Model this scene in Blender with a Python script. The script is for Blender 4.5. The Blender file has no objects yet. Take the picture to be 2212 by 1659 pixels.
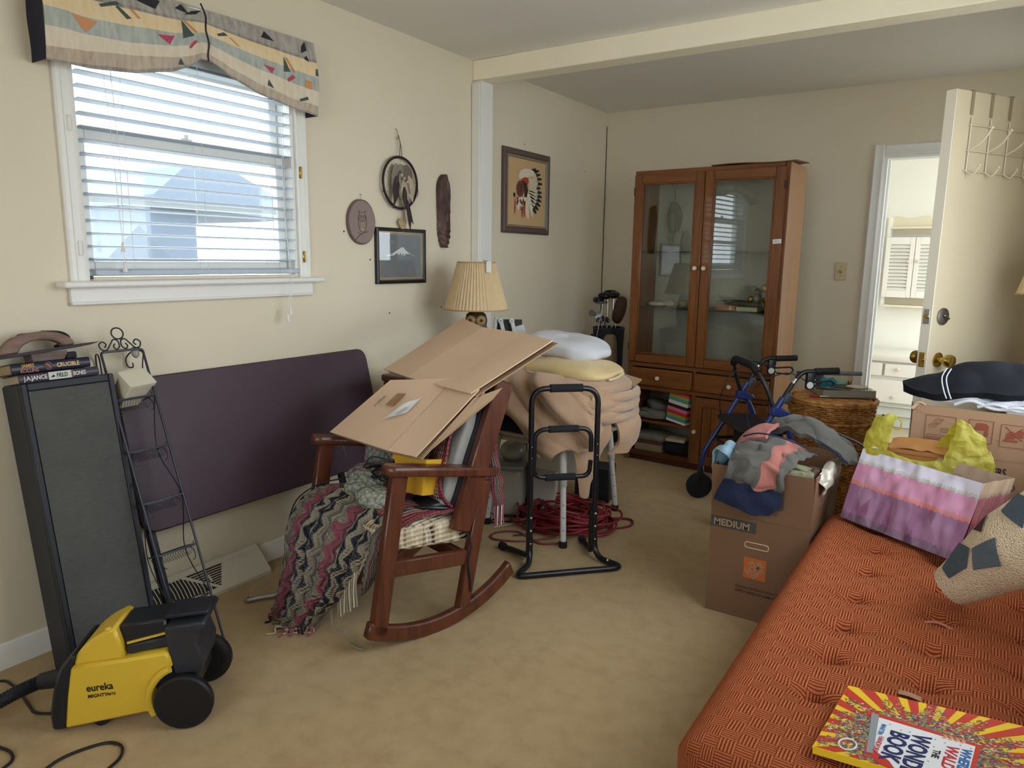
import bpy, bmesh, math, random
from math import sin, cos, pi, radians, sqrt, atan2
from mathutils import Vector, Matrix, noise

# ------------------------------------------------------------------ camera, sky, exposure
scene = bpy.context.scene
col = scene.collection
cam_d = bpy.data.cameras.new('camera')
cam = bpy.data.objects.new('camera', cam_d); col.objects.link(cam)
cam_d.sensor_width = 36.0
cam_d.lens = 1546.1 / 2212.0 * 36.0
cam_d.clip_start = 0.05
_R = Vector((0.8332007, 0.5528155, 0.01309994)); _U = Vector((-0.10620129, 0.13672712, 0.98489948)); _F = Vector((-0.54267658, 0.82201017, -0.17263085))
_m = Matrix((_R, _U, -_F)).transposed().to_4x4(); _m.translation = (2.56393, -5.14942, 1.34444)
cam.matrix_world = _m
scene.camera = cam
scene.view_settings.view_transform = 'Standard'
scene.view_settings.look = 'None'
scene.view_settings.gamma = 1.0
scene.view_settings.use_curve_mapping = False
scene.view_settings.exposure = 1.02
scene.cycles.use_denoising = True
scene.cycles.max_bounces = 10
scene.cycles.diffuse_bounces = 6
scene.cycles.transparent_max_bounces = 24
scene.cycles.caustics_reflective = False
scene.cycles.caustics_refractive = False
scene.cycles.sample_clamp_indirect = 8.0
world = bpy.data.worlds.new('overcast_sky'); scene.world = world
world.use_nodes = True
bg = world.node_tree.nodes['Background']
bg.inputs[0].default_value = (0.90, 0.95, 1.0, 1.0)
bg.inputs[1].default_value = 3.2

def portal(name, loc, rot, sx, sy):
    L = bpy.data.lights.new(name, 'AREA'); L.shape = 'RECTANGLE'; L.size = sx; L.size_y = sy
    L.cycles.is_portal = True
    o = bpy.data.objects.new(name, L); o.location = loc; o.rotation_euler = rot; col.objects.link(o)
portal('daylight_portal', (-0.13, -3.44, 1.66), (0, radians(-90), 0), 0.82, 0.92)      # window in the left wall
portal('daylight_portal', (2.02, -6.42, 1.50), (radians(90), 0, 0), 1.5, 1.5)           # picture window behind the camera
portal('daylight_portal', (3.00, -2.80, 1.50), (0, radians(90), 0), 1.4, 1.9)           # window over the daybed
portal('daylight_portal', (3.00, -0.52, 1.75), (0, radians(90), 0), 0.5, 0.6)           # outside door standing open
portal('daylight_portal', (3.80, 1.10, 1.30), (0, radians(90), 0), 2.1, 1.6)           # unseen window, added to light the room beyond

# ------------------------------------------------------------------ helpers
random.seed(4)
V = Vector
def srgb(h):
    if isinstance(h, (tuple, list)): return tuple(h)[:3]
    h = h.lstrip('#'); c = [int(h[i:i+2], 16) / 255 for i in (0, 2, 4)]
    return tuple(x / 12.92 if x <= .04045 else ((x + .055) / 1.055) ** 2.4 for x in c)

class NT:                                   # tiny node-tree builder
    def __init__(s, name):
        s.mat = bpy.data.materials.new(name); s.mat.use_nodes = True
        s.t = s.mat.node_tree; s.b = s.t.nodes['Principled BSDF']; s.out = s.t.nodes['Material Output']
    def n(s, kind, **kw):
        nd = s.t.nodes.new(kind)
        for k, v in kw.items(): setattr(nd, k, v)
        return nd
    def put(s, sock, v):
        if v is None: return
        if isinstance(v, bpy.types.NodeSocket): s.t.links.new(v, sock)
        elif isinstance(v, (tuple, list)) and sock.type == 'RGBA': sock.default_value = (*v[:3], 1)
        else: sock.default_value = v
    def math(s, op, a, b=0.0, c=0.0):
        nd = s.n('ShaderNodeMath', operation=op); s.put(nd.inputs[0], a); s.put(nd.inputs[1], b); s.put(nd.inputs[2], c); return nd.outputs[0]
    def mix(s, f, a, b, mode='MIX'):
        nd = s.n('ShaderNodeMix', data_type='RGBA', blend_type=mode)
        s.put(nd.inputs[0], f); s.put(nd.inputs[6], a); s.put(nd.inputs[7], b); return nd.outputs[2]
    def ramp(s, f, stops, const=False):
        nd = s.n('ShaderNodeValToRGB'); cr = nd.color_ramp; cr.interpolation = 'CONSTANT' if const else 'LINEAR'
        while len(cr.elements) < len(stops): cr.elements.new(1.0)
        for e, (p, c) in zip(cr.elements, stops): e.position = p; e.color = (*srgb(c), 1)
        s.put(nd.inputs[0], f); return nd.outputs[0]
    def coord(s, which='Object'): return s.n('ShaderNodeTexCoord').outputs[which]
    def uv(s):
        x = s.n('ShaderNodeSeparateXYZ'); s.t.links.new(s.coord('UV'), x.inputs[0]); return x.outputs[0], x.outputs[1]
    def xyz(s, which='Object'):
        x = s.n('ShaderNodeSeparateXYZ'); s.t.links.new(s.coord(which), x.inputs[0]); return x.outputs
    def noise(s, scale=5, detail=3, vec=None, rough=.55, stretch=None):
        nd = s.n('ShaderNodeTexNoise'); nd.inputs['Scale'].default_value = scale; nd.inputs['Detail'].default_value = detail
        nd.inputs['Roughness'].default_value = rough
        vec = vec or s.coord()
        if stretch:
            mp = s.n('ShaderNodeMapping'); mp.inputs['Scale'].default_value = stretch; s.t.links.new(vec, mp.inputs[0]); vec = mp.outputs[0]
        s.t.links.new(vec, nd.inputs['Vector']); return nd.outputs[0]
    def bump(s, h, strength=.3, dist=.01):
        nd = s.n('ShaderNodeBump'); nd.inputs['Strength'].default_value = strength; nd.inputs['Distance'].default_value = dist
        s.t.links.new(h, nd.inputs['Height']); s.t.links.new(nd.outputs[0], s.b.inputs['Normal']); return nd
    def set(s, color=None, rough=None, metal=None, spec=None, sheen=None, coat=None, trans=None, ior=None, alpha=None):
        I = s.b.inputs
        for k, v in (('Base Color', color), ('Roughness', rough), ('Metallic', metal), ('Specular IOR Level', spec), ('Sheen Weight', sheen), ('Coat Weight', coat), ('Transmission Weight', trans), ('IOR', ior), ('Alpha', alpha)):
            if v is not None: s.put(I[k], v)
        return s

_mats = {}
def M(name, c='#808080', rough=.55, metal=0., var=.0, scale=6., bump=0., bscale=80., spec=.4, stretch=None, sheen=0., dist=.004):
    """plain procedural material: colour with a little noise variation and fine relief"""
    if name in _mats: return _mats[name]
    t = NT(name); c = srgb(c)
    if var:
        lo = tuple(max(0, x * (1 - var)) for x in c); hi = tuple(min(1, x * (1 + var)) for x in c)
        color = t.mix(t.noise(scale, 4, stretch=stretch), lo, hi)
    else: color = c
    t.set(color, rough, metal, spec, sheen)
    if bump: t.bump(t.noise(bscale, 3, stretch=stretch), bump, dist)
    _mats[name] = t.mat; return t.mat
def reg(t): _mats[t.mat.name] = t.mat; return t.mat
def wood(name, dark, light, axis='z', scale=1., rough=.45, coat=.0):
    if name in _mats: return _mats[name]
    t = NT(name); st = {'x': (1.2, 14, 14), 'y': (14, 1.2, 14), 'z': (14, 14, 1.2)}[axis]
    st = tuple(v * scale for v in st)
    g = t.noise(2.2, 6, stretch=st, rough=.65); f = t.noise(9, 3, stretch=st)
    h = t.math('ADD', t.math('MULTIPLY', g, .75), t.math('MULTIPLY', f, .25))
    t.set(t.ramp(h, [(.3, dark), (.7, light)]), rough, 0, .35, coat=coat); t.bump(h, .12, .002)
    return reg(t)
def glass(name, tint=(1, 1, 1), refl=1.0, rough=.02):
    if name in _mats: return _mats[name]
    t = NT(name); tr = t.n('ShaderNodeBsdfTransparent'); tr.inputs[0].default_value = (*tint, 1)
    gl = t.n('ShaderNodeBsdfGlossy'); gl.inputs['Roughness'].default_value = rough
    fr = t.n('ShaderNodeFresnel'); geo = t.n('ShaderNodeNewGeometry')      # thin sheet: same reflectance from both sides
    t.put(fr.inputs[0], t.math('ADD', t.math('MULTIPLY', geo.outputs['Backfacing'], 1 / 1.5 - 1.5), 1.5))
    ms = t.n('ShaderNodeMixShader'); t.put(ms.inputs[0], t.math('MULTIPLY', fr.outputs[0], refl))
    t.t.links.new(tr.outputs[0], ms.inputs[1]); t.t.links.new(gl.outputs[0], ms.inputs[2]); t.t.links.new(ms.outputs[0], t.out.inputs[0])
    return reg(t)

def fillet(pts, r, n=5, closed=False):
    """round the corners of a polyline"""
    pts = [V(p) for p in pts]; out = []; N = len(pts)
    for i, p in enumerate(pts):
        if not closed and i in (0, N - 1): out.append(p); continue
        a = pts[i - 1] - p; b = pts[(i + 1) % N] - p
        ri = r[i] if isinstance(r, (list, tuple)) else r
        d = min(ri, a.length * .49, b.length * .49)
        p0 = p + a.normalized() * d; p1 = p + b.normalized() * d
        for k in range(n + 1):
            t = k / n; out.append(p0 * (1 - t) ** 2 + p * 2 * t * (1 - t) + p1 * t * t)
    return out
def catmull(pts, n=8, closed=False):
    P = [V(p) for p in pts]; N = len(P); out = []
    for i in range(N if closed else N - 1):
        if closed: a, b, c, d = P[i - 1], P[i], P[(i + 1) % N], P[(i + 2) % N]
        else: a, b, c, d = P[max(i - 1, 0)], P[i], P[i + 1], P[min(i + 2, N - 1)]
        for k in range(n):
            t = k / n
            out.append(.5 * ((2 * b) + (c - a) * t + (2 * a - 5 * b + 4 * c - d) * t * t + (3 * b - a - 3 * c + d) * t ** 3))
    if not closed: out.append(P[-1])
    return out
def frame(z, x=None):
    """3x3 matrix whose z axis is z and x axis near x"""
    z = V(z).normalized(); x = V(x) if x else (V((1, 0, 0)) if abs(z.x) < .9 else V((0, 1, 0)))
    y = z.cross(x).normalized(); x = y.cross(z); return Matrix((x, y, z)).transposed()
def T(loc=(0, 0, 0), R=None, rz=0):
    m = (R.to_4x4() if R else Matrix.Rotation(rz, 4, 'Z')); m.translation = loc; return m
def sm(a, b, x): x = min(1, max(0, (x - a) / (b - a))); return x * x * (3 - 2 * x)
def nz(x, y=0, z=0, s=1.): return noise.noise(V((x * s, y * s, z * s)))

class MB:
    def __init__(s, xf=None): s.v = []; s.f = []; s.uvs = None; s.xf = xf
    def add(s, vs, fs, uv=None):
        o = len(s.v); s.v += [V(p) for p in vs]; s.f += [tuple(o + i for i in f) for f in fs]
        if uv is not None or s.uvs is not None:
            if s.uvs is None: s.uvs = [(0, 0)] * o
            s.uvs += list(uv) if uv is not None else [(0, 0)] * len(vs)
        return s
    def bm(s, b, m=None):
        if m: b.transform(m)
        b.verts.index_update(); s.add([v.co.copy() for v in b.verts], [[v.index for v in f.verts] for f in b.faces]); b.free(); return s
    def box(s, c, sz, R=None, bev=0., seg=1, rz=0):
        b = bmesh.new(); bmesh.ops.create_cube(b, size=1.0); b.transform(Matrix.Diagonal((*sz, 1)))
        if bev: bmesh.ops.bevel(b, geom=list(b.edges), offset=bev, segments=seg, affect='EDGES', profile=.5)
        return s.bm(b, T(c, R, rz))
    def bar(s, p0, p1, w, h, up=(0, 0, 1), bev=0., seg=1, ext=0.):
        """box from p0 to p1: h along up, w across"""
        p0, p1 = V(p0), V(p1); d = p1 - p0; y = d.normalized(); z = V(up); z = (z - y * z.dot(y)).normalized(); x = y.cross(z)
        return s.box((p0 + p1) / 2, (w, d.length + ext, h), Matrix((x, y, z)).transposed(), bev, seg)
    def tube(s, pts, r, n=8, closed=False, flat=1.):
        P = [V(p) for p in pts]; N = len(P); rs = r if isinstance(r, (list, tuple)) else [r] * N
        tg = []
        for i in range(N):
            a = P[i - 1] if (i or closed) else P[i]; b = P[(i + 1) % N] if (i < N - 1 or closed) else P[i]
            tg.append((b - a).normalized() if (b - a).length > 1e-9 else V((0, 0, 1)))
        x = frame(tg[0]).col[0]; vs = []; fs = []
        for i in range(N):
            x = x - tg[i] * x.dot(tg[i]); x = x.normalized() if x.length > 1e-6 else frame(tg[i]).col[0]; y = tg[i].cross(x)
            for k in range(n): a = 2 * pi * k / n; vs.append(P[i] + (x * cos(a) + y * sin(a) * flat) * rs[i])
        for i in range(N if closed else N - 1):
            j = (i + 1) % N
            for k in range(n): l = (k + 1) % n; fs.append((i * n + k, i * n + l, j * n + l, j * n + k))
        if not closed: fs += [tuple(range(n - 1, -1, -1)), tuple((N - 1) * n + k for k in range(n))]
        return s.add(vs, fs)
    def lathe(s, prof, n=24, m=None):
        vs = []; fs = []; K = len(prof)
        for r, z in prof:
            for k in range(n): a = 2 * pi * k / n; vs.append(V((r * cos(a), r * sin(a), z)))
        for i in range(K - 1):
            for k in range(n): l = (k + 1) % n; fs.append((i * n + k, i * n + l, (i + 1) * n + l, (i + 1) * n + k))
        if prof[0][0] > 1e-6: fs.append(tuple(range(n - 1, -1, -1)))
        if prof[-1][0] > 1e-6: fs.append(tuple((K - 1) * n + k for k in range(n)))
        if m: vs = [m @ v for v in vs]
        return s.add(vs, fs)
    def disc(s, c, axis, r, h, n=24, bev=0.):
        p = [(r - bev, 0), (r, bev), (r, h - bev), (r - bev, h)] if bev else [(r, 0), (r, h)]
        return s.lathe(p, n, T(c, frame(axis)))
    def prism(s, poly, d, m=None, bev=0.):
        b = bmesh.new(); vs = [b.verts.new((x, y, 0)) for x, y in poly]; f = b.faces.new(vs)
        if f.normal.length == 0: b.normal_update()
        e = bmesh.ops.extrude_face_region(b, geom=[f]); nv = [g for g in e['geom'] if isinstance(g, bmesh.types.BMVert)]
        bmesh.ops.translate(b, verts=nv, vec=(0, 0, d)); bmesh.ops.recalc_face_normals(b, faces=b.faces[:])
        if bev: bmesh.ops.bevel(b, geom=list(b.edges), offset=bev, segments=1, affect='EDGES', profile=.5)
        return s.bm(b, m)
    def grid(s, fn, nu, nv, thick=0., uvs=(1, 1), closeu=False):
        """surface fn(u,v); thick gives it a real second side and closed rim"""
        W = nu if closeu else nu + 1
        P = [[V(fn(i / nu, j / nv)) for i in range(W)] for j in range(nv + 1)]
        uv = [(i / nu * uvs[0], j / nv * uvs[1]) for j in range(nv + 1) for i in range(W)]
        idx = lambda i, j: j * W + (i % W)
        fs = [(idx(i, j), idx(i + 1, j), idx(i + 1, j + 1), idx(i, j + 1)) for j in range(nv) for i in range(nu)]
        vs = [p for row in P for p in row]
        if thick:
            nr = [V() for _ in vs]
            for f in fs:
                q = (vs[f[2]] - vs[f[0]]).cross(vs[f[3]] - vs[f[1]])
                for k in f: nr[k] += q
            o = len(vs); vs = vs + [vs[k] - (nr[k].normalized() if nr[k].length else V((0, 0, 1))) * thick for k in range(o)]; uv = uv + uv
            back = [tuple(o + k for k in reversed(f)) for f in fs]; rim = []
            for i in range(nu): rim += [(idx(i + 1, 0), idx(i, 0), o + idx(i, 0), o + idx(i + 1, 0)), (idx(i, nv), idx(i + 1, nv), o + idx(i + 1, nv), o + idx(i, nv))]
            if not closeu:
                for j in range(nv): rim += [(idx(0, j), idx(0, j + 1), o + idx(0, j + 1), o + idx(0, j)), (idx(nu, j + 1), idx(nu, j), o + idx(nu, j), o + idx(nu, j + 1))]
            fs = fs + back + rim
        return s.add(vs, fs, uv)
    def patch(s, rows, nu=30, nv=30, thick=.004, amp=0., fr=8., seed=0., uvs=(1, 1)):
        """smooth cloth through a net of control points, wrinkled by noise"""
        R = [catmull(r, max(1, nu // (len(r) - 1))) for r in rows]; nu = min(len(r) for r in R) - 1
        C = [catmull([r[i] for r in R], max(1, nv // (len(rows) - 1))) for i in range(nu + 1)]; nv = len(C[0]) - 1
        def fn(u, v):
            i = round(u * nu); j = round(v * nv); p = C[i][j]
            if amp:
                q = p * fr; k = seed * 7.3
                p = p + V((noise.noise(q + V((k, 0, 0))), noise.noise(q + V((0, k + 9, 0))), noise.noise(q + V((0, 0, k + 5))))) * amp
            return p
        return s.grid(fn, nu, nv, thick, uvs)
    def soft(s, c, sz, R=None, e=(.45, .45), amp=0., fr=6., seed=0., nu=40, nv=24, fn=None):
        """pillow-like superellipsoid with noise"""
        def pw(x, k): return math.copysign(abs(x) ** k, x)
        m = T(c, R) if R else T(c)
        def g(u, v):
            a = u * 2 * pi; b = (v - .5) * pi
            p = V((pw(cos(b), e[1]) * pw(cos(a), e[0]), pw(cos(b), e[1]) * pw(sin(a), e[0]), pw(sin(b), e[1]))) * .5
            p = V((p.x * sz[0], p.y * sz[1], p.z * sz[2]))
            if fn: p = fn(p)
            if amp:
                q = p * fr + V((seed * 3.1, seed, 0)); n_ = noise.noise(q) + .5 * noise.noise(q * 2.3)
                p = p + (p.normalized() if p.length else V((0, 0, 1))) * n_ * amp
            return m @ p
        return s.grid(g, nu, nv, 0, closeu=True)
    def sphere(s, c, r, n=16, k=10, R=None):
        r = r if isinstance(r, (tuple, list)) else (r, r, r)
        b = bmesh.new(); bmesh.ops.create_uvsphere(b, u_segments=n, v_segments=k, radius=1.0); b.transform(Matrix.Diagonal((*r, 1)))
        return s.bm(b, T(c, R))
    def build(s, name, mat, parent=None, ang=40, **kw):
        me = bpy.data.meshes.new(name)
        vs = [s.xf @ v for v in s.v] if s.xf else s.v
        me.from_pydata([tuple(v) for v in vs], [], s.f)
        if s.uvs is not None:
            L = me.uv_layers.new(name='UVMap'); d = []
            for lp in me.loops: d += s.uvs[lp.vertex_index]
            L.data.foreach_set('uv', d)
        me.validate(); b = bmesh.new(); b.from_mesh(me); bmesh.ops.recalc_face_normals(b, faces=b.faces[:]); b.to_mesh(me); b.free()
        if ang: me.shade_smooth(); me.set_sharp_from_angle(angle=radians(ang))
        if mat: me.materials.append(mat)
        o = bpy.data.objects.new(name, me); col.objects.link(o)
        if parent: o.parent = parent
        for k, v in kw.items(): o[k] = v
        return o

def tag(o, label, cat, group=None):
    o['label'] = label; o['category'] = cat
    if group: o['group'] = group
    return o
def thing(name, label, cat, loc=(0, 0, 0), rz=0., group=None):
    o = bpy.data.objects.new(name, None); o.empty_display_size = .05; o.location = loc; o.rotation_euler = (0, 0, rz); col.objects.link(o)
    return tag(o, label, cat, group)
def inst(src, parent, name=None, loc=None, rot=None):
    o = src.copy(); col.objects.link(o); o.parent = parent
    if name: o.name = name
    if loc is not None: o.location = loc
    if rot is not None: o.rotation_euler = rot
    return o
def struct(o): o['kind'] = 'structure'; return o
def text(body, size, mat, parent, m, name='lettering', depth=.0004, align='LEFT', bold=0., shear=0., sx=1., spacing=1.):
    """flat lettering: local +x reads, +y up, laid out by matrix m"""
    cu = bpy.data.curves.new(name, 'FONT'); cu.body = body; cu.size = size; cu.extrude = depth; cu.align_x = align; cu.offset = bold; cu.shear = shear
    cu.space_character = spacing
    cu.resolution_u = 3
    o = bpy.data.objects.new(name, cu); col.objects.link(o)
    bpy.context.view_layer.update()
    me = bpy.data.meshes.new_from_object(o.evaluated_get(bpy.context.evaluated_depsgraph_get()))
    bpy.data.objects.remove(o); bpy.data.curves.remove(cu)
    me.transform(m @ Matrix.Diagonal((sx, 1, 1, 1))); me.materials.clear(); me.materials.append(mat)
    k = bpy.data.objects.new(name, me); col.objects.link(k)
    if parent: k.parent = parent
    return k
def basis(o, x, y):
    """matrix: origin o, reading direction x, up y"""
    x = V(x).normalized(); y = V(y); y = (y - x * y.dot(x)).normalized(); z = x.cross(y)
    m = Matrix((x, y, z)).transposed().to_4x4(); m.translation = o; return m
# ------------------------------------------------------------------ materials shared by the room
def wall_paint(name, c):
    t = NT(name); c = srgb(c)
    k = t.mix(t.noise(1.3, 4), tuple(x * .95 for x in c), tuple(min(1, x * 1.03) for x in c))
    sp = t.math('GREATER_THAN', t.noise(9, 2), .80)
    t.set(t.mix(t.math('MULTIPLY', sp, .25), k, tuple(x * .6 for x in c)), .55, 0, .3); t.bump(t.noise(160, 3), .08, .003); return reg(t)
paint = wall_paint('cream wall paint', '#ddd2bb')
ceil_m = M('ceiling paint', '#e4e1dc', .7, var=.05, scale=1.2, bump=.06, bscale=120)
white_trim = M('white trim gloss', '#e6e5e0', .35, var=.03, scale=9, bump=.03, bscale=40)
beam_m = M('beam cream gloss', '#f8efd8', .4, var=.05, scale=5, bump=.05, bscale=25)
white_r = M('far room white', '#eeece6', .6)
def carpet():
    t = NT('beige carpet')
    big = t.noise(1.1, 3); mid = t.noise(14, 4); fine = t.noise(420, 2, rough=.7)
    h = t.math('ADD', t.math('MULTIPLY', big, .25), t.math('ADD', t.math('MULTIPLY', mid, .4), t.math('MULTIPLY', fine, .35)))
    t.set(t.ramp(h, [(.30, '#a98d64'), (.5, '#c0a57a'), (.68, '#cbb188')]), .95, 0, .1, sheen=.1)
    t.bump(t.math('ADD', t.math('MULTIPLY', fine, .6), t.math('MULTIPLY', t.noise(60, 4), .5)), .7, .012); return reg(t)
carpet_m = carpet()
pane_m = glass('window pane', (.97, .99, 1), .7)
brass = M('brass', '#b89a4c', .25, 1.)
nickel = M('dull nickel', '#8f8b84', .4, 1.)
chrome = M('chrome', '#c9c9c9', .18, 1.)
black_pl = M('black plastic', '#15161a', .42, spec=.45, bump=.04, bscale=200)
white_pl = M('white plastic', '#e4e2dc', .4)
H = 2.44; XR = 2.90; YB = -6.40

# ------------------------------------------------------------------ shell of the room
def wall_holes(axis, pos, thick, a0, a1, z0, z1, holes, name, mat):
    """wall slab in plane axis=pos, pieces around rectangular holes (a0,a1,z0,z1)"""
    b = MB(); aa = sorted({a0, a1, *[h[0] for h in holes], *[h[1] for h in holes]}); zz = sorted({z0, z1, *[h[2] for h in holes], *[h[3] for h in holes]})
    vs = {}; 
    def vid(p):
        if p not in vs: vs[p] = len(b.v); b.v.append(V(p))
        return vs[p]
    P = lambda a, z, d: (pos + d, a, z) if axis == 'x' else (a, pos + d, z)
    solid = lambda i, j: 0 <= i < len(aa) - 1 and 0 <= j < len(zz) - 1 and not any(h[0] <= aa[i] and aa[i + 1] <= h[1] and h[2] <= zz[j] and zz[j + 1] <= h[3] for h in holes)
    for i in range(len(aa) - 1):
        for j in range(len(zz) - 1):
            if not solid(i, j): continue
            for d in (0, thick): b.f.append(tuple(vid(P(a, z, d)) for a, z in ((aa[i], zz[j]), (aa[i + 1], zz[j]), (aa[i + 1], zz[j + 1]), (aa[i], zz[j + 1]))))
            for di, dj, e in ((-1, 0, ((i, j), (i, j + 1))), (1, 0, ((i + 1, j), (i + 1, j + 1))), (0, -1, ((i, j), (i + 1, j))), (0, 1, ((i, j + 1), (i + 1, j + 1)))):
                if not solid(i + di, j + dj):
                    (p, q), (r, s_) = e
                    b.f.append((vid(P(aa[p], zz[q], 0)), vid(P(aa[r], zz[s_], 0)), vid(P(aa[r], zz[s_], thick)), vid(P(aa[p], zz[q], thick))))
    return struct(b.build(name, mat, ang=0))
def flat(name, x0, x1, y0, y1, z, th, mat): return struct(MB().box(((x0 + x1) / 2, (y0 + y1) / 2, z + th / 2), (x1 - x0, y1 - y0, abs(th))).build(name, mat, ang=0))
flat('floor', -.12, XR + .12, YB - .12, .06, -.06, .06, carpet_m)
flat('ceiling', -.12, XR + .12, YB - .12, .12, H, .08, ceil_m)
WY0, WY1, WZ0, WZ1 = -3.905, -2.995, 1.262, 2.075
wall_holes('x', -.12, .12, YB - .12, .12, 0, H, [(WY0, WY1, WZ0, WZ1)], 'wall_left', paint)
wall_holes('y', 0, .12, 0, XR, 0, H, [(1.93, 2.69, 0, 2.01)], 'wall_back', paint)
wall_holes('x', XR, .12, YB - .12, .12, 0, H, [(-.94, -.13, 0, 2.05), (-3.75, -1.85, .80, 2.2)], 'wall_right', paint)
wall_holes('y', YB - .12, .12, 0, XR, 0, H, [(1.27, 2.77, .75, 2.25)], 'wall_front', paint)
def baseboard(name, p0, p1, nrm):
    """flat board with an eased top edge"""
    p0, p1, nrm = V(p0), V(p1), V(nrm); prof = [(0, 0), (.013, 0), (.013, .065), (.008, .08), (0, .085)]
    b = MB(); d = p1 - p0; vs = [p + nrm * a + V((0, 0, z)) for p in (p0, p1) for a, z in prof]; k = len(prof)
    fs = [(i, (i + 1) % k, k + (i + 1) % k, k + i) for i in range(k)] + [tuple(range(k)), tuple(range(2 * k - 1, k - 1, -1))]
    return struct(b.add(vs, fs).build(name, white_trim, ang=30))
baseboard('baseboard_left', (0, YB, 0), (0, -1.72, 0), (1, 0, 0))
baseboard('baseboard_left', (0, -1.58, 0), (0, 0, 0), (1, 0, 0))
baseboard('baseboard_back', (0.014, 0, 0), (1.855, 0, 0), (0, -1, 0))
# ceiling beam and the post under it (two boards with a visible joint)
struct(MB().box((XR / 2, -1.650, 2.385), (XR, .122, .110), bev=.004).build('trim_1', beam_m))
pb = struct(MB().box((.029, -1.650, 1.165), (.058, .118, 2.328), bev=.003).build('trim_2', white_trim))
MB().box((.030, -1.718, 1.16), (.056, .014, 2.31), bev=.004).build('trim_board', white_trim, pb)
# doorway to the next room: casing and jambs
def casing(name, x0, x1, z1, y):
    root = None
    prof = [(0, 0), (.066, 0), (.066, .010), (.058, .017), (.030, .014), (.012, .017), (0, .011)]
    parts = []
    def piece(p0, dirv, side, ln, nm):
        p0 = V(p0); dirv = V(dirv); side = V(side); o = V((0, -1, 0)); k = len(prof)
        vs = [p0 + dirv * t + side * a + o * b_ for t in (0, ln) for a, b_ in prof]
        fs = [(i, (i + 1) % k, k + (i + 1) % k, k + i) for i in range(k)] + [tuple(range(k)), tuple(range(2 * k - 1, k - 1, -1))]
        return MB().add(vs, fs).build(nm, white_trim, root, ang=30)
    root = struct(piece((x0, y, z1), (1, 0, 0), (0, 0, 1), x1 - x0, name))
    piece((x0, y, 0), (0, 0, 1), (-1, 0, 0), z1 + .066, 'side_casing'); piece((x1, y, 0), (0, 0, 1), (1, 0, 0), z1 + .066, 'side_casing')
    j = MB(); j.box((x0 + .008, y + .06, z1 / 2), (.016, .118, z1)); j.box((x1 - .008, y + .06, z1 / 2), (.016, .118, z1)); j.box(((x0 + x1) / 2, y + .06, z1 - .008), (x1 - x0 - .032, .118, .016))
    j.box((x0 + .022, y + .075, z1 / 2), (.012, .03, z1)); j.box((x1 - .022, y + .075, z1 / 2), (.012, .03, z1))
    j.build('door_jamb', white_trim, root)
casing('trim_3', 1.932, 2.688, 2.005, 0)
# room beyond
flat('floor_far', .9, 3.9, .12, 2.4, -.06, .06, M('far floor', '#a89a80', .6))
flat('ceiling_far', .9, 3.9, .12, 2.4, H, .08, white_r)
wall_holes('y', 2.0, .12, .9, 3.9, 0, H, [], 'wall_far', M('far cream wall', '#e6e4da', .6))
wall_holes('x', .9, .12, .12, 2.0, 0, H, [], 'wall_far_left', white_r)
wall_holes('x', 3.7, .12, .12, 2.0, 0, H, [(.30, 1.9, .25, 2.35)], 'wall_far_right', white_r)
flat('ground_outside', -14, 14, -16, 12, -.6, .1, M('outdoor ground', '#c4c2b8', .9, var=.2, scale=2))

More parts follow.
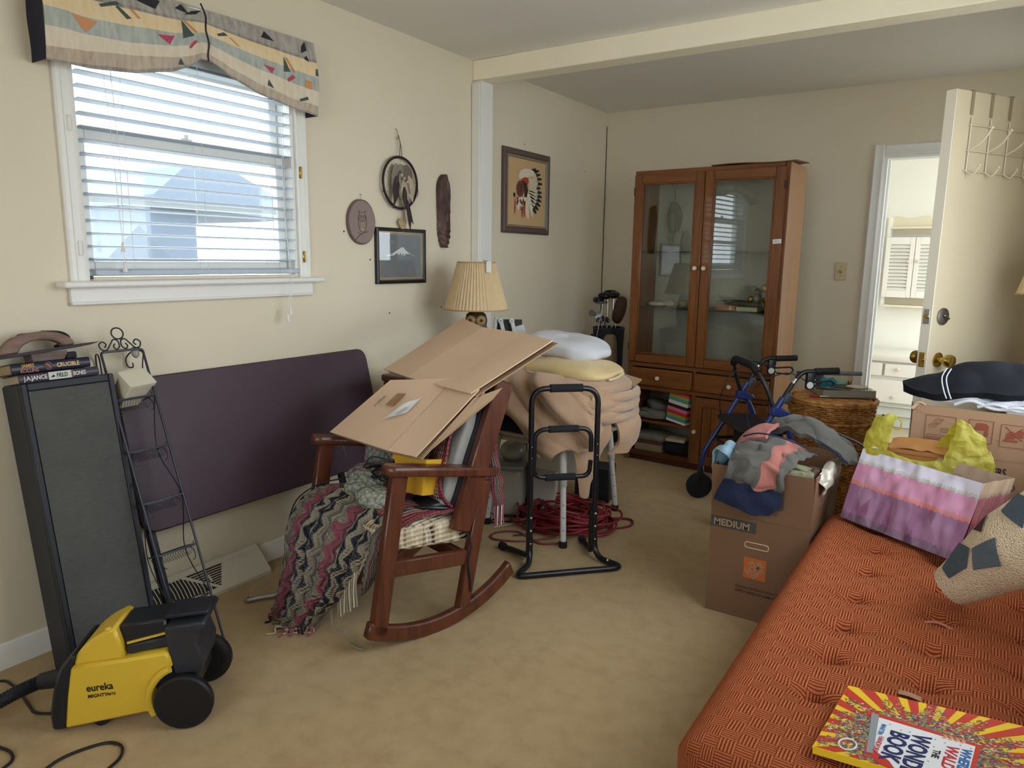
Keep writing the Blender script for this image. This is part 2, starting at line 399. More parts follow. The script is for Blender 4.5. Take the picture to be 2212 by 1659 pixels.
# ------------------------------------------------------------------ window in the left wall
def window():
    yc0, yc1, zs, zt = -3.955, -2.936, 1.250, 2.135
    W = MB()
    prof = [(0, 0), (.0, .012), (.006, .018), (.018, .018), (.024, .013), (.046, .012), (.052, .016), (.060, .014), (.060, 0)]
    def piece(p0, dv, side, ln):
        p0, dv, side = V(p0), V(dv), V(side); k = len(prof); o = V((1, 0, 0))
        vs = [p0 + dv * t + side * a + o * b_ for t in (0, ln) for a, b_ in prof]
        return MB().add(vs, [(i, (i + 1) % k, k + (i + 1) % k, k + i) for i in range(k)] + [tuple(range(k)), tuple(range(2 * k - 1, k - 1, -1))])
    root = struct(piece((0, yc0, zt), (0, 1, 0), (0, 0, -1), yc1 - yc0).build('window_1', white_trim, ang=30))
    piece((0, yc0, zs), (0, 0, 1), (0, 1, 0), zt - zs - .06).build('side_casing', white_trim, root, ang=30)
    piece((0, yc1, zs), (0, 0, 1), (0, -1, 0), zt - zs - .06).build('side_casing', white_trim, root, ang=30)
    MB().box((-.03, -3.448, 1.240), (.185, 1.10, .022), bev=.008, seg=3).build('window_sill', white_trim, root)
    a = MB(); a.box((.010, -3.448, 1.202), (.018, 1.03, .055), bev=.002); a.box((.012, -3.448, 1.176), (.024, 1.03, .012), bev=.004); a.build('sill_apron', white_trim, root)
    # jamb liners
    j = MB(); 
    for y in (WY0 + .009, WY1 - .009): j.box((-.06, y, (WZ0 + WZ1) / 2), (.118, .018, WZ1 - WZ0))
    j.box((-.06, (WY0 + WY1) / 2, WZ1 - .009), (.118, WY1 - WY0 - .036, .018)); j.build('jamb_liner', white_trim, root)
    def sash(x, z0, z1, nm, y0, y1, w=.038):
        s_ = MB(); 
        for y in (y0 + w / 2, y1 - w / 2): s_.box((x, y, (z0 + z1) / 2), (.028, w, z1 - z0), bev=.003)
        for z in (z0 + w / 2, z1 - w / 2): s_.box((x, (y0 + y1) / 2, z), (.026, y1 - y0 - 2 * w, w), bev=.003)
        o = s_.build(nm, white_trim, root); MB().box((x, (y0 + y1) / 2, (z0 + z1) / 2), (.004, y1 - y0 - 2 * w, z1 - z0 - 2 * w)).build('pane', pane_m, o, ang=0); return o
    sash(-.095, 1.725, 2.05, 'upper_sash', WY0 + .02, WY1 - .02)
    lo = sash(-.062, 1.275, 1.765, 'lower_sash', WY0 + .02, WY1 - .02, .042)
    MB().box((-.075, -3.45, 1.528), (.022, .83, .022), bev=.003).build('storm_rail', white_trim, root)
    lk = MB(); lk.box((-.055, -3.47, 1.771), (.03, .05, .012), bev=.003); lk.disc((-.05, -3.47, 1.777), (0, 0, 1), .011, .014, 12); lk.build('sash_lock', white_pl, lo)
    for y, z in ((-3.918, 1.76), (-3.918, 1.36), (-2.975, 1.70), (-2.972, 1.34)):
        MB().box((.012, y, z), (.012, .014, .05), bev=.003).build('bracket', brass if y > -3.5 else white_pl, root)
    MB().box((-.005, -3.895, 1.262), (.03, .03, .012), bev=.002).build('corner_plug', black_pl, root)
window()
# windows out of view behind the camera (frames only where daylight enters)
def plain_window(name, axis, pos, a0, a1, z0, z1):
    m = MB(); P = (lambda a, z: (pos, a, z)) if axis == 'x' else (lambda a, z: (a, pos, z)); S = (lambda a, z: (.05, a, z)) if axis == 'x' else (lambda a, z: (a, .05, z))
    for a in (a0 + .02, (a0 + a1) / 2, a1 - .02): m.box(P(a, (z0 + z1) / 2), S(.04, z1 - z0))
    for z in (z0 + .02, z1 - .02): m.box(P((a0 + a1) / 2, z), S(a1 - a0, .04))
    o = struct(m.build(name, white_trim)); MB().box(P((a0 + a1) / 2, (z0 + z1) / 2), tuple(.004 if v == .05 else v for v in S(a1 - a0 - .08, z1 - z0 - .08))).build('pane', pane_m, o, ang=0)
plain_window('window_2', 'y', YB - .06, 1.27, 2.77, .75, 2.25)
plain_window('window_3', 'x', XR + .06, -3.75, -1.85, .80, 2.2)
plain_window('added_far_window', 'x', 3.76, .30, 1.9, .25, 2.35)  # added out of view to brighten the room beyond
# storm door added out of sight to cut the daylight from the outside doorway
sd_ = struct(MB().box((XR + .06, -.535, .76), (.035, .80, 1.48), bev=.004).build('added_storm_door', white_trim))
for z_ in (1.50, 2.02): MB().box((XR + .06, -.535, z_), (.035, .80, .06)).build('rail', white_trim, sd_)
for y_ in (-.905, -.165): MB().box((XR + .06, y_, 1.76), (.035, .06, .48)).build('stile', white_trim, sd_)
MB().box((XR + .06, -.535, 1.76), (.004, .68, .46)).build('pane', pane_m, sd_, ang=0)

# ------------------------------------------------------------------ neighbour's house seen through the blind
nb = thing('neighbour_house', 'pale grey house with a roofed porch outside the window', 'house', (-6.2, .2, -.5))
sid = M('grey siding', '#5d6875', .8, var=.10, scale=14, bump=.3, bscale=30); roof_m = M('grey shingle', '#616c78', .9, var=.12, scale=20, bump=.3, bscale=40)
MB().box((-.2, -.38, 1.25), (1.8, .56, 2.5)).build('wall', sid, nb)
MB().prism([(-.72, 2.40), (1.25, 2.30), (1.25, 2.46), (.30, 2.86), (-.30, 2.86), (-.72, 2.50)], 2.4, T((-1.5, 0, 0), Matrix(((0, 0, 1), (1, 0, 0), (0, 1, 0))))).build('porch_roof', roof_m, nb)
MB().box((.6, 1.14, 1.15), (.14, .14, 2.3)).build('porch_post', white_trim, nb)
MB().box((-.9, .4, .2), (2.0, 1.5, .4)).build('porch_floor', sid, nb)
sh = thing('garden_shed', 'small gabled shed outside the window, left of the grey house', 'shed', (-5.0, -1.17, -.5))
MB().box((0, 0, .9), (.9, .56, 1.8)).build('wall', M('shed siding', '#66717d', .8, var=.08, scale=6), sh)
MB().prism([(-.32, 1.8), (.32, 1.8), (0, 2.12)], 1.0, T((-.5, 0, 0), Matrix(((0, 0, 1), (1, 0, 0), (0, 1, 0))))).build('roof', M('shed roof', '#56606c', .9, var=.1, scale=20), sh)
# old settlement crack down the corner, nail holes left in the plaster
wb_ = bpy.data.objects['wall_back']; wl_ = bpy.data.objects['wall_left']; dk_ = M('dark gap', '#2e2820', .9)
MB().tube([(.004 + .002 * nz(k * .7, 3), -.004, .75 + .055 * k) for k in range(30)], .0022, 5).build('corner_crack', dk_, wb_)
for y_, z_ in ((-1.16, 2.06), (-.33, 1.98), (-2.72, 1.46), (-2.42, 1.06), (-2.0, 1.07), (-2.55, 1.33)): MB().sphere((.001, y_, z_), (.002, .005, .004), 8, 6).build('nail_hole', dk_, wl_)
def Wf(loc): return lambda: MB(Matrix.Translation(-V(loc)))
# ------------------------------------------------------------------ venetian blind
def blind():
    loc = (0, -3.44, 1.256); th = thing('window_blind', 'white wooden slat blind hanging in the left wall window', 'blind', loc); B = Wf(loc)
    slat_m = M('blind white', '#b4bfca', .5); cord = M('blind cord', '#dfe2e4', .7)
    y0, y1 = -3.872, -3.008; x = -.022
    def slat():
        w, t = .05, .003; k = 5; tp = [(-w / 2 + w * i / k, .004 * (1 - (2 * i / k - 1) ** 2)) for i in range(k + 1)]
        pf = [(a, b + t / 2) for a, b in tp] + [(a, b - t / 2) for a, b in reversed(tp)]
        vs = [V((a, yy, b)) for yy in (y0 - y0 - .432, .432) for a, b in pf]; n = len(pf)
        return MB().add(vs, [(i, (i + 1) % n, n + (i + 1) % n, n + i) for i in range(n)] + [tuple(range(n)), tuple(range(2 * n - 1, n - 1, -1))])
    first = None
    for i in range(17):
        z = 1.322 + i * .0437
        p = V((x, (y0 + y1) / 2, z)) - V(loc); tilt = (0, radians(-4 + .6 * sin(i * 2.1)), 0)
        if first is None: first = slat().build('slat', slat_m, th, ang=30); first.location = p; first.rotation_euler = tilt
        else: inst(first, th, 'slat', p, tilt)
    B().box((x, -3.425, 1.278), (.052, .885, .022), bev=.004).build('bottom_rail', slat_m, th)
    B().box((x, -3.44, 2.052), (.055, .87, .04), bev=.003).build('head_rail', slat_m, th)
    for y in (-3.735, -3.44, -3.125):
        for dx in (-.027, .027): B().tube([(x + dx, y, 1.285), (x + dx, y, 2.04)], .0011, 5).build('ladder_cord', cord, th)
        for k in range(17): pass
    for y, pts, z in ((-3.79, [(.012, -3.80, 2.03), (.018, -3.79, 1.8), (.018, -3.777, 1.38)], 1.372), (-3.78, [(.012, -3.775, 2.03), (.018, -3.765, 1.7), (.018, -3.775, 1.31)], 1.302),
                      (-3.11, [(.012, -3.07, 2.03), (.02, -3.075, 1.5), (.062, -3.085, 1.27), (.064, -3.10, 1.12)], 1.118), (-3.12, [(.012, -3.06, 2.03), (.02, -3.07, 1.5), (.062, -3.095, 1.27), (.064, -3.115, 1.09)], 1.088)):
        c = B().tube(catmull(pts, 6), .0012, 5).build('pull_cord', cord, th)
        e = pts[-1]; B().lathe([(.0, .012), (.004, .011), (.005, .006), (.0045, -.004), (.009, -.018), (.008, -.022), (.0, -.023)], 12, T((e[0], e[1], z))).build('tassel', white_pl, th)
blind()

# ------------------------------------------------------------------ valance
VALB = [(0, 1.925), (.12, 1.925), (.25, 1.938), (.38, 1.972), (.46, 2.012), (.515, 2.047), (.53, 2.047), (.60, 2.008), (.72, 1.968), (.86, 1.945), (1, 1.932)]
def val_pt(u, v, off=0.):
    for (a, za), (b, zb) in zip(VALB, VALB[1:]):
        if a <= u <= b: zbot = za + (zb - za) * (u - a) / (b - a); break
    y = -4.005 + 1.068 * u; ztop = 2.212 + .014 * u
    pinch = math.exp(-((u - .522) / .055) ** 2)
    x = .078 + .022 * sin(min(1, v) * 2.6) * (1 - .75 * pinch) + .004 * nz(u * 9, v * 3) + .006 * sin(u * 40 + 3 * v) * v * pinch * 2
    if u < .5: x += .016 * sin(pi * sm(.1, .52, u)) * sm(.55, 1, v)       # left swag bellies out
    z = ztop + (zbot - ztop) * v
    if v > .75 and u < .5: z += .016 * sin(pi * u / .52) * sin((v - .75) / .25 * pi)
    y += .018 * pinch * (v - .3) * (1 if u < .522 else -1) * (-1)
    return V((x + off, y, z))
def valance():
    loc = (.08, -3.47, 1.92); th = thing('window_valance', 'southwestern print fabric valance gathered over the window', 'valance', loc); B = Wf(loc)
    t = NT('valance print'); u, v = t.uv(); w = t.math('ADD', v, t.math('MULTIPLY', t.math('SUBTRACT', t.noise(5, 2), .5), .06))
    c = t.ramp(w, [(0, '#6f635a'), (.235, '#3a2530'), (.275, '#d9b877'), (.47, '#7d8a84'), (.66, '#cdbb9f'), (.86, '#9a7f63'), (.975, '#4c3a36')], True)
    wv = t.noise(60, 4, stretch=(1, 1, .25)); t.set(t.mix(wv, c, t.mix(.6, c, (.9, .88, .8))), .9, 0, .1); t.bump(t.noise(140, 3, stretch=(1, 1, .3)), .5, .004)
    B().grid(lambda u_, v_: val_pt(u_, v_), 110, 26, .003).build('fabric_panel', reg(t), th, ang=60)
    B().grid(lambda a, v_: V((.0, -4.006 + .002 * sin(9 * v_), 0)) + V((.005 + (val_pt(0, v_).x - .005) * a, 0, val_pt(0, v_).z)), 6, 14, .003).build('side_return', M('navy cloth', '#232432', .9), th)
    B().grid(lambda a, v_: V((.005 + (val_pt(1, v_).x - .005) * a, -2.936, val_pt(1, v_).z)), 6, 14, .003).build('side_return', M('navy cloth'), th)
    B().tube([(.076, -3.998, 2.205), (.076, -2.94, 2.218)], .006, 8).build('curtain_rod', white_pl, th)
    g = [val_pt(.522, k / 12, .006) + V((0, .004 * sin(k), 0)) for k in range(13)]
    B().tube([V((.07, g[0].y, g[0].z + .02))] + g + [V((.06, g[-1].y, g[-1].z + .004))], .0028, 6).build('gather_cord', M('dark cord', '#2a2626', .8), th)
    mot = {'#2b2b33': [[(.30, .02), (.36, .08), (.34, .20), (.27, .14)], [(.435, .03), (.46, .16), (.41, .12)], [(.76, .05), (.80, .16), (.74, .16)], [(.93, .10), (.95, .02), (.955, .14), (.925, .2)], [(.51, .03), (.485, .14), (.44, .19), (.47, .1)], [(.95, .21), (.935, .27), (.96, .3)]],
           '#48564f': [[(.425, .28), (.47, .52), (.425, .56)], [(.585, .31), (.60, .34), (.565, .42), (.56, .39)], [(.835, .33), (.86, .52), (.83, .55)], [(.215, .22), (.225, .25), (.165, .33), (.16, .30)], [(.215, .26), (.255, .38), (.24, .40), (.21, .29)], [(.76, .74), (.785, .84), (.755, .83)], [(.945, .78), (.95, .82), (.91, .88), (.905, .85)], [(.99, .36), (1, .36), (1, .46), (.985, .46)], [(.41, .88), (.425, .97), (.40, .95)]],
           '#b5495f': [[(.335, .52), (.395, .52), (.375, .64)], [(.74, .55), (.79, .55), (.775, .64)], [(.87, .55), (.885, .58), (.85, .67), (.845, .63)], [(.47, .60), (.485, .63), (.45, .73), (.445, .69)]],
           '#c98f63': [[(.075, .48), (.15, .50), (.11, .64)], [(.935, .56), (.965, .56), (.965, .67), (.93, .67)], [(.43, .29), (.445, .29), (.485, .46), (.475, .48)], [(.84, .34), (.85, .33), (.885, .50), (.875, .52)], [(.25, .27), (.262, .27), (.285, .36), (.275, .37)], [(.60, .36), (.612, .36), (.645, .44), (.635, .45)]]}
    for h, polys in mot.items():
        for p in polys:      # sampled so the print follows the folds
            b = B()
            n = len(p); cu = sum(a for a, _ in p) / n; cv = sum(b_ for _, b_ in p) / n
            ring = [(p[i][0] + (p[(i + 1) % n][0] - p[i][0]) * k / 4, p[i][1] + (p[(i + 1) % n][1] - p[i][1]) * k / 4) for i in range(n) for k in range(4)]
            vs = [val_pt(cu, cv, .0042)]; 
            for q in (.5, 1.): vs += [val_pt(cu + (a - cu) * q, cv + (b_ - cv) * q, .0042) for a, b_ in ring]
            m = len(ring); fs = [(0, 1 + i, 1 + (i + 1) % m) for i in range(m)] + [(1 + i, 1 + m + i, 1 + m + (i + 1) % m, 1 + (i + 1) % m) for i in range(m)]
            b.add(vs, fs)
            b.build('printed_motif', M('print ' + h, h, .9, bump=.3, bscale=150), th)
valance()

# ------------------------------------------------------------------ things on the left wall
def on_wall(y0, z0, x): return lambda s, t, d=0.: V((x + d, y0 + s, z0 + t))
def flatpoly(b, pts, x): b.add([V((x, y, z)) for y, z in pts], [tuple(range(len(pts)))])
def owl_plaque():
    loc = (0, -2.615, 1.40); th = thing('oval_plaque', 'oval wood slice plaque with an etched owl on the wall', 'plaque', loc); B = Wf(loc)
    cy, cz = -2.615, 1.508
    def g(rad): return [(cy + rad * .092 * (1 + .02 * nz(a * 3, 4)) * cos(a), cz + rad * .107 * (1 + .02 * nz(a * 2.3, 8)) * sin(a)) for a in [2 * pi * k / 48 for k in range(48)]]
    R = Matrix(((0, 0, 1), (1, 0, 0), (0, 1, 0)))
    B().prism(g(1), .014, T((.002, 0, 0), R), bev=.003).build('bark_rim', M('bark rim', '#6d5a55', .8, var=.2, scale=60, bump=.5, bscale=120), th)
    B().prism(g(.93), .003, T((.0145, 0, 0), R)).build('face', M('plaque stain', '#8a7872', .6, var=.12, scale=14, stretch=(1, 1, .3), bump=.15, bscale=60), th)
    e = B(); x = .0182; P = lambda s, t: (x, cy + s, cz + t)
    body = [(-.024, .030), (-.027, .0), (-.022, -.03), (-.010, -.045), (.012, -.043), (.024, -.02), (.026, .01), (.022, .032)]
    e.tube(catmull([P(a, b) for a, b in body], 5), .0011, 5)
    e.tube(catmull([P(a, b) for a, b in [(-.026, .050), (-.02, .040), (-.024, .02), (-.016, .008), (0, .004), (.016, .01), (.022, .025), (.018, .04), (.022, .052), (.008, .046), (-.01, .045), (-.026, .050)]], 5), .0011, 5)
    for s in (-.010, .011): e.tube([P(s + .006 * cos(a), .026 + .006 * sin(a)) for a in [2 * pi * k / 14 for k in range(14)]], .0009, 5, closed=True)
    e.tube([P(0, .018), P(.002, .010), P(-.002, .012)], .001, 5)
    for k in range(5): e.tube([P(-.016 + .008 * k, -.008 - .003 * (k % 2)), P(-.013 + .008 * k, -.03)], .0007, 4)
    e.tube(catmull([P(-.045, -.085), P(-.02, -.062), P(.01, -.05), (x, cy + .034, cz - .044)], 6), .0016, 5); e.tube([P(-.01, -.056), P(-.03, -.05)], .0009, 4)
    e.build('etching', M('burnt line', '#4a3a33', .8), th)
    MB(Matrix.Translation(-V(loc))).prism([(cy + .017 * cos(a) + .001, cz - .024 + .017 * 1.25 * sin(a)) for a in [2 * pi * k / 20 for k in range(20)]], .0004, T((.0176, 0, 0), R)).build('breast_patch', M('pale stain', '#a08c78', .7, var=.15, scale=60), th)
    n = B(); n.tube([(0, cy + .004, cz + .128), (.014, cy + .004, cz + .130)], .0014, 6); n.tube([(.010, cy + .004, cz + .13), (.010, cy, cz + .104)], .0012, 5); n.build('nail', nickel, th)
owl_plaque()
def leafshape(b, p0, p1, w, nrm=(1, 0, 0), bend=0., n=8, thick=.0012):
    """a feather: pointed blade from p0 to p1"""
    p0, p1, nrm = V(p0), V(p1), V(nrm); d = p1 - p0; sd = d.cross(nrm).normalized()
    def fn(u, v):
        q = sin(pi * min(1, v * .96 + .04) ** .75) ** .8
        return p0 + d * v + sd * ((u - .5) * w * q + bend * sin(pi * v) ) + nrm * (.004 * sin(pi * u))
    b.grid(fn, 4, n, thick)
def dreamcatcher():
    loc = (0, -2.348, 1.50); th = thing('dreamcatcher', 'dreamcatcher with dark hoop and brown feathers on the wall', 'dreamcatcher', loc); B = Wf(loc)
    cy, cz, r = -2.348, 1.713, .126; x = .022
    B().tube([(x, cy + r * cos(a), cz + r * sin(a)) for a in [2 * pi * k / 48 for k in range(48)]], .0065, 8, True).build('hoop', M('dark suede', '#2e2429', .9, bump=.4, bscale=300), th)
    sin_m = M('sinew', '#7d6f60', .8); leather = M('leather thong', '#6e5c4e', .8)
    w = B(); n = 9
    for k in range(n):
        a = 2 * pi * k / n
        for j in (3,): w.tube([(x, cy + r * cos(a), cz + r * sin(a)), (x, cy + r * cos(a + 2 * pi * j / n), cz + r * sin(a + 2 * pi * j / n))], .0007, 4)
    w.build('web', sin_m, th)
    c = B(); c.tube(catmull([(x, cy - .004, cz + r), (x, cy + .002, cz + .19), (.012, cy - .002, 1.945)], 6), .0022, 6); c.tube(catmull([(x, cy + .012, cz + r - .01), (x, cy + .010, cz + .17), (.012, cy + .002, 1.945)], 6), .0022, 6)
    c.tube(catmull([(.012, cy, 1.94), (.016, cy - .012, 1.965), (.01, cy - .018, 1.975)], 4), .0016, 5); c.tube(catmull([(.012, cy, 1.94), (.02, cy - .012, 1.93), (.012, cy - .016, 1.925)], 4), .0016, 5)
    c.build('hanging_cord', leather, th)
    fm = [M('feather grey brown', '#6f6258', .85, var=.25, scale=50, stretch=(1, 1, .2)), M('feather dark', '#37292a', .8, var=.3, scale=50, stretch=(1, 1, .2)), M('feather pale', '#b0a28c', .9, var=.3, scale=30), M('fur grey', '#857b70', .95, var=.3, scale=60)]
    F = [((-.035, .09), (-.055, -.09), .05, 3), ((.0, .09), (-.01, -.08), .07, 3), ((.03, .09), (.06, -.06), .08, 0), ((.045, .04), (.075, -.09), .06, 2), ((.01, .02), (.035, -.105), .06, 2), ((-.03, .0), (-.075, -.13), .026, 1), ((-.045, .03), (-.07, -.10), .022, 1), ((.01, -.02), (.008, -.13), .034, 1), ((.015, -.07), (.07, -.20), .034, 1), ((.03, -.10), (.045, -.235), .032, 1), ((-.01, .06), (-.025, -.03), .03, 3)]
    for i, (a, b, wd, m) in enumerate(F):
        q = B(); leafshape(q, (x + .008 + .0014 * i, cy + a[0], cz + a[1]), (x + .010 + .0014 * i, cy + b[0], cz + b[1]), wd, bend=.004 * (-1) ** i); q.build('feather', fm[m], th)
    for i, (s, t_) in enumerate(((-.022, .046), (-.022, .036), (-.020, .018), (-.002, .022), (.010, .012), (.02, .006))):
        B().sphere((x + .03, cy + s, cz + t_), (.005, .005, .006), 10, 6).build('bead', M('bead bone', '#d8cdb8', .4) if i % 2 else M('bead brown', '#6b5a3a', .4), th)
    B().tube(catmull([(x + .03, cy + .005, cz - .02), (x + .028, cy - .002, cz - .12), (x + .016, cy + .0, cz - .19)], 6), .0015, 5).build('thong', leather, th)
    for yy in (-1, 1): B().tube(catmull([(x, cy + yy * r, cz - .0), (x + .004, cy + yy * (r + .006), cz - .03), (x, cy + yy * (r + .002), cz - .06)], 4), .0018, 5).build('thong', leather, th)
    B().prism([(-.004, .035), (.03, .02), (.022, -.03), (.012, -.038), (-.022, .012)], .0015, T((.018, cy + .005, cz - .205), Matrix(((0, 0, 1), (1, 0, 0), (0, 1, 0))))).build('paper_tag', M('tag paper', '#b59c72', .8), th)
dreamcatcher()
def frame_ring(b, y0, y1, z0, z1, prof, x=0.):
    """picture frame on the wall: prof = [(inset, height)...] swept round the rectangle"""
    k = len(prof); vs = []; fs = []
    for a, h in prof: vs += [V((x + h, y0 + a, z0 + a)), V((x + h, y1 - a, z0 + a)), V((x + h, y1 - a, z1 - a)), V((x + h, y0 + a, z1 - a))]
    for i in range(k - 1):
        for c in range(4): d = (c + 1) % 4; fs.append((i * 4 + c, i * 4 + d, (i + 1) * 4 + d, (i + 1) * 4 + c))
    b.add(vs, fs); return b
RY = Matrix(((0, 0, 1), (1, 0, 0), (0, 1, 0)))          # local xy -> wall yz, z -> room
def mountain_picture():
    loc = (0, -2.334, 1.21); th = thing('framed_picture', 'black framed picture of a snowy white mountain peak', 'picture', loc); B = Wf(loc)
    y0, y1, z0, z1 = -2.520, -2.148, 1.210, 1.489
    frame_ring(B(), y0, y1, z0, z1, [(0, 0), (0, .018), (.006, .022), (.014, .020), (.018, .012)]).build('frame', M('black lacquer', '#17161b', .3, spec=.5), th, ang=30)
    frame_ring(B(), y0 + .018, y1 - .018, z0 + .018, z1 - .018, [(0, .008), (0, .013), (.004, .013), (.005, .006)]).build('silver_fillet', M('silver leaf', '#a9a394', .35, .8), th, ang=30)
    t = NT('mountain print'); t.set(t.mix(t.noise(9, 4), srgb('#666b70'), srgb('#7d8286')), .6); B().box((.007, -2.334, 1.3495), (.002, .33, .236)).build('print', reg(t), th, ang=0)
    frame_ring(B(), y0 + .022, y1 - .022, z0 + .022, z1 - .022, [(0, .0085), (.010, .0085)]).build('mat_edge', M('aged paper', '#a8917a', .8, var=.15, scale=30), th, ang=0)
    sn = M('chalk white', '#d9dbdc', .8, var=.1, scale=120); b = B(); P = lambda s, tt: (y0 + .372 * s, z0 + .279 * tt)
    for pg in ([(.20, .51), (.30, .53), (.42, .605), (.50, .655), (.545, .66), (.60, .60), (.70, .535), (.60, .545), (.56, .505), (.535, .56), (.515, .50), (.485, .565), (.45, .515), (.42, .555), (.35, .51), (.28, .50)],
               [(.16, .50), (.30, .515), (.22, .505)], [(.68, .54), (.84, .49), (.72, .52)], [(.2, .49), (.34, .525), (.26, .495)]):
        b = B(); flatpoly(b, [P(s, q) for s, q in pg], .0086); b.build('painted_peak', sn, th, ang=0)
    B().box((.0125, -2.334, 1.3495), (.0012, .326, .232)).build('glass', glass('picture glass', (1, 1, 1), 1.0), th, ang=0)
mountain_picture()
def carved_plaque():
    loc = (0, -1.99, 1.40); th = thing('carved_plaque', 'dark carved bark plaque with a face in a feather headdress', 'plaque', loc); B = Wf(loc)
    L = [(.395, -.012, .010), (.375, -.035, .030), (.34, -.048, .046), (.29, -.052, .053), (.24, -.050, .050), (.19, -.050, .052), (.15, -.046, .052), (.12, -.048, .054), (.08, -.044, .052), (.05, -.036, .045), (.02, -.028, .030), (.004, -.012, .016)]
    cat = catmull([V((a, b, c)) for a, b, c in L], 5)
    def fn(u, v):
        k = cat[min(len(cat) - 1, round(v * (len(cat) - 1)))]; s = -1 + 2 * u; c = (k.y + k.z) / 2; w = (k.z - k.y) / 2
        t = k.x; y = c + s * w * (1 + .05 * nz(t * 40, s)); d = .034 * sqrt(max(0, 1 - s * s)) + .004
        if .2 < t < .36: d += .004 * sin(s * 26) * sm(.2, .23, t)          # headdress feathers
        if .09 < t < .22:
            d += .012 * math.exp(-((s - .12) / .2) ** 2) * math.exp(-((t - .165) / .018) ** 2)   # nose
            d -= .007 * (math.exp(-((s - .42) / .15) ** 2) + math.exp(-((s + .16) / .15) ** 2)) * math.exp(-((t - .185) / .008) ** 2)
            d -= .005 * math.exp(-((t - .130) / .005) ** 2) * math.exp(-((s - .1) / .3) ** 2)
            d += .006 * math.exp(-((t - .202) / .007) ** 2)
        if t < .11: d += .004 * sin(t * 190 + 3 * s)
        return V((d, -1.99 + y, 1.395 + t))
    g = B().grid(fn, 34, 55, 0)
    t = NT('carved bark'); h = t.noise(26, 6, stretch=(1, 1, .3)); t.set(t.ramp(h, [(.3, '#2b1a1a'), (.55, '#4c3029'), (.75, '#7d6454')]), .55); t.bump(t.noise(90, 5, stretch=(1, 1, .4)), .7, .006)
    g.build('carving', reg(t), th, ang=70)
    B().box((.003, -1.99, 1.59), (.006, .05, .30)).build('back_board', M('dark wood back', '#2c1d1a', .8), th)
carved_plaque()
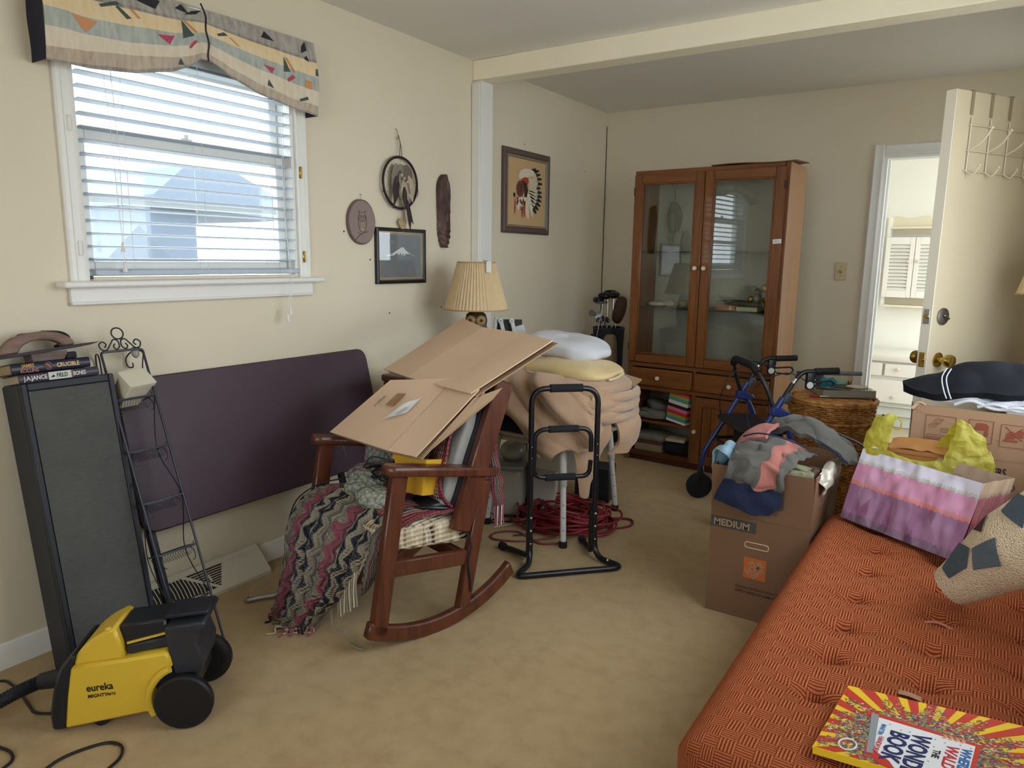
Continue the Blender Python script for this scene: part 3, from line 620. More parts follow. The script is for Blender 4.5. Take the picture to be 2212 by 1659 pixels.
def portrait():
    loc = (0, -1.14, 1.505); th = thing('framed_picture', 'framed profile portrait with a feathered war bonnet on tan ground', 'picture', loc); B = Wf(loc)
    y0, y1, z0, z1 = -1.417, -.862, 1.503, 2.019
    fm = M('taupe frame', '#5b4c43', .4, var=.08, scale=30)
    frame_ring(B(), y0, y1, z0, z1, [(0, 0), (0, .016), (.008, .016), (.012, .024), (.030, .024), (.036, .018), (.052, .018)]).build('frame', fm, th, ang=30)
    frame_ring(B(), y0 + .040, y1 - .040, z0 + .040, z1 - .040, [(0, .017), (.002, .021), (.010, .021), (.014, .012)]).build('inner_lip', M('frame lip', '#8a7b6a', .4), th, ang=30)
    B().box((.010, -1.14, 1.761), (.003, .455, .416)).build('ground', M('tan mat', '#c2a377', .8, var=.06, scale=4), th, ang=0)
    ya, yb, za, zb = y0 + .054, y1 - .054, z0 + .054, z1 - .054
    def P(x, y):    # sketch units of the drawing -> wall
        s = (x - 1448) / 288; yt = 240 + 60 * s; yb_ = 850 + 12 * s; return (ya + (yb - ya) * s, zb + (za - zb) * (y - yt) / (yb_ - yt))
    def F(polys, c, d, nm):
        for pg in polys:
            b = B(); flatpoly(b, [P(x, y) for x, y in pg], .0118 + d); b.build(nm, M('art ' + c, c, .75, var=.2, scale=60), th, ang=0)
    def fe(x0, y0_, x1, y1_, w, a=0., b_=1.):
        n = 8; out = []; dx, dy = x1 - x0, y1_ - y0_; L = sqrt(dx * dx + dy * dy); sx, sy = -dy / L, dx / L
        for sg in (1, -1):
            for k in (range(n + 1) if sg > 0 else range(n, -1, -1)):
                q = a + (b_ - a) * k / n; ww = w * (.35 + .65 * sin(pi * min(1, .25 + .72 * q))) * sg * (0.15 if q > .985 else 1); out.append((x0 + dx * q + sx * ww, y0_ + dy * q + sy * ww))
        return out
    base = (1590, 500); tips = [(1660, 345), (1685, 360), (1698, 395), (1708, 435), (1713, 480), (1700, 520), (1710, 560), (1712, 600), (1708, 640), (1700, 680), (1685, 715), (1668, 745)]
    roots = [(1560, 400), (1572, 400), (1590, 415), (1600, 440), (1605, 470), (1608, 500), (1608, 530), (1606, 550), (1600, 570), (1596, 585), (1592, 600), (1585, 610)]
    F([fe(*r, *t_, 17, 0, .72) for r, t_ in zip(roots, tips)], '#cfc0a6', .0004, 'white_feathers')
    F([fe(*r, *t_, 18, .66, 1.) for r, t_ in zip(roots, tips)], '#24262b', .0008, 'dark_feather_tips')
    F([[(1530, 390), (1545, 360), (1575, 345), (1620, 350), (1645, 370), (1640, 400), (1600, 410), (1575, 440), (1550, 440), (1530, 430)], fe(1575, 570, 1605, 800, 16), fe(1600, 570, 1640, 780, 14), fe(1540, 600, 1530, 720, 22), fe(1520, 590, 1512, 690, 10)], '#d9cdb6', .0010, 'white_down')
    F([[(1545, 440), (1575, 420), (1600, 430), (1605, 470), (1590, 490), (1560, 470)], fe(1505, 620, 1500, 760, 6), fe(1575, 640, 1572, 790, 7), fe(1560, 690, 1555, 790, 6), fe(1515, 600, 1530, 650, 7)], '#a8402c', .0013, 'red_ribbons')
    F([[(1530, 455), (1555, 452), (1570, 480), (1572, 540), (1560, 590), (1535, 605), (1520, 585), (1512, 560), (1517, 545), (1508, 535), (1513, 515), (1510, 500), (1522, 470)]], '#6e3b2a', .0013, 'face')
    F([[(1560, 455), (1590, 480), (1600, 540), (1590, 600), (1570, 600), (1572, 520)], [(1520, 492), (1534, 490), (1532, 498), (1520, 499)], [(1512, 548), (1528, 548), (1526, 553)], [(1545, 480), (1552, 482), (1548, 560), (1542, 560)], [(1487, 575), (1500, 560), (1506, 590), (1495, 610)]], '#3a241d', .0016, 'shade_lines')
    F([fe(1540 + 12 * k, 620 + 14 * (k % 2), 1545 + 10 * k, 665 + 14 * (k % 2), 4) for k in range(4)] + [fe(1535, 690 + 12 * k, 1565, 690 + 12 * k, 3) for k in range(3)], '#2b2220', .0016, 'bead_marks')
portrait()
def switch():
    loc = (1.737, 0, 1.23); th = thing('light_switch', 'ivory light switch plate on the back wall beside the doorway', 'switch', loc); B = Wf(loc); iv = M('ivory plate', '#c9b78f', .4)
    B().box((1.737, -.003, 1.291), (.072, .006, .116), bev=.0025).build('plate', iv, th)
    B().box((1.737, -.008, 1.291), (.012, .006, .026), bev=.001).build('toggle_slot', M('slot', '#8b7c58', .5), th)
    B().bar((1.737, -.008, 1.291), (1.737, -.022, 1.300), .009, .011, (0, 0, 1), bev=.002).build('toggle', iv, th)
    for z in (1.261, 1.321): B().disc((1.737, -.006, z), (0, -1, 0), .0035, .0015, 10).build('screw', M('screw', '#8f8468', .4, .6), th)
switch()
# ------------------------------------------------------------------ leaning loudspeaker, books and tools on it
SPK = Matrix(((.9836, 0, -.1805, .18), (0, 1, 0, -4.19), (.1805, 0, .9836, 0), (0, 0, 0, 1)))     # local: x depth from its back, y width, z height
def speaker():
    loc = (.24, -4.05, 0); th = thing('floor_speaker', 'tall black floor speaker with grey cloth grille leaning on wall', 'speaker', loc); X = Matrix.Translation(-V(loc)) @ SPK
    case = M('black ash vinyl', '#22242b', .55, var=.12, scale=60, stretch=(1, 1, .1), bump=.1, bscale=90)
    b = MB(X); b.box((.058, .14, .47), (.116, .28, .94), bev=.003)
    for y in (.009, .271): b.box((.125, y, .47), (.018, .018, .94), bev=.003)
    for z in (.012, .928): b.box((.125, .14, z), (.018, .244, .024), bev=.003)
    b.build('cabinet', case, th)
    t = NT('grille cloth'); g = t.noise(170, 2, stretch=(1, .25, 1)); t.set(t.mix(t.noise(5, 4), srgb('#35373a'), srgb('#4d4e4c')), .95, 0, .1)
    t.set(t.mix(t.math('MULTIPLY', g, .5), t.mix(t.noise(4, 5), srgb('#4b4c4f'), srgb('#6b6a63')), srgb('#3a3b3e')), .95, 0, .1); t.bump(g, .5, .003)
    MB(X).grid(lambda u, v: V((.131 + .003 * sin(pi * u) * sin(pi * v) ** .5, .020 + .240 * u, .026 + .888 * v)), 12, 24, .004).build('grille', reg(t), th)
speaker()
def book(label, cat_loc, X, sz, cover, pages='#b9a78a', txt=()):
    """lying hardcover: sz = (depth, length, thickness) in the speaker's frame, spine at +x"""
    th = thing('hardcover_book', label, 'book', cat_loc); Y = Matrix.Translation(-V(cat_loc)) @ X
    d, l, t_ = sz; cm = cover
    MB(Y).box((-d / 2, 0, .0015), (d, l, .003), bev=.0008).build('cover', cm, th); MB(Y).box((-d / 2, 0, t_ - .0015), (d, l, .003), bev=.0008).build('cover', cm, th)
    pr = [(-.002, .0), (.003, .002), (.006, t_ * .3), (.0065, t_ * .5), (.006, t_ * .7), (.003, t_ - .002), (-.002, t_)]; n = len(pr)
    MB(Y).add([V((a, y, z)) for y in (-l / 2, l / 2) for a, z in pr], [(i, i + 1, n + i + 1, n + i) for i in range(n - 1)] + [tuple(range(n)), tuple(range(2 * n - 1, n - 1, -1))]).build('spine', cm, th)
    t = NT('pages ' + label[:12]); st = t.noise(30, 2, stretch=(1, .2, 40)); t.set(t.mix(st, srgb(pages), tuple(v * .72 for v in srgb(pages))), .9)
    MB(Y).box((-d / 2 + .003, 0, t_ / 2), (d - .010, l - .010, t_ - .0062)).build('page_block', reg(t), th, ang=0)
    for body, s, y, z, m, sh in txt: text(body, s, m, th, Y @ basis((.0072, y, z), (0, 1, 0), (0, 0, 1)), bold=.0003, depth=.0003, sx=sh)
    return th, Y
wtxt = M('white ink', '#d9d6cf', .6); otxt = M('gold ink', '#d79a55', .6); gtxt = M('dark ink', '#20242a', .6)
X1 = SPK @ Matrix.Translation((.128, .118, .9405)) @ Matrix.Rotation(radians(-1.5), 4, 'Z')
bk1, Y1 = book('grey violet hardcover titled Field of Bones, lying on the speaker top', (.09, -4.06, .945), X1, (.122, .232, .0285), M('violet grey jacket', '#3c3742', .4), txt=[('J.A.JANCE', .019, -.104, .008, wtxt, .80), ('BONES', .0185, .037, .008, wtxt, .66)])
MB(Y1).box((.0063, -.002, .0143), (.0012, .066, .024)).build('jacket_panel', M('pale jacket print', '#b9bcae', .4), bk1)
MB(Y1).box((.0063, .034, .0143), (.0011, .006, .024)).build('jacket_panel', M('jacket maroon print', '#5a2f35', .4), bk1)
text('FIELD', .0185, gtxt, bk1, Y1 @ basis((.0074, -.012, .008), (0, 1, 0), (0, 0, 1)), bold=.0003, depth=.0003, sx=.72)
text('of', .010, wtxt, bk1, Y1 @ basis((.0074, .026, .010), (0, 1, 0), (0, 0, 1)), depth=.0003, sx=.7)
MB(Y1).prism([(0, 0), (.010, .009), (.006, .0), (.013, .002)], .0004, T((.0070, -.030, .009), RY)).build('bird_emblem', gtxt, bk1)
X2 = SPK @ Matrix.Translation((.126, .100, .9705)) @ Matrix.Rotation(radians(2.0), 4, 'Z')
bk2, Y2 = book('navy hardcover titled Crucible, stacked on the other book', (.09, -4.08, .975), X2, (.122, .232, .033), M('navy jacket', '#171b2c', .35), '#a08a68', txt=[('JAMES', .0155, -.088, .018, otxt, .86), ('ROLLINS', .0155, -.094, .003, M('copper ink', '#a8705a', .6), .86), ('CRUCIBLE', .019, .012, .010, M('cream ink', '#e6c48c', .6), .80)])
MB(Y2).lathe([(.0, .0002), (.013, .0)], 20, T((.0071, -.012, .0165), Matrix(((0, 0, 1), (1, 0, 0), (0, 1, 0))))).build('jacket_emblem', M('dark red print', '#4c2026', .5, var=.3, scale=60), bk2)
MB(Y2).tube([V((.0076, -.018, .022)), V((.0076, -.011, .019)), V((.0076, -.007, .011))], .0007, 5).build('sword_mark', M('cream ink'), bk2)
# wood offcut and hand float on the books
X3 = SPK @ Matrix.Translation((.10, .105, 1.0042)) @ Matrix.Rotation(radians(4), 4, 'Z'); loc = (.08, -4.08, 1.01)
wb = thing('wood_block', 'weathered offcut of wood between the books and the hand float', 'wood block', loc); Y = Matrix.Translation(-V(loc)) @ X3
oldw = wood('weathered wood', '#5f4e4a', '#8d7b74', 'y', 1.6, .85)
MB(Y).prism([(-.045, .0), (.050, .0), (.062, .020), (.064, .028), (-.048, .026)], .05, T((-.05, 0, 0), Matrix(((0, 0, 1), (1, 0, 0), (0, 1, 0)))), bev=.0015).build('offcut', oldw, wb)
MB(Y).box((-.03, .075, .012), (.06, .034, .022), bev=.004).build('dark_chip', M('dark chip', '#2a2830', .8), wb)
X4 = SPK @ Matrix.Translation((.095, .105, 1.0325)) @ Matrix.Rotation(radians(6), 4, 'Z') @ Matrix.Rotation(radians(4.5), 4, 'X'); loc = (.08, -4.08, 1.04)
hf = thing('hand_float', 'old wooden plasterer float with an arched handle, atop the books', 'hand float', loc); Y = Matrix.Translation(-V(loc)) @ X4
MB(Y).prism([(-.135, 0), (.10, 0), (.125, .0), (.165, .006), (.10, .009), (-.135, .009)], .085, T((-.055, 0, 0), Matrix(((0, 0, 1), (1, 0, 0), (0, 1, 0))))).build('plate', M('float plate', '#3e3a3c', .8, var=.2, scale=30), hf)
arc = lambda r0, r1: [( -.02 + r0 * cos(a), r1 * sin(a)) for a in [pi - pi * k / 20 for k in range(21)]]
out = [(-.128, .0), (-.13, .012), (-.112, .034), (-.085, .05), (-.04, .058), (.01, .058), (.05, .048), (.082, .03), (.095, .012), (.095, .0)]
inn = [(.06, .0), (.052, .014), (.03, .026), (.0, .032), (-.035, .031), (-.062, .022), (-.078, .008), (-.08, .0)]
MB(Y).prism(out + inn, .032, T((-.028, 0, .009), Matrix(((0, 0, 1), (1, 0, 0), (0, 1, 0)))), bev=.005).build('handle', wood('worn handle', '#6b554d', '#93786b', 'y', 1.2, .7), hf)
MB(Y).tube(catmull([(-.05, .06, .012), (-.05, .10, .018), (-.05, .108, .038), (-.05, .085, .055), (-.05, .03, .064)], 6), .007, 8).build('strap_loop', M('black webbing', '#1c1c1f', .8), hf)
MB(Y).box((-.06, .02, .062), (.03, .11, .010), Matrix.Rotation(radians(-4), 3, 'X'), bev=.003).build('rasp', M('grey rasp', '#6d6058', .7, var=.2, scale=80), hf)

# ------------------------------------------------------------------ folding table leaning on the wall
def card_table():
    loc = (.12, -3.24, 0); th = thing('folding_table', 'plum brown folding table top leaning against the wall below the window', 'table', loc)
    up = V((-.135, 0, .545)).normalized(); nrm = V((up.z, 0, -up.x)); O = V((.155, -3.85, .355)); X = Matrix.Translation(-V(loc)) @ Matrix((( 0, up.x, nrm.x, O.x), (1, 0, 0, O.y), (0, up.z, nrm.z, O.z), (0, 0, 0, 1)))
    W_, Hh = 1.232, .562
    pts = fillet([(0, 0, 0), (W_, 0, 0), (W_, Hh, 0), (0, Hh, 0)], .06, 8, True)
    MB(X).prism([(p.x, p.y) for p in pts], .022, T((0, 0, -.022)), bev=.006).build('top', M('plum vinyl', '#43313b', .5, var=.06, scale=3, bump=.12, bscale=260), th)
    q = MB(X); ring = [(p.x * (1 - .012) + .006, p.y * .98 + .006, -.026) for p in pts]; q.tube(ring, .008, 6, True); q.build('edge_rail', M('dark steel', '#27272c', .45, .6), th)
    leg = M('dark steel')
    for y in (.035, .955): MB(X).bar((y, .06, -.040), (y, -.363, -.008), .030, .022, (0, 0, 1), bev=.003).build('leg', leg, th)
    MB(X).bar((.10, .3, -.035), (.955, .3, -.035), .02, .016, (0, 0, 1)).build('brace', leg, th)
    for x, l in ((.965, .06), (.972, .09), (.968, .03)): MB(X).tube([(x, .16, .0003), (x + .004, .16 - l, .0003)], .0012, 4).build('scuff', M('scuff mark', '#6d6265', .7), th)
card_table()

# ------------------------------------------------------------------ wire spice rack leaning on the wall
RK0 = V((.472, -3.845, 0)); RKU = V((-.382, 0, 1.0)).normalized(); RKN = V((RKU.z, 0, -RKU.x))
RKX = Matrix(((0, RKU.x, RKN.x, RK0.x), (1, 0, 0, RK0.y), (0, RKU.z, RKN.z, RK0.z), (0, 0, 0, 1)))    # local: x across, y up the rack, z out of it
def rack():
    loc = (.45, -3.845, 0); th = thing('wire_rack', 'tall narrow black wire rack with scrolled top leaning by speaker', 'rack', loc); X = Matrix.Translation(-V(loc)) @ RKX
    wire = M('black wire', '#3a3b40', .4, .7); thin = M('thin wire', '#45464a', .45, .6); L = 1.085; w = .072
    rail = MB(X); rail.tube(fillet([(-w, .008, 0), (-w, L, 0), (w, L, 0), (w, .008, 0)], [0, .012, .012, 0], 5), .0042, 7); rail.build('outer_frame', wire, th)
    MB(X).tube(fillet([(-w, .006, 0), (-w, .006, -.07), (w, .006, -.07), (w, .006, 0)], .01, 4, True), .0035, 6, True).build('foot', wire, th)
    # scrolls on top
    def spiral(c, r0, a0, turns, sgn=1, n=26, pts=None):
        return [(c[0] + r0 * (1 - .62 * k / n) * cos(a0 + sgn * turns * 2 * pi * k / n), c[1] + r0 * (1 - .62 * k / n) * sin(a0 + sgn * turns * 2 * pi * k / n), 0) for k in range(n + 1)]
    MB(X).tube([(.0 + .020 * cos(2 * pi * k / 24), L + .062 + .020 * sin(2 * pi * k / 24), 0) for k in range(24)], .0027, 6, True).build('finial_ring', wire, th)
    for s in (-1, 1):
        MB(X).tube([(s * p[0], p[1], 0) for p in catmull([V((.054, L + .016, 0)), V((.047, L + .026, 0)), V((.058, L + .036, 0)), V((.071, L + .026, 0)), V((.066, L + .010, 0)), V((.05, L + .006, 0)), V((.034, L + .024, 0)), V((.02, L + .041, 0)), V((.006, L + .036, 0)), V((.004, L + .016, 0)), V((.016, L + .006, 0)), V((.024, L + .016, 0)), V((.018, L + .026, 0))], 6)], .0026, 6).build('scroll', wire, th)
        MB(X).tube([(s * p[0], p[1], p[2]) for p in catmull([V((w - .002, L - .09, -.04)), V((w, L - .05, -.025)), V((w + .004, L - .01, -.012)), V((w - .008, L + .006, -.05)), V((w - .02, L - .01, -.085)), V((w - .018, L - .04, -.09)), V((w - .006, L - .045, -.08)), V((w - .006, L - .03, -.075))], 5)], .0026, 6).build('side_scroll', wire, th)
    for k, y in enumerate((.915, .733, .552, .372, .192, .028)):
        dn = V((0, -.03, -.075))                                            # trays run back, level with the floor
        tr = MB(X); A = V((-w, y, 0)); B_ = V((w, y, 0)); C_ = B_ + dn; D_ = A + dn
        tr.tube([A, B_], .003, 6); tr.build('rung', wire, th)
        tr = MB(X); tr.tube([A + V((.004, .012, -.006)), A + V((.01, -.004, -.002)), B_ + V((-.01, -.004, -.002)), B_ + V((-.008, .012, -.006))], .0016, 5); tr.tube([D_ + V((.004, .03, 0)), C_ + V((-.004, .03, 0))], .002, 5)
        tr.tube([A, D_ + V((.004, .03, 0))], .002, 5); tr.tube([B_, C_ + V((-.004, .03, 0))], .002, 5)
        if k < 5:
            for j in range(1, 15): x = -w + 2 * w * j / 15; tr.tube([(x, y - .002, 0), (x, y - .022, -.02), (x, y - .034, -.05), (x, y, -.075)], .0008, 4)
        tr.build('tray', thin, th, kind='stuff')
        for s in (-1, 1):
            if k < 5: MB(X).tube([(s * p[0], p[1], p[2]) for p in catmull([V((w - .03, y - .01, -.03)), V((w - .02, y - .004, -.02)), V((w - .012, y - .02, -.008)), V((w - .016, y - .045, -.004)), V((w - .024, y - .05, -.006))], 5)], .0016, 5).build('hook', wire, th)
    for s in (-1, 1): MB(X).tube(catmull([(s * w, .19, -.0), (s * (w - .004), .36, -.075), (s * w, .55, -.01), (s * (w - .004), .73, -.075), (s * w, .915, -.005)], 6), .002, 5).build('back_brace', wire, th)
    MB(X).sphere((.05, L - .008, -.012), (.014, .022, .012), 10, 8).build('twist_tie', M('clear scrap', '#8d8a84', .3), th)
rack()
def planter():
    loc = (.17, -3.86, .86); th = thing('white_container', 'small cream plastic container tilted in the top wire rack tray', 'container', loc)
    X = Matrix.Translation(-V(loc)) @ Matrix.Translation((.118, -3.842, .878)) @ Matrix.Rotation(radians(10), 4, 'Z') @ Matrix.Rotation(radians(38), 4, 'Y')
    m = M('cream plastic', '#d6d0bb', .4)
    def ring(z, a, b_, r): return [(p.x, p.y, z) for p in fillet([(-a, -b_, 0), (a, -b_, 0), (a, b_, 0), (-a, b_, 0)], r, 3, True)]
    rs = [ring(-.055, .026, .038, .006), ring(.045, .034, .049, .007), ring(.046, .0375, .0525, .008), ring(.06, .038, .053, .008), ring(.060, .034, .049, .007), ring(-.045, .025, .037, .006)]
    b = MB(X); n = len(rs[0]); b.add([V(p) for r in rs for p in r], [(i * n + k, i * n + (k + 1) % n, (i + 1) * n + (k + 1) % n, (i + 1) * n + k) for i in range(5) for k in range(n)] + [tuple(range(n)), tuple(5 * n + k for k in range(n))]); b.build('tub', m, th, ang=30)
    MB(X).box((0, 0, .0585), (.070, .100, .004), bev=.001).build('lid', m, th)
planter()

# ------------------------------------------------------------------ canister vacuum
def vacuum():
    loc = (.64, -4.13, 0); th = thing('canister_vacuum', 'yellow and black canister vacuum on the carpet beside the speaker', 'vacuum', loc)
    X = Matrix.Translation(-V(loc)) @ Matrix(((.737, -.676, 0, .5), (.676, .737, 0, -4.325), (0, 0, 1, 0), (0, 0, 0, 1)))   # x along, y away, z up
    S = Matrix(((1, 0, 0), (0, 0, 1), (0, 1, 0)))          # profile xy -> xz, extruded along +y
    yel = M('vacuum yellow', '#d9b63a', .38, spec=.5, bump=.05, bscale=260); bl = M('vacuum black', '#1d1f26', .4, spec=.45); bl2 = M('vacuum charcoal', '#2c2e34', .45)
    P = lambda prof, d, y0, bev: MB(X).prism(prof, d, T((0, y0, 0), S), bev=bev)
    wc = (.342, .086); n = 10
    archp = [(wc[0] + .103 * cos(a), wc[1] + .103 * sin(a)) for a in [radians(118 + (205 - 118) * k / n) for k in range(n + 1)]]
    low = P([(.012, .012), (.025, .11), (.042, .200), (.18, .212), (.296, .226), (.304, .214), (.311, .175)] + archp + [(.228, .043)], .19, 0, .007); low.build('lower_housing', yel, th)
    P([(.042, .196), (.055, .230), (.078, .256), (.108, .280), (.140, .297), (.162, .306), (.172, .265), (.183, .208)], .15, .012, .008).build('bag_lid', yel, th)
    MB(X).sphere((.142, .024, .298), (.010, .010, .006), 12, 8).build('lid_latch', yel, th)
    # rim round the wheel arch
    MB(X).tube([(wc[0] + .098 * cos(a), -.002, wc[1] + .098 * sin(a)) for a in [radians(112 + (208 - 112) * k / 14) for k in range(15)]], .011, 8).build('arch_rim', yel, th)
    P([(-.020, .010), (-.022, .06), (-.006, .14), (.018, .205), (.045, .235), (.056, .232), (.046, .200), (.030, .11), (.016, .010)], .194, -.002, .008).build('front_shell', bl, th)
    P([(.186, .205), (.172, .268), (.165, .300), (.29, .312), (.30, .214)], .11, .035, .006).build('hose_cradle', bl, th)
    MB(X).bar((.185, .033, .247), (.298, .033, .272), .006, .006).build('yellow_trim', yel, th)
    MB(X).bar((.185, .030, .228), (.298, .030, .248), .012, .028, bev=.005).build('carry_grip', bl2, th)
    P([(.298, .224), (.308, .170), (.312, .150), (.385, .150), (.392, .20), (.378, .238), (.376, .275), (.405, .290), (.402, .308), (.292, .296)], .17, .010, .006).build('rear_housing', bl2, th)
    MB(X).bar((.29, .085, .316), (.408, .085, .324), .10, .012, bev=.003).build('rear_ledge', bl, th)
    MB(X).box((.315, .095, .155), (.12, .16, .12), bev=.01).build('motor_case', bl, th)
    for y0, sg in ((-.030, -1), (.196, 1)):
        w = MB(X).lathe([(.0, .0), (.060, .0), (.070, .003), (.080, .010), (.0815, .016), (.0815, .028), (.076, .034), (.0, .034)], 40, T((wc[0], y0 + (.034 if sg < 0 else 0), .0815), frame((0, -1 if sg < 0 else 1, 0)) if sg < 0 else frame((0, 1, 0))))
        w.build('wheel', M('wheel rubber', '#131419', .5, bump=.06, bscale=200), th, ang=30)
    MB(X).disc((.10, .02, .020), (0, 1, 0), .020, .15, 20, .003).build('front_roller', bl, th)
    h = [(-.012, .095, .115), (-.05, .10, .112), (-.085, .105, .105)]
    MB(X).tube(h, [.026, .026, .024], 16).build('hose_cuff', bl, th)
    pts = catmull([V((-.08, .105, .106)), V((-.14, .08, .09)), V((-.24, .03, .055)), V((-.36, -.02, .03)), V((-.5, -.02, .03))], 26); MB(X).tube(pts, [.0185 + .0022 * (i % 2) for i in range(len(pts))], 14).build('hose', M('hose black', '#1a1c25', .5), th)
    ink = M('black ink', '#1d1b16', .6); fx = lambda l, z: X @ basis((l, -.0004, z), (1, 0, .06), (0, 0, 1))
    text('eureka', .030, ink, th, fx(.080, .124), bold=.0007, depth=.0003, sx=.86); text('MIGHTY', .0145, ink, th, fx(.081, .104), bold=.0004, depth=.0003, shear=.25, sx=.98); text('MITE', .0115, ink, th, fx(.133, .1075), bold=.0002, depth=.0003, shear=.25, sx=.9)
vacuum()
cordm = M('dark cord rubber', '#1d1819', .5)
c = MB(Matrix.Translation((-.6, 4.35, 0))); c.tube(catmull([(.34, -4.50, .005), (.40, -4.462, .005), (.437, -4.448, .005), (.48, -4.441, .005), (.52, -4.455, .005), (.545, -4.50, .005), (.60, -4.54, .005), (.66, -4.50, .005), (.625, -4.412, .005), (.618, -4.37, .005), (.628, -4.322, .005), (.655, -4.272, .005), (.698, -4.258, .005), (.738, -4.28, .005), (.757, -4.316, .005), (.78, -4.40, .005), (.76, -4.52, .005), (.74, -4.70, .005)], 7), .0042, 8)
o = c.build('power_cord', cordm); o.location = (.6, -4.35, 0); tag(o, 'dark power cord looping over the carpet in the front left corner', 'cord')
c = MB(Matrix.Translation((-.2, 4.31, 0))); c.tube(catmull([(-.0 + .02, -4.40, .005), (.081, -4.311, .005), (.133, -4.299, .005), (.204, -4.303, .005), (.303, -4.319, .005), (.35, -4.322, .005), (.40, -4.29, .005), (.46, -4.24, .005)], 7), .004, 8)
o = c.build('power_cord', cordm); o.location = (.2, -4.31, 0); tag(o, 'thin dark cord on the carpet behind the vacuum hose', 'cord')

# ------------------------------------------------------------------ baseboard heat register
def vent():
    loc = (.05, -3.6, 0); th = thing('floor_register', 'cream metal baseboard heat register below the folding table', 'register', loc); B = Wf(loc)
    m = M('cream enamel', '#cfc8b6', .45, var=.06, scale=12); y0, y1 = -3.93, -3.302
    pf = [(.014, 0), (.116, 0), (.118, .014), (.112, .022), (.034, .100), (.022, .108), (.014, .108)]; n = len(pf)
    B().add([V((a, y, z)) for y in (y0, y1) for a, z in pf], [(i, (i + 1) % n, n + (i + 1) % n, n + i) for i in range(n)] + [tuple(range(n)), tuple(range(2 * n - 1, n - 1, -1))]).build('housing', m, th, ang=30)
    o = V((.034, 0, .100)); d = V((.078, 0, -.078)); nn = V((.707, 0, .707)); Q = lambda s, t_, h=.0: o + d * t_ + nn * h + V((0, y1 - s, 0))
    dark = M('register shadow gap', '#2c2720', .8)
    def quad(pts, h, mat, nm): B().add([Q(s, t_, h) for s, t_ in pts] + [Q(s, t_, h - .004) for s, t_ in pts], [tuple(range(len(pts)))] + [(i, (i + 1) % len(pts), len(pts) + (i + 1) % len(pts), len(pts) + i) for i in range(len(pts))]).build(nm, mat, th, ang=0)
    quad([(.185, .10), (.345, .10), (.232, .90)], .0006, dark, 'grille_opening'); quad([(.365, .12), (.60, .12), (.60, .92), (.25, .92)], .0006, dark, 'grille_opening')
    sl = M('cream enamel')
    for k in range(1, 9):
        t_ = .10 + .8 * k / 9; a = .185 + .047 * k / 9; b_ = .345 - .113 * k / 9; B().bar(Q(a, t_, .002), Q(b_, t_, .002), .003, .004, nn).build('louver', sl, th)
    for k in range(22):
        s = .275 + .0145 * k; top = .12 if s > .365 else .12 + (.365 - s) / .115 * .8
        B().tube([Q(s, .92, .002), Q(s - .003, (top + .92) / 2, .002), Q(s, top, .002)], .0022, 5).build('louver', sl, th)
    B().bar(Q(.005, .05, .0), Q(.60, .05, .0), .006, .006, nn).build('top_lip', sl, th)
    B().bar(Q(.262, .35, .003), Q(.262, .62, .008), .008, .004, nn).build('damper_lever', sl, th)
vent()
# hand tool on the carpet
loc = (.31, -3.46, 0); kn = thing('pruning_saw', 'silver handled hand tool lying on carpet by the rocker', 'hand tool', loc); B = Wf(loc)
a, b_ = V((.262, -3.540, .013)), V((.340, -3.422, .016)); d = (b_ - a).normalized(); s = V((d.y, -d.x, 0))
B().tube([a, a + d * .008 + s * .003, a + d * .05 - s * .003, a + d * .10 + s * .002, b_], [.006, .0125, .0115, .0125, .010], 12, flat=.8).build('handle', M('silver paint', '#a9a6a4', .3, .7), kn)
B().bar(b_, b_ + d * .10, .024, .004, (0, 0, 1)).build('blade', M('brown blade', '#2c201f', .5), kn)
for q in (.012, .126): B().sphere(a + d * q + V((0, 0, .0095)), .003, 8, 6).build('rivet', M('dark steel'), kn)
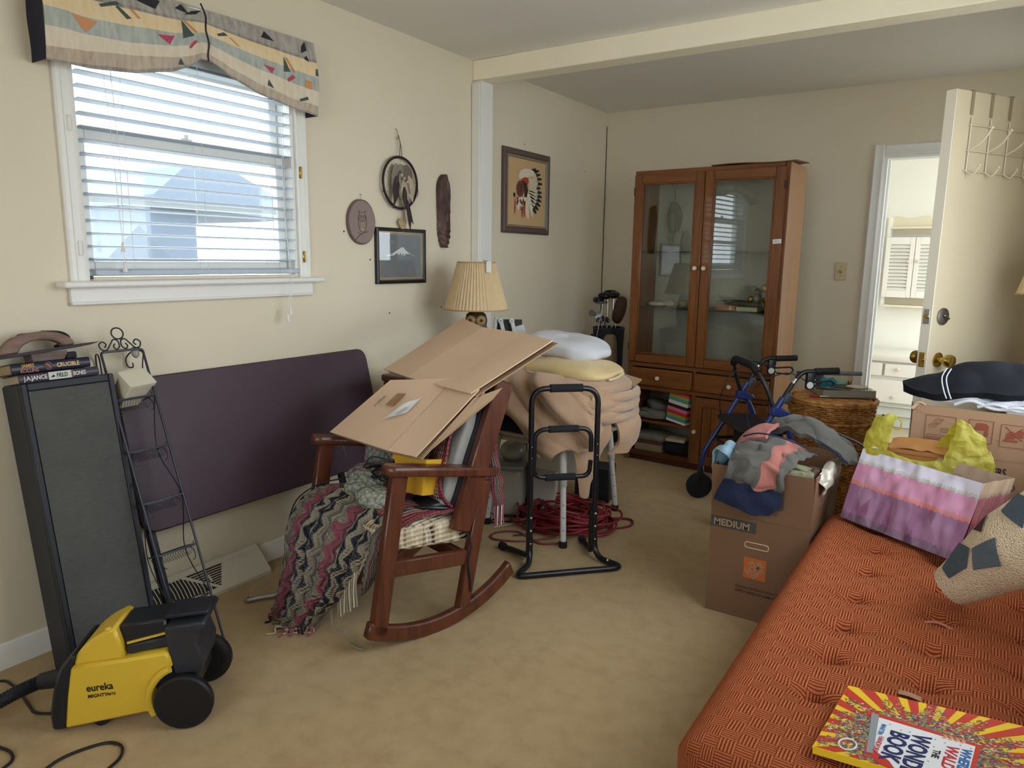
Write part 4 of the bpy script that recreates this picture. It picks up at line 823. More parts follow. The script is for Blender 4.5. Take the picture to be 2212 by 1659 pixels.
# ------------------------------------------------------------------ rocking chair (frame: x forward, y towards its left arm, z up)
CH = Matrix(((-.262, .965, 0, 1.024), (-.965, -.262, 0, -3.279), (0, 0, 1, 0), (0, 0, 0, 1)))
chair_w = wood('cherry stained oak', '#3d1f14', '#6a3a26', 'z', 1., .38, .25)
def rocker():
    loc = (.76, -3.2, 0); th = thing('rocking_chair', 'reddish wooden rocking chair with flat arms in front of cardboard', 'chair', loc); X = Matrix.Translation(-V(loc)) @ CH
    S = Matrix(((1, 0, 0), (0, 0, 1), (0, 1, 0))); R_ = .60
    prof = [(R_ * sin(s), R_ * (1 - cos(s))) for s in [-.66 + 1.17 * k / 22 for k in range(23)]] + [((R_ - .055) * sin(s), R_ - (R_ - .055) * cos(s)) for s in [.53 - 1.21 * k / 22 for k in range(23)]]
    for y0 in (-.034, -.560):
        MB(X).prism(prof, .034, T((0, y0, 0), S), bev=.005).build('rocker', chair_w, th)
        yc = y0 + .017
        MB(X).bar((.243, yc, .072), (.150, yc, .622), .034, .062, (1, 0, .17), bev=.005).build('leg', chair_w, th)
        MB(X).bar((-.118, yc, .055), (-.222, yc, .530), .034, .055, (1, 0, .2), bev=.005).build('leg', chair_w, th)
        # arm: wide board with clipped front corners
        s_ = 1 if y0 > -.2 else -1; ya = yc
        pg = [(.215, -.020), (.215, .012), (.195, .036), (-.262, .036), (-.262, -.030), (.19, -.036)]
        A = Matrix(((cos(.19), 0, -sin(.19)), (0, s_, 0), (sin(.19), 0, cos(.19)))); MB(X).prism(pg, .034, T((.0, ya, .592), A), bev=.006).build('arm', chair_w, th)
        MB(X).bar((.215, yc, .298), (-.135, yc, .252), .028, .056, (0, 0, 1), bev=.004).build('seat_rail', chair_w, th)
        MB(X).bar((-.105, yc, .36), (-.312, yc, .895), .036, .085, (1, 0, .4), bev=.006).build('back_post', chair_w, th)
    MB(X).bar((.205, -.034, .295), (.205, -.526, .295), .026, .056, (0, 0, 1), bev=.003).build('seat_rail', chair_w, th)
    MB(X).bar((-.125, -.034, .25), (-.125, -.526, .25), .026, .05, (0, 0, 1), bev=.003).build('seat_rail', chair_w, th)
    MB(X).bar((-.305, -.036, .855), (-.305, -.524, .855), .026, .085, (.4, 0, 1), bev=.004).build('head_rail', chair_w, th)
    for z, a in ((.52, -.185), (.66, -.235)): MB(X).bar((a, -.036, z), (a, -.524, z), .018, .05, (.4, 0, 1), bev=.003).build('back_slat', chair_w, th)
    MB(X).bar((-.20, -.06, .575), (-.228, .006, .565), .07, .035, (0, 0, 1), bev=.008).build('arm_tape', M('black tape', '#1d1b1c', .5), th)
    # plaid seat pad
    t = NT('plaid tweed'); x, y, z = t.xyz(); st = lambda q, f, w, o=0.: t.math('GREATER_THAN', t.math('SINE', t.math('ADD', t.math('MULTIPLY', q, f), o)), w)
    c = t.mix(st(x, 170, .8), srgb('#b8a68a'), srgb('#3a2c24')); c = t.mix(t.math('MULTIPLY', st(y, 160, .6), .6), c, srgb('#54402f')); c = t.mix(t.math('MULTIPLY', st(z, 330, .1), .55), c, srgb('#d6c8ac')); c = t.mix(t.math('MULTIPLY', st(x, 420, .3), .35), c, srgb('#efe4cc'))
    t.set(c, .95, 0, .1); t.bump(t.math('ADD', t.math('SINE', t.math('MULTIPLY', z, 330)), t.math('SINE', t.math('MULTIPLY', x, 420))), .5, .003)
    tl = Matrix(((.993, 0, -.12), (0, 1, 0), (.12, 0, .993)))
    MB(X).soft((.02, -.28, .368), (.42, .500, .112), tl, (.22, .35), .006, 14, 3, 60, 26).build('seat_cushion', reg(t), th)
    # back cushion: grey face with dark piped edge
    up = V((-.36, 0, .93)).normalized(); nm = V((up.z, 0, -up.x)); Rb = Matrix((nm, V((0, 1, 0)), up)).transposed()
    MB(X).soft(V((-.150, -.28, .62)) + nm * .008, (.075, .47, .45), Rb, (.25, .3), .004, 9, 5, 60, 30).build('back_cushion', M('grey velvet', '#8d8b86', .8, var=.1, scale=40, sheen=.4), th)
    MB(X).soft(V((-.165, -.28, .625)) - nm * .020, (.07, .495, .47), Rb, (.2, .3), .004, 14, 8, 60, 30).build('cushion_back', M('black tweed', '#25242a', .95, var=.6, scale=200, bump=.4, bscale=200), th)
    MB(X).tube(catmull([(-.13, -.012, .36), (-.145, .004, .30), (-.13, .006, .24), (-.142, .004, .16), (-.14, .008, .12)], 5), [.004] * 21, 6).build('cushion_tie', M('black webbing', '#1c1c1f', .8), th)
rocker()

# ------------------------------------------------------------------ afghan on the chair
def yarn(name, cols, fz=9., amp=.35, nb=7., dark=None):
    """ripple stripes from the cloth's own u,v"""
    t = NT(name); u, v = t.uv()
    tri = t.math('PINGPONG', t.math('MULTIPLY', v, fz), .5)
    w = t.math('ADD', t.math('MULTIPLY', u, nb), t.math('MULTIPLY', tri, amp * 2)); w = t.math('ADD', w, t.math('MULTIPLY', t.noise(10, 2), .25))
    f = t.math('FRACT', w); n = len(cols); c = t.ramp(f, [(i / n, k) for i, k in enumerate(cols)], True)
    row = t.math('SINE', t.math('MULTIPLY', w, n * 2 * pi)); st = t.math('SINE', t.math('ADD', t.math('MULTIPLY', v, fz * 46), t.math('MULTIPLY', row, .8)))
    h = t.math('ADD', t.math('MULTIPLY', row, .7), t.math('MULTIPLY', st, .35))
    t.set(t.mix(t.math('MULTIPLY', t.math('SUBTRACT', .35, t.math('MULTIPLY', h, .35)), .55), c, t.mix(.5, c, (.02, .02, .025))), .95, 0, .05, sheen=.2); t.bump(h, 1., .012); return reg(t)
def afghan():
    loc = (.7, -3.3, .42); th = thing('crochet_afghan', 'zigzag striped crochet afghan in navy, cream and pink over chair seat', 'afghan', loc); X = Matrix.Translation(-V(loc)) @ CH
    m = yarn('ripple afghan', ['#23222f', '#cbbfa6', '#2a2836', '#b9ad96', '#8f8577', '#d2c8b2', '#a39683', '#b25468', '#93485a', '#cdc3ad', '#20202c', '#c4b8a0'], 13, .09, 2.3)
    def rip(p, u, v): return p
    rows = []
    b = [-.525, -.44, -.36, -.28, -.20, -.12, -.05]
    L = [(-.10, [.425, .43, .44, .44, .435, .43, .425]), (.02, [.435, .445, .455, .455, .445, .44, .43]), (.12, [.445, .46, .47, .468, .455, .445, .435]), (.20, [.44, .46, .472, .470, .452, .44, .42])]
    for a, zs in L: rows.append([(a + .02 * sin(9 * y), y, z) for y, z in zip(b, zs)])
    rows.append([(.262, -.545, .40), (.272, -.45, .425), (.275, -.365, .43), (.274, -.28, .425), (.268, -.19, .40), (.255, -.115, .375), (.24, -.06, .36)])
    rows.append([(.300, -.565, .30), (.325, -.46, .32), (.335, -.375, .325), (.330, -.285, .32), (.318, -.20, .29), (.29, -.14, .27), (.27, -.09, .27)])
    rows.append([(.310, -.562, .19), (.35, -.465, .20), (.335, -.39, .205), (.352, -.30, .20), (.33, -.235, .17), (.31, -.20, .16), (.285, -.16, .18)])
    rows.append([(.345, -.545, .08), (.385, -.47, .09), (.365, -.41, .095), (.39, -.345, .09), (.365, -.30, .07), (.345, -.27, .07), (.32, -.25, .10)])
    rows.append([(.37, -.525, .012), (.41, -.47, .010), (.395, -.42, .012), (.42, -.37, .010), (.395, -.335, .010), (.37, -.31, .012), (.345, -.29, .03)])
    q = MB(X); R = [catmull(r, 9) for r in rows]; nu = len(R[0]) - 1; C_ = [catmull([r[i] for r in R], 11) for i in range(nu + 1)]; nv = len(C_[0]) - 1
    def fn(u, v):
        i = round(u * nu); j = round(v * nv); p = C_[i][j].copy(); k = sin(u * 7 * 2 * pi); fall = sm(.3, .5, v)
        p.x += .012 * k * fall + .006 * nz(u * 9, v * 9, 2); p.z += .010 * k * (1 - fall) + .006 * nz(u * 8, v * 8, 7); p.y += .008 * nz(u * 6, v * 12, 4) * fall; return p
    q.grid(fn, nu, nv, .008).build('blanket', m, th, ang=70)
    # side flap falling inside the near front leg
    rows = [[(.20, -.06, .44), (.12, -.05, .43), (.04, -.05, .425)], [(.245, -.055, .39), (.17, -.045, .40), (.10, -.043, .41)], [(.262, -.06, .30), (.215, -.048, .31), (.17, -.043, .36)], [(.265, -.085, .20), (.235, -.075, .23), (.20, -.06, .29)]]
    MB(X).patch(rows, 20, 24, .007, .012, 18, 4).build('blanket', m, th, ang=70)
    fr = [M('yarn cream', '#c3b79d', .95), M('yarn pink', '#a8526a', .95), M('yarn navy', '#23222e', .95), M('yarn grey', '#8d8376', .95)]
    random.seed(11)
    for k in range(34):
        u = k / 33; p = fn(u, .985); p2 = p + V((random.uniform(-.01, .035), random.uniform(-.012, .012), -p.z + .006)); mid = (p + p2) / 2 + V((.012, random.uniform(-.008, .008), .012))
        MB(X).tube(catmull([p, mid, p2, p2 + V((random.uniform(.005, .03), random.uniform(-.02, .02), -.001))], 4), .0032, 5).build('fringe', fr[k % 4], th)
    for k in range(9):
        p = V((.285, -.20 + .016 * k, .20 + .012 * k)); MB(X).tube(catmull([p, p + V((.012, .01, -.05)), p + V((.02, .02 + .006 * (k % 3), -.11))], 4), .0028, 5).build('fringe', fr[0 if k % 2 else 3], th)
    MB(X).tube(catmull([(.30, -.24, .10), (.31, -.21, .05), (.30, -.15, .03), (.29, -.10, .01), (.27, -.06, .006)], 5), .003, 5).build('fringe', fr[3], th)
afghan()
def pink_scarf():
    loc = (.87, -3.03, .45); th = thing('crochet_scarf', 'narrow pink and grey crochet strip hanging down the chair back', 'scarf', loc); X = Matrix.Translation(-V(loc)) @ CH
    m = yarn('pink stripe', ['#a35d63', '#8b7f78', '#b76c70', '#93696a', '#c9a79d', '#7c706c'], 1, .02, 1)
    t = NT('pink rows'); u, v = t.uv(); w = t.math('MULTIPLY', u, 6.); c = t.ramp(t.math('FRACT', t.math('DIVIDE', w, 6.0)), [(0, '#9c5158'), (.18, '#8c7f79'), (.33, '#b56a6e'), (.5, '#8f6d6d'), (.62, '#c09a94'), (.8, '#a9575f')], True)
    h = t.math('ADD', t.math('SINE', t.math('MULTIPLY', w, 2 * pi * 2)), t.math('SINE', t.math('MULTIPLY', v, 300))); t.set(t.mix(t.math('MULTIPLY', t.math('SUBTRACT', 1., h), .18), c, (.02, .015, .015)), .95, 0, .05); t.bump(h, .8, .005); m = reg(t)
    rows = [[(-.170, -.16, .80), (-.170, -.12, .80), (-.170, -.08, .80)], [(-.115, -.16, .70), (-.115, -.12, .70), (-.115, -.075, .70)], [(-.068, -.155, .58), (-.068, -.11, .58), (-.070, -.06, .58)], [(-.050, -.15, .49), (-.050, -.10, .49), (-.062, -.05, .49)], [(-.075, -.16, .452), (-.085, -.10, .445), (-.11, -.035, .43)], [(.0, -.20, .452), (.0, -.11, .448), (-.06, -.03, .435)], [(.10, -.20, .458), (.09, -.12, .452), (.06, -.028, .44)], [(.17, -.19, .45), (.16, -.11, .448), (.14, -.024, .43)]]
    MB(X).patch(rows, 16, 60, .010, .008, 20, 2, uvs=(1, 1)).build('strip', m, th, ang=70)
    rows = [[(-.255, -.05, .70), (-.275, -.03, .70)], [(-.252, -.03, .60), (-.285, -.005, .60)], [(-.250, -.02, .50), (-.295, .005, .49)], [(-.270, -.015, .42), (-.31, .003, .42)]]
    MB(X).patch(rows, 8, 24, .006, .008, 24, 3, uvs=(.5, 1)).build('hanging_end', m, th, ang=70)
    for k in range(7): p = V((-.272 - .005 * k, -.012 + .002 * k, .425)); MB(X).tube(catmull([p, p + V((.004, .003, -.04)), p + V((-.004 + .003 * (k % 3), .0, -.085))], 4), .0025, 5).build('fringe', [M('yarn pink'), M('yarn navy'), M('yarn cream')][k % 3], th)
pink_scarf()
def knit_bundle():
    loc = (.62, -3.25, .47); th = thing('crochet_blanket', 'crumpled pale green and lilac crochet blanket heaped on chair seat', 'blanket', loc); X = Matrix.Translation(-V(loc)) @ CH
    t = NT('popcorn yarn'); vo = t.n('ShaderNodeTexVoronoi'); vo.inputs['Scale'].default_value = 60; t.t.links.new(t.coord(), vo.inputs['Vector']); d = vo.outputs['Distance']
    c = t.ramp(t.noise(7, 3), [(.36, '#8d7f80'), (.46, '#b9a6a6'), (.55, '#a8b39f'), (.68, '#c6cbb9')]); t.set(t.mix(t.math('MULTIPLY', d, .9), c, (.10, .09, .09)), .95, 0, .05); t.bump(t.math('SUBTRACT', 1., d), 1.0, .012); m = reg(t)
    def lump(c, s, seed, e=(.9, .9)): MB(X).soft(c, s, None, e, .028, 9, seed, 48, 28).build('fold', m, th, ang=80)
    lump((.045, -.36, .505), (.22, .20, .13), 1); lump((.10, -.24, .475), (.18, .20, .09), 2); lump((-.05, -.44, .57), (.14, .12, .24), 3); lump((.12, -.33, .48), (.14, .16, .09), 6)
knit_bundle()
def work_light():
    loc = (.83, -3.15, .43); th = thing('work_light', 'yellow portable work lamp with black guard on the chair seat', 'work light', loc); X = Matrix.Translation(-V(loc)) @ CH
    ye = M('work light yellow', '#d6a52e', .45, bump=.05, bscale=200); bk = M('black plastic')
    Q = Matrix.Translation((-.045, -.150, .560)) @ Matrix.Rotation(radians(18), 4, 'Z') @ Matrix.Rotation(radians(-12), 4, 'Y')
    Y = X @ Q
    fr = lambda a, b_, z: [(p.x, p.y, z) for p in fillet([(-a, -b_, 0), (a, -b_, 0), (a, b_, 0), (-a, b_, 0)], .012, 3, True)]
    rs = [fr(.080, .062, -.070), fr(.096, .075, .042), fr(.103, .081, .043), fr(.103, .081, .062), fr(.089, .068, .062), fr(.084, .064, .036)]; n = len(rs[0])
    MB(Y).add([V(p) for r in rs for p in r], [(i * n + k, i * n + (k + 1) % n, (i + 1) * n + (k + 1) % n, (i + 1) * n + k) for i in range(5) for k in range(n)] + [tuple(range(n)), tuple(5 * n + k for k in range(n))]).build('housing', ye, th, ang=30)
    MB(Y).box((0, 0, .054), (.172, .132, .004)).build('lens', M('smoked lens', '#55524a', .12), th)
    for k in range(9): MB(Y).box((-.064 + .016 * k, -.0715, -.008), (.006, .006, .07), Matrix.Rotation(radians(-6), 3, 'X')).build('cooling_fin', ye, th)
    MB(X).tube([(-.060 + .105 * cos(a), -.13 + .085 * sin(a), .448 + .012 * sin(a * 2)) for a in [2 * pi * k / 36 for k in range(36)]], .007, 8, True).build('guard_ring', bk, th)
    MB(X).soft((-.085, -.125, .452), (.18, .14, .05), None, (.5, .6), .006, 12, 4).build('base', bk, th)
    MB(X).tube(catmull([(-.18, -.13, .45), (-.19, -.11, .52), (-.17, -.08, .55), (-.14, -.07, .5)], 5), .006, 7).build('stand_loop', bk, th)
    random.seed(5)
    for j in range(5):
        pts = [V((.05 + random.uniform(-.06, .06), -.28 + random.uniform(-.06, .06), .53 + random.uniform(0, .05))) for _ in range(6)]; MB(X).tube(catmull(pts, 6), .003, 6).build('cable', M('dark cord rubber'), th)
    MB(X).tube(catmull([(-.02, -.22, .56), (.06, -.33, .60), (.10, -.36, .55), (.12, -.45, .50), (.2, -.52, .47), (.27, -.575, .40), (.30, -.60, .26), (.29, -.60, .20)], 8), .003, 6).build('cable', M('dark cord rubber'), th)
work_light()

# ------------------------------------------------------------------ flattened carton laid over the chair
kraft = None
def kraft_mat(name, c, lines=.25):
    t = NT(name); a = srgb(c); ln = t.noise(6, 2, stretch=(1, 1, 1)); t.set(t.mix(t.noise(3, 4), tuple(x * .93 for x in a), tuple(min(1, x * 1.04) for x in a)), .75, 0, .2)
    t.bump(t.math('ADD', t.noise(220, 2), t.math('MULTIPLY', t.noise(30, 3), 1.5)), .08, .004); return reg(t)
kraft = kraft_mat('kraft board', '#dabb9e'); kraft_d = kraft_mat('kraft board inside', '#a3886b'); kraft_b = kraft_mat('brown carton', '#7a5b44'); kraft_e = kraft_mat('weathered carton', '#7c5d43'); kraft_f = kraft_mat('packing carton', '#a08065')
def panel(X, th, q, mat, name='panel', thick=.0045, sag=0., nu=8, nv=8):
    """board through four corners q (bl, br, tr, tl) with a slight bow"""
    a, b, c, d = [V(p) for p in q]; nn = (b - a).cross(d - a).normalized()
    return MB(X).grid(lambda u, v: (a * (1 - u) + b * u) * (1 - v) + (d * (1 - u) + c * u) * v + nn * sag * sin(pi * u) * sin(pi * v), nu, nv, thick).build(name, mat, th, ang=40)
def cardboard():
    loc = (.72, -3.15, .66); th = thing('flattened_carton', 'flattened brown cardboard carton draped over the rocking chair', 'cardboard', loc); X = Matrix.Translation(-V(loc)) @ CH
    zl, zt = .868, 1.048
    lo = [(-.205, -.685, zl), (-.157, -.430, zl + .003), (-.155, -.173, zl), (-.155, -.012, zl - .001)]; hi = [(-.716, -.795, 1.056), (-.560, -.445, zt), (-.540, -.165, zt), (-.480, .070, zt - .004)]
    for i in range(3): panel(X, th, (lo[i], V(lo[i + 1]) + V((0, -.003, 0)), V(hi[i + 1]) + V((0, -.003, 0)), hi[i]), kraft, sag=.006 * (1 if i != 1 else -1))
    for i in range(3): panel(X, th, [V(p) + V((-.012, .014, -.010)) for p in (lo[i], lo[i + 1], hi[i + 1], hi[i])], kraft_d, 'inner_layer', sag=-.004)
    Lb = [(.135, -.535, .668), (.104, -.160, .668), (.073, -.030, .668)]; Lt = [(-.078, -.430, .866), (-.215, -.190, .892), (-.185, -.004, .880)]
    p1 = panel(X, th, (Lb[0], V(Lb[1]) + V((0, -.003, 0)), V(Lt[1]) + V((0, -.003, 0)), Lt[0]), kraft, sag=.008); panel(X, th, (Lb[1], Lb[2], Lt[2], Lt[1]), kraft, sag=-.004)
    panel(X, th, [V(p) + V((-.02, .006, -.012)) for p in (Lb[1], Lb[2], Lt[2], Lt[1])], kraft_d, 'inner_layer'); panel(X, th, [V(p) + V((-.022, .012, -.014)) for p in (Lb[0], Lb[1], Lt[1], Lt[0])], kraft_d, 'inner_layer')
    panel(X, th, ((.06, -.030, .652), (-.24, .006, .835), (-.29, .004, .875), (-.165, -.006, .850)), kraft_d, 'side_flap', sag=.01)
    a, b_, d = V(Lb[0]), V(Lb[1]), V(Lt[0]); ex = (b_ - a).normalized(); ey = (d - a); ey = (ey - ex * ey.dot(ex)).normalized(); nn = ex.cross(ey)
    def onp(s, t_, h=.0095): return a + (b_ - a) * s + (V(Lt[0]) - a) * t_ * (1 - s) + (V(Lt[1]) - b_) * t_ * s + nn * (h + .0055)
    # shipping label, printed mark and stamped number
    w = M('label paper', '#d3d2d0', .7, var=.05, scale=30)
    MB(X).grid(lambda u, v: onp(.60 + .24 * u + .10 * v * (1 - u), .30 + .22 * v + .16 * u, .0105 + .008 * (1 - u) * v + .003 * sin(5 * u)), 8, 6, .0006).build('shipping_label', w, th)
    for k in range(7): s0 = .70 + .0 * k; MB(X).add([onp(.715 + .012 * k, .40, .0145), onp(.718 + .012 * k, .40, .0145), onp(.745 + .012 * k, .40 + .12, .0135), onp(.742 + .012 * k, .40 + .12, .0135)], [(0, 1, 2, 3)]).build('label_print', M('grey ink', '#5d6068', .7), th, ang=0)
    MB(X).add([onp(.43, .52, .0098), onp(.56, .52, .0108), onp(.56, .72, .0108), onp(.43, .72, .0098)], [(0, 1, 2, 3)]).build('printed_mark', M('brown stamp', '#9b7654', .75), th, ang=0)
    text('0102030', .017, M('brown ink', '#5d4633', .8), th, X @ basis(onp(.30, .48, .0102), onp(.31, .72, 0) - onp(.30, .48, 0), -(b_ - a)), depth=.0002)
cardboard()
# ------------------------------------------------------------------ console behind the chair, owl lamp, bracket
def console():
    loc = (.38, -2.26, 0); th = thing('side_table', 'brown wooden side table behind the rocking chair under the lamp', 'table', loc); B = Wf(loc); w = wood('walnut stain', '#3d2419', '#63402d', 'y', 1., .45)
    B().box((.35, -2.26, .785), (.26, .92, .030), bev=.005).build('top', w, th)
    for x in (.245, .455):
        for y in (-2.69, -1.83): B().box((x, y, .385), (.04, .04, .77), bev=.004).build('leg', w, th)
    for x in (.245, .455): B().box((x, -2.26, .72), (.022, .82, .09)).build('apron', w, th)
    B().box((.35, -2.69, .72), (.17, .022, .09)).build('apron', w, th)
console()
def owl_lamp():
    loc = (.30, -2.075, .80); th = thing('table_lamp', 'owl shaped table lamp with pleated cream shade near the post', 'lamp', loc)
    X = None; br = M('owl glaze', '#4a3524', .35, var=.4, scale=30, bump=.5, bscale=60); z0 = .0
    B = lambda: MB()
    B().lathe([(.062, .0), (.066, .012), (.058, .02), (.064, .06), (.070, .11), (.066, .16), (.056, .19), (.060, .22), (.052, .25), (.030, .268), (.012, .272), (.012, .30)], 28).build('owl_body', br, th)
    f = V((.58, -.81, 0)).normalized(); sd = V((-f.y, f.x, 0))
    rim = M('owl gold', '#a08452', .4, var=.3, scale=50)
    for s in (-1, 1):
        c = f * .050 + sd * (.027 * s) + V((0, 0, .222))
        e = MB().lathe([(.0, .010), (.010, .009), (.011, .004), (.024, .002), (.026, 0.), (.0, .0)], 20, T(c, frame((f + sd * .35 * s).normalized()))).build('eye', rim, th)
        MB().sphere(c + (f + sd * .3 * s).normalized() * .007, .0085, 12, 8).build('pupil', M('black glaze', '#15110e', .15), e)
        for k in range(16):
            a = 2 * pi * k / 16; R3 = frame((f + sd * .35 * s).normalized()); p = c + R3 @ V((cos(a), sin(a), 0)) * .013; q = c + R3 @ V((cos(a), sin(a), 0)) * .025; MB().tube([p + f * .004, q + f * .003], .0012, 4).build('eye_ray', rim, e)
    MB().lathe([(.007, 0), (.0, .016)], 8, T(f * .062 + V((0, 0, .20)), frame((f * .6 + V((0, 0, -1))).normalized()))).build('beak', rim, th)
    for s in (-1, 1): MB().soft(sd * (.052 * s) + V((0, 0, .11)), (.05, .04, .14), None, (.8, .8), .004, 30, s + 3).build('wing', br, th)
    # pleated shade
    t = NT('pleated linen'); t.set(t.mix(t.noise(30, 3), srgb('#c4ab84'), srgb('#d6c09a')), .85, 0, .1); t.b.inputs['Subsurface Weight'].default_value = .0; sm_ = reg(t)
    n = 180
    def sh(u, v):
        a = u * 2 * pi; r = .168 + (.098 - .168) * v; r += .0032 * sin(a * 54) + .0012 * nz(cos(a) * 9, sin(a) * 9); return V((r * cos(a), r * sin(a), .275 + .25 * v))
    sh_o = MB().grid(sh, 360, 6, .0015, closeu=True).build('shade', sm_, th, ang=60)
    for r, z in ((.1690, .278), (.099, .522)): MB().tube([(r * cos(2 * pi * k / 48), r * sin(2 * pi * k / 48), z) for k in range(48)], .004, 6, True).build('shade_trim', M('shade braid', '#b0946a', .8), sh_o)
    for a in (0, 2.1, 4.2): MB().tube([(0, 0, .30), (.096 * cos(a), .096 * sin(a), .515)], .0015, 5).build('shade_spider', brass, sh_o)
    tg = f * .088 + sd * .055; 
    MB().grid(lambda u, v: V((0, 0, 0)) + f * (.088 + .006 * v + .028 * (1 - v)) + sd * (.052 + .026 * u) + V((0, 0, .530 - .055 * (1 - v) - .004 * u)), 4, 5, .0006).build('price_tag', M('tag white', '#dad8d2', .7), th)
    MB().box(f * .10 + sd * .045 + V((0, 0, .531)), (.022, .03, .006), rz=.6).build('clip', M('tag grey', '#8d8a80', .6), th)
owl_lamp()
def bracket():
    loc = (.41, -1.93, .80); th = thing('bracket_stand', 'black panel with white curved brackets standing behind the cardboard', 'bracket', loc, radians(36))
    MB().box((0, 0, .11), (.15, .012, .22), Matrix.Rotation(radians(-12), 3, 'X')).build('panel', M('black panel', '#22231f', .5), th)
    wm = M('white metal', '#c9cbc8', .4)
    for x in (-.03, .03):
        MB().bar((x - .012, -.012, .215), (x + .016, -.03, .10), .022, .008, (0, -1, .3), bev=.003).build('arm', wm, th); MB().disc((x - .012, -.014, .212), (0, -1, .2), .014, .006, 16).build('pivot', wm, th); MB().disc((x - .012, -.020, .212), (0, -1, .2), .005, .003, 10).build('bolt', nickel, th)
    MB().box((.072, -.006, .135), (.05, .02, .11), Matrix.Rotation(radians(-14), 3, 'Y'), bev=.003).build('end_plate', wm, th)
    MB().box((-.075, .0, .15), (.02, .016, .16), Matrix.Rotation(radians(6), 3, 'Y'), bev=.003).build('end_plate', wm, th)
bracket()

# ------------------------------------------------------------------ shower chair and the bedding on it
def shower_chair():
    loc = (.77, -2.03, 0); th = thing('shower_chair', 'white plastic shower chair with splayed legs under the folded blanket', 'chair', loc); B = Wf(loc); wp = M('bathchair white', '#c9c7c0', .45); al = M('white enamel tube', '#c4c2bd', .35)
    feet = [(1.006, -2.333), (.985, -1.724), (.531, -2.287), (.585, -1.757)]; cx, cy = .777, -2.025
    for x, y in feet:
        t_ = V((x + (cx - x) * .16, y + (cy - y) * .14, .47)); f = V((x, y, .03)); m = f + (t_ - f) * .62
        lg = B().tube([f, m], .0145, 14).build('leg', al, th); B().tube([m, t_], .018, 14).build('leg_socket', wp, lg); B().lathe([(.019, 0), (.019, .03), (.016, .034)], 16, T(m + V((0, 0, -.012)))).build('collar', M('grey collar', '#a5a39d', .5), lg)
        B().lathe([(.020, .0), (.020, .028), (.016, .032)], 16, T((x, y, 0))).build('rubber_foot', black_pl, lg)
        for k in range(3): B().sphere(f + (m - f) * (.2 + .22 * k) + V((.009, -.0115, 0)), .0035, 8, 6).build('button', nickel, lg)
    B().box((cx, cy, .487), (.50, .46, .035), bev=.015, seg=3).build('seat', wp, th)
    for y in (cy - .2, cy + .2): B().tube([(cx - .2, y, .455), (cx + .2, y, .455)], .015, 12).build('seat_rail', al, th)
    B().box((cx + .03, cy - .02, .36), (.30, .02, .19), Matrix.Rotation(radians(-8), 3, 'X'), bev=.009, seg=2).build('hanging_panel', wp, th)
shower_chair()
loc = (.77, -2.05, .506); cu = thing('seat_cushion', 'dark navy seat cushion under the blanket on the shower chair', 'cushion', loc)
MB().soft((-.02, -.03, .045), (.54, .56, .085), None, (.25, .4), .006, 8, 2).build('pad', M('navy canvas', '#1c2533', .9, bump=.2, bscale=200), cu)
plush = M('tan plush', '#b08f72', .9, var=.10, scale=5, bump=.35, bscale=120, sheen=.5, dist=.006)
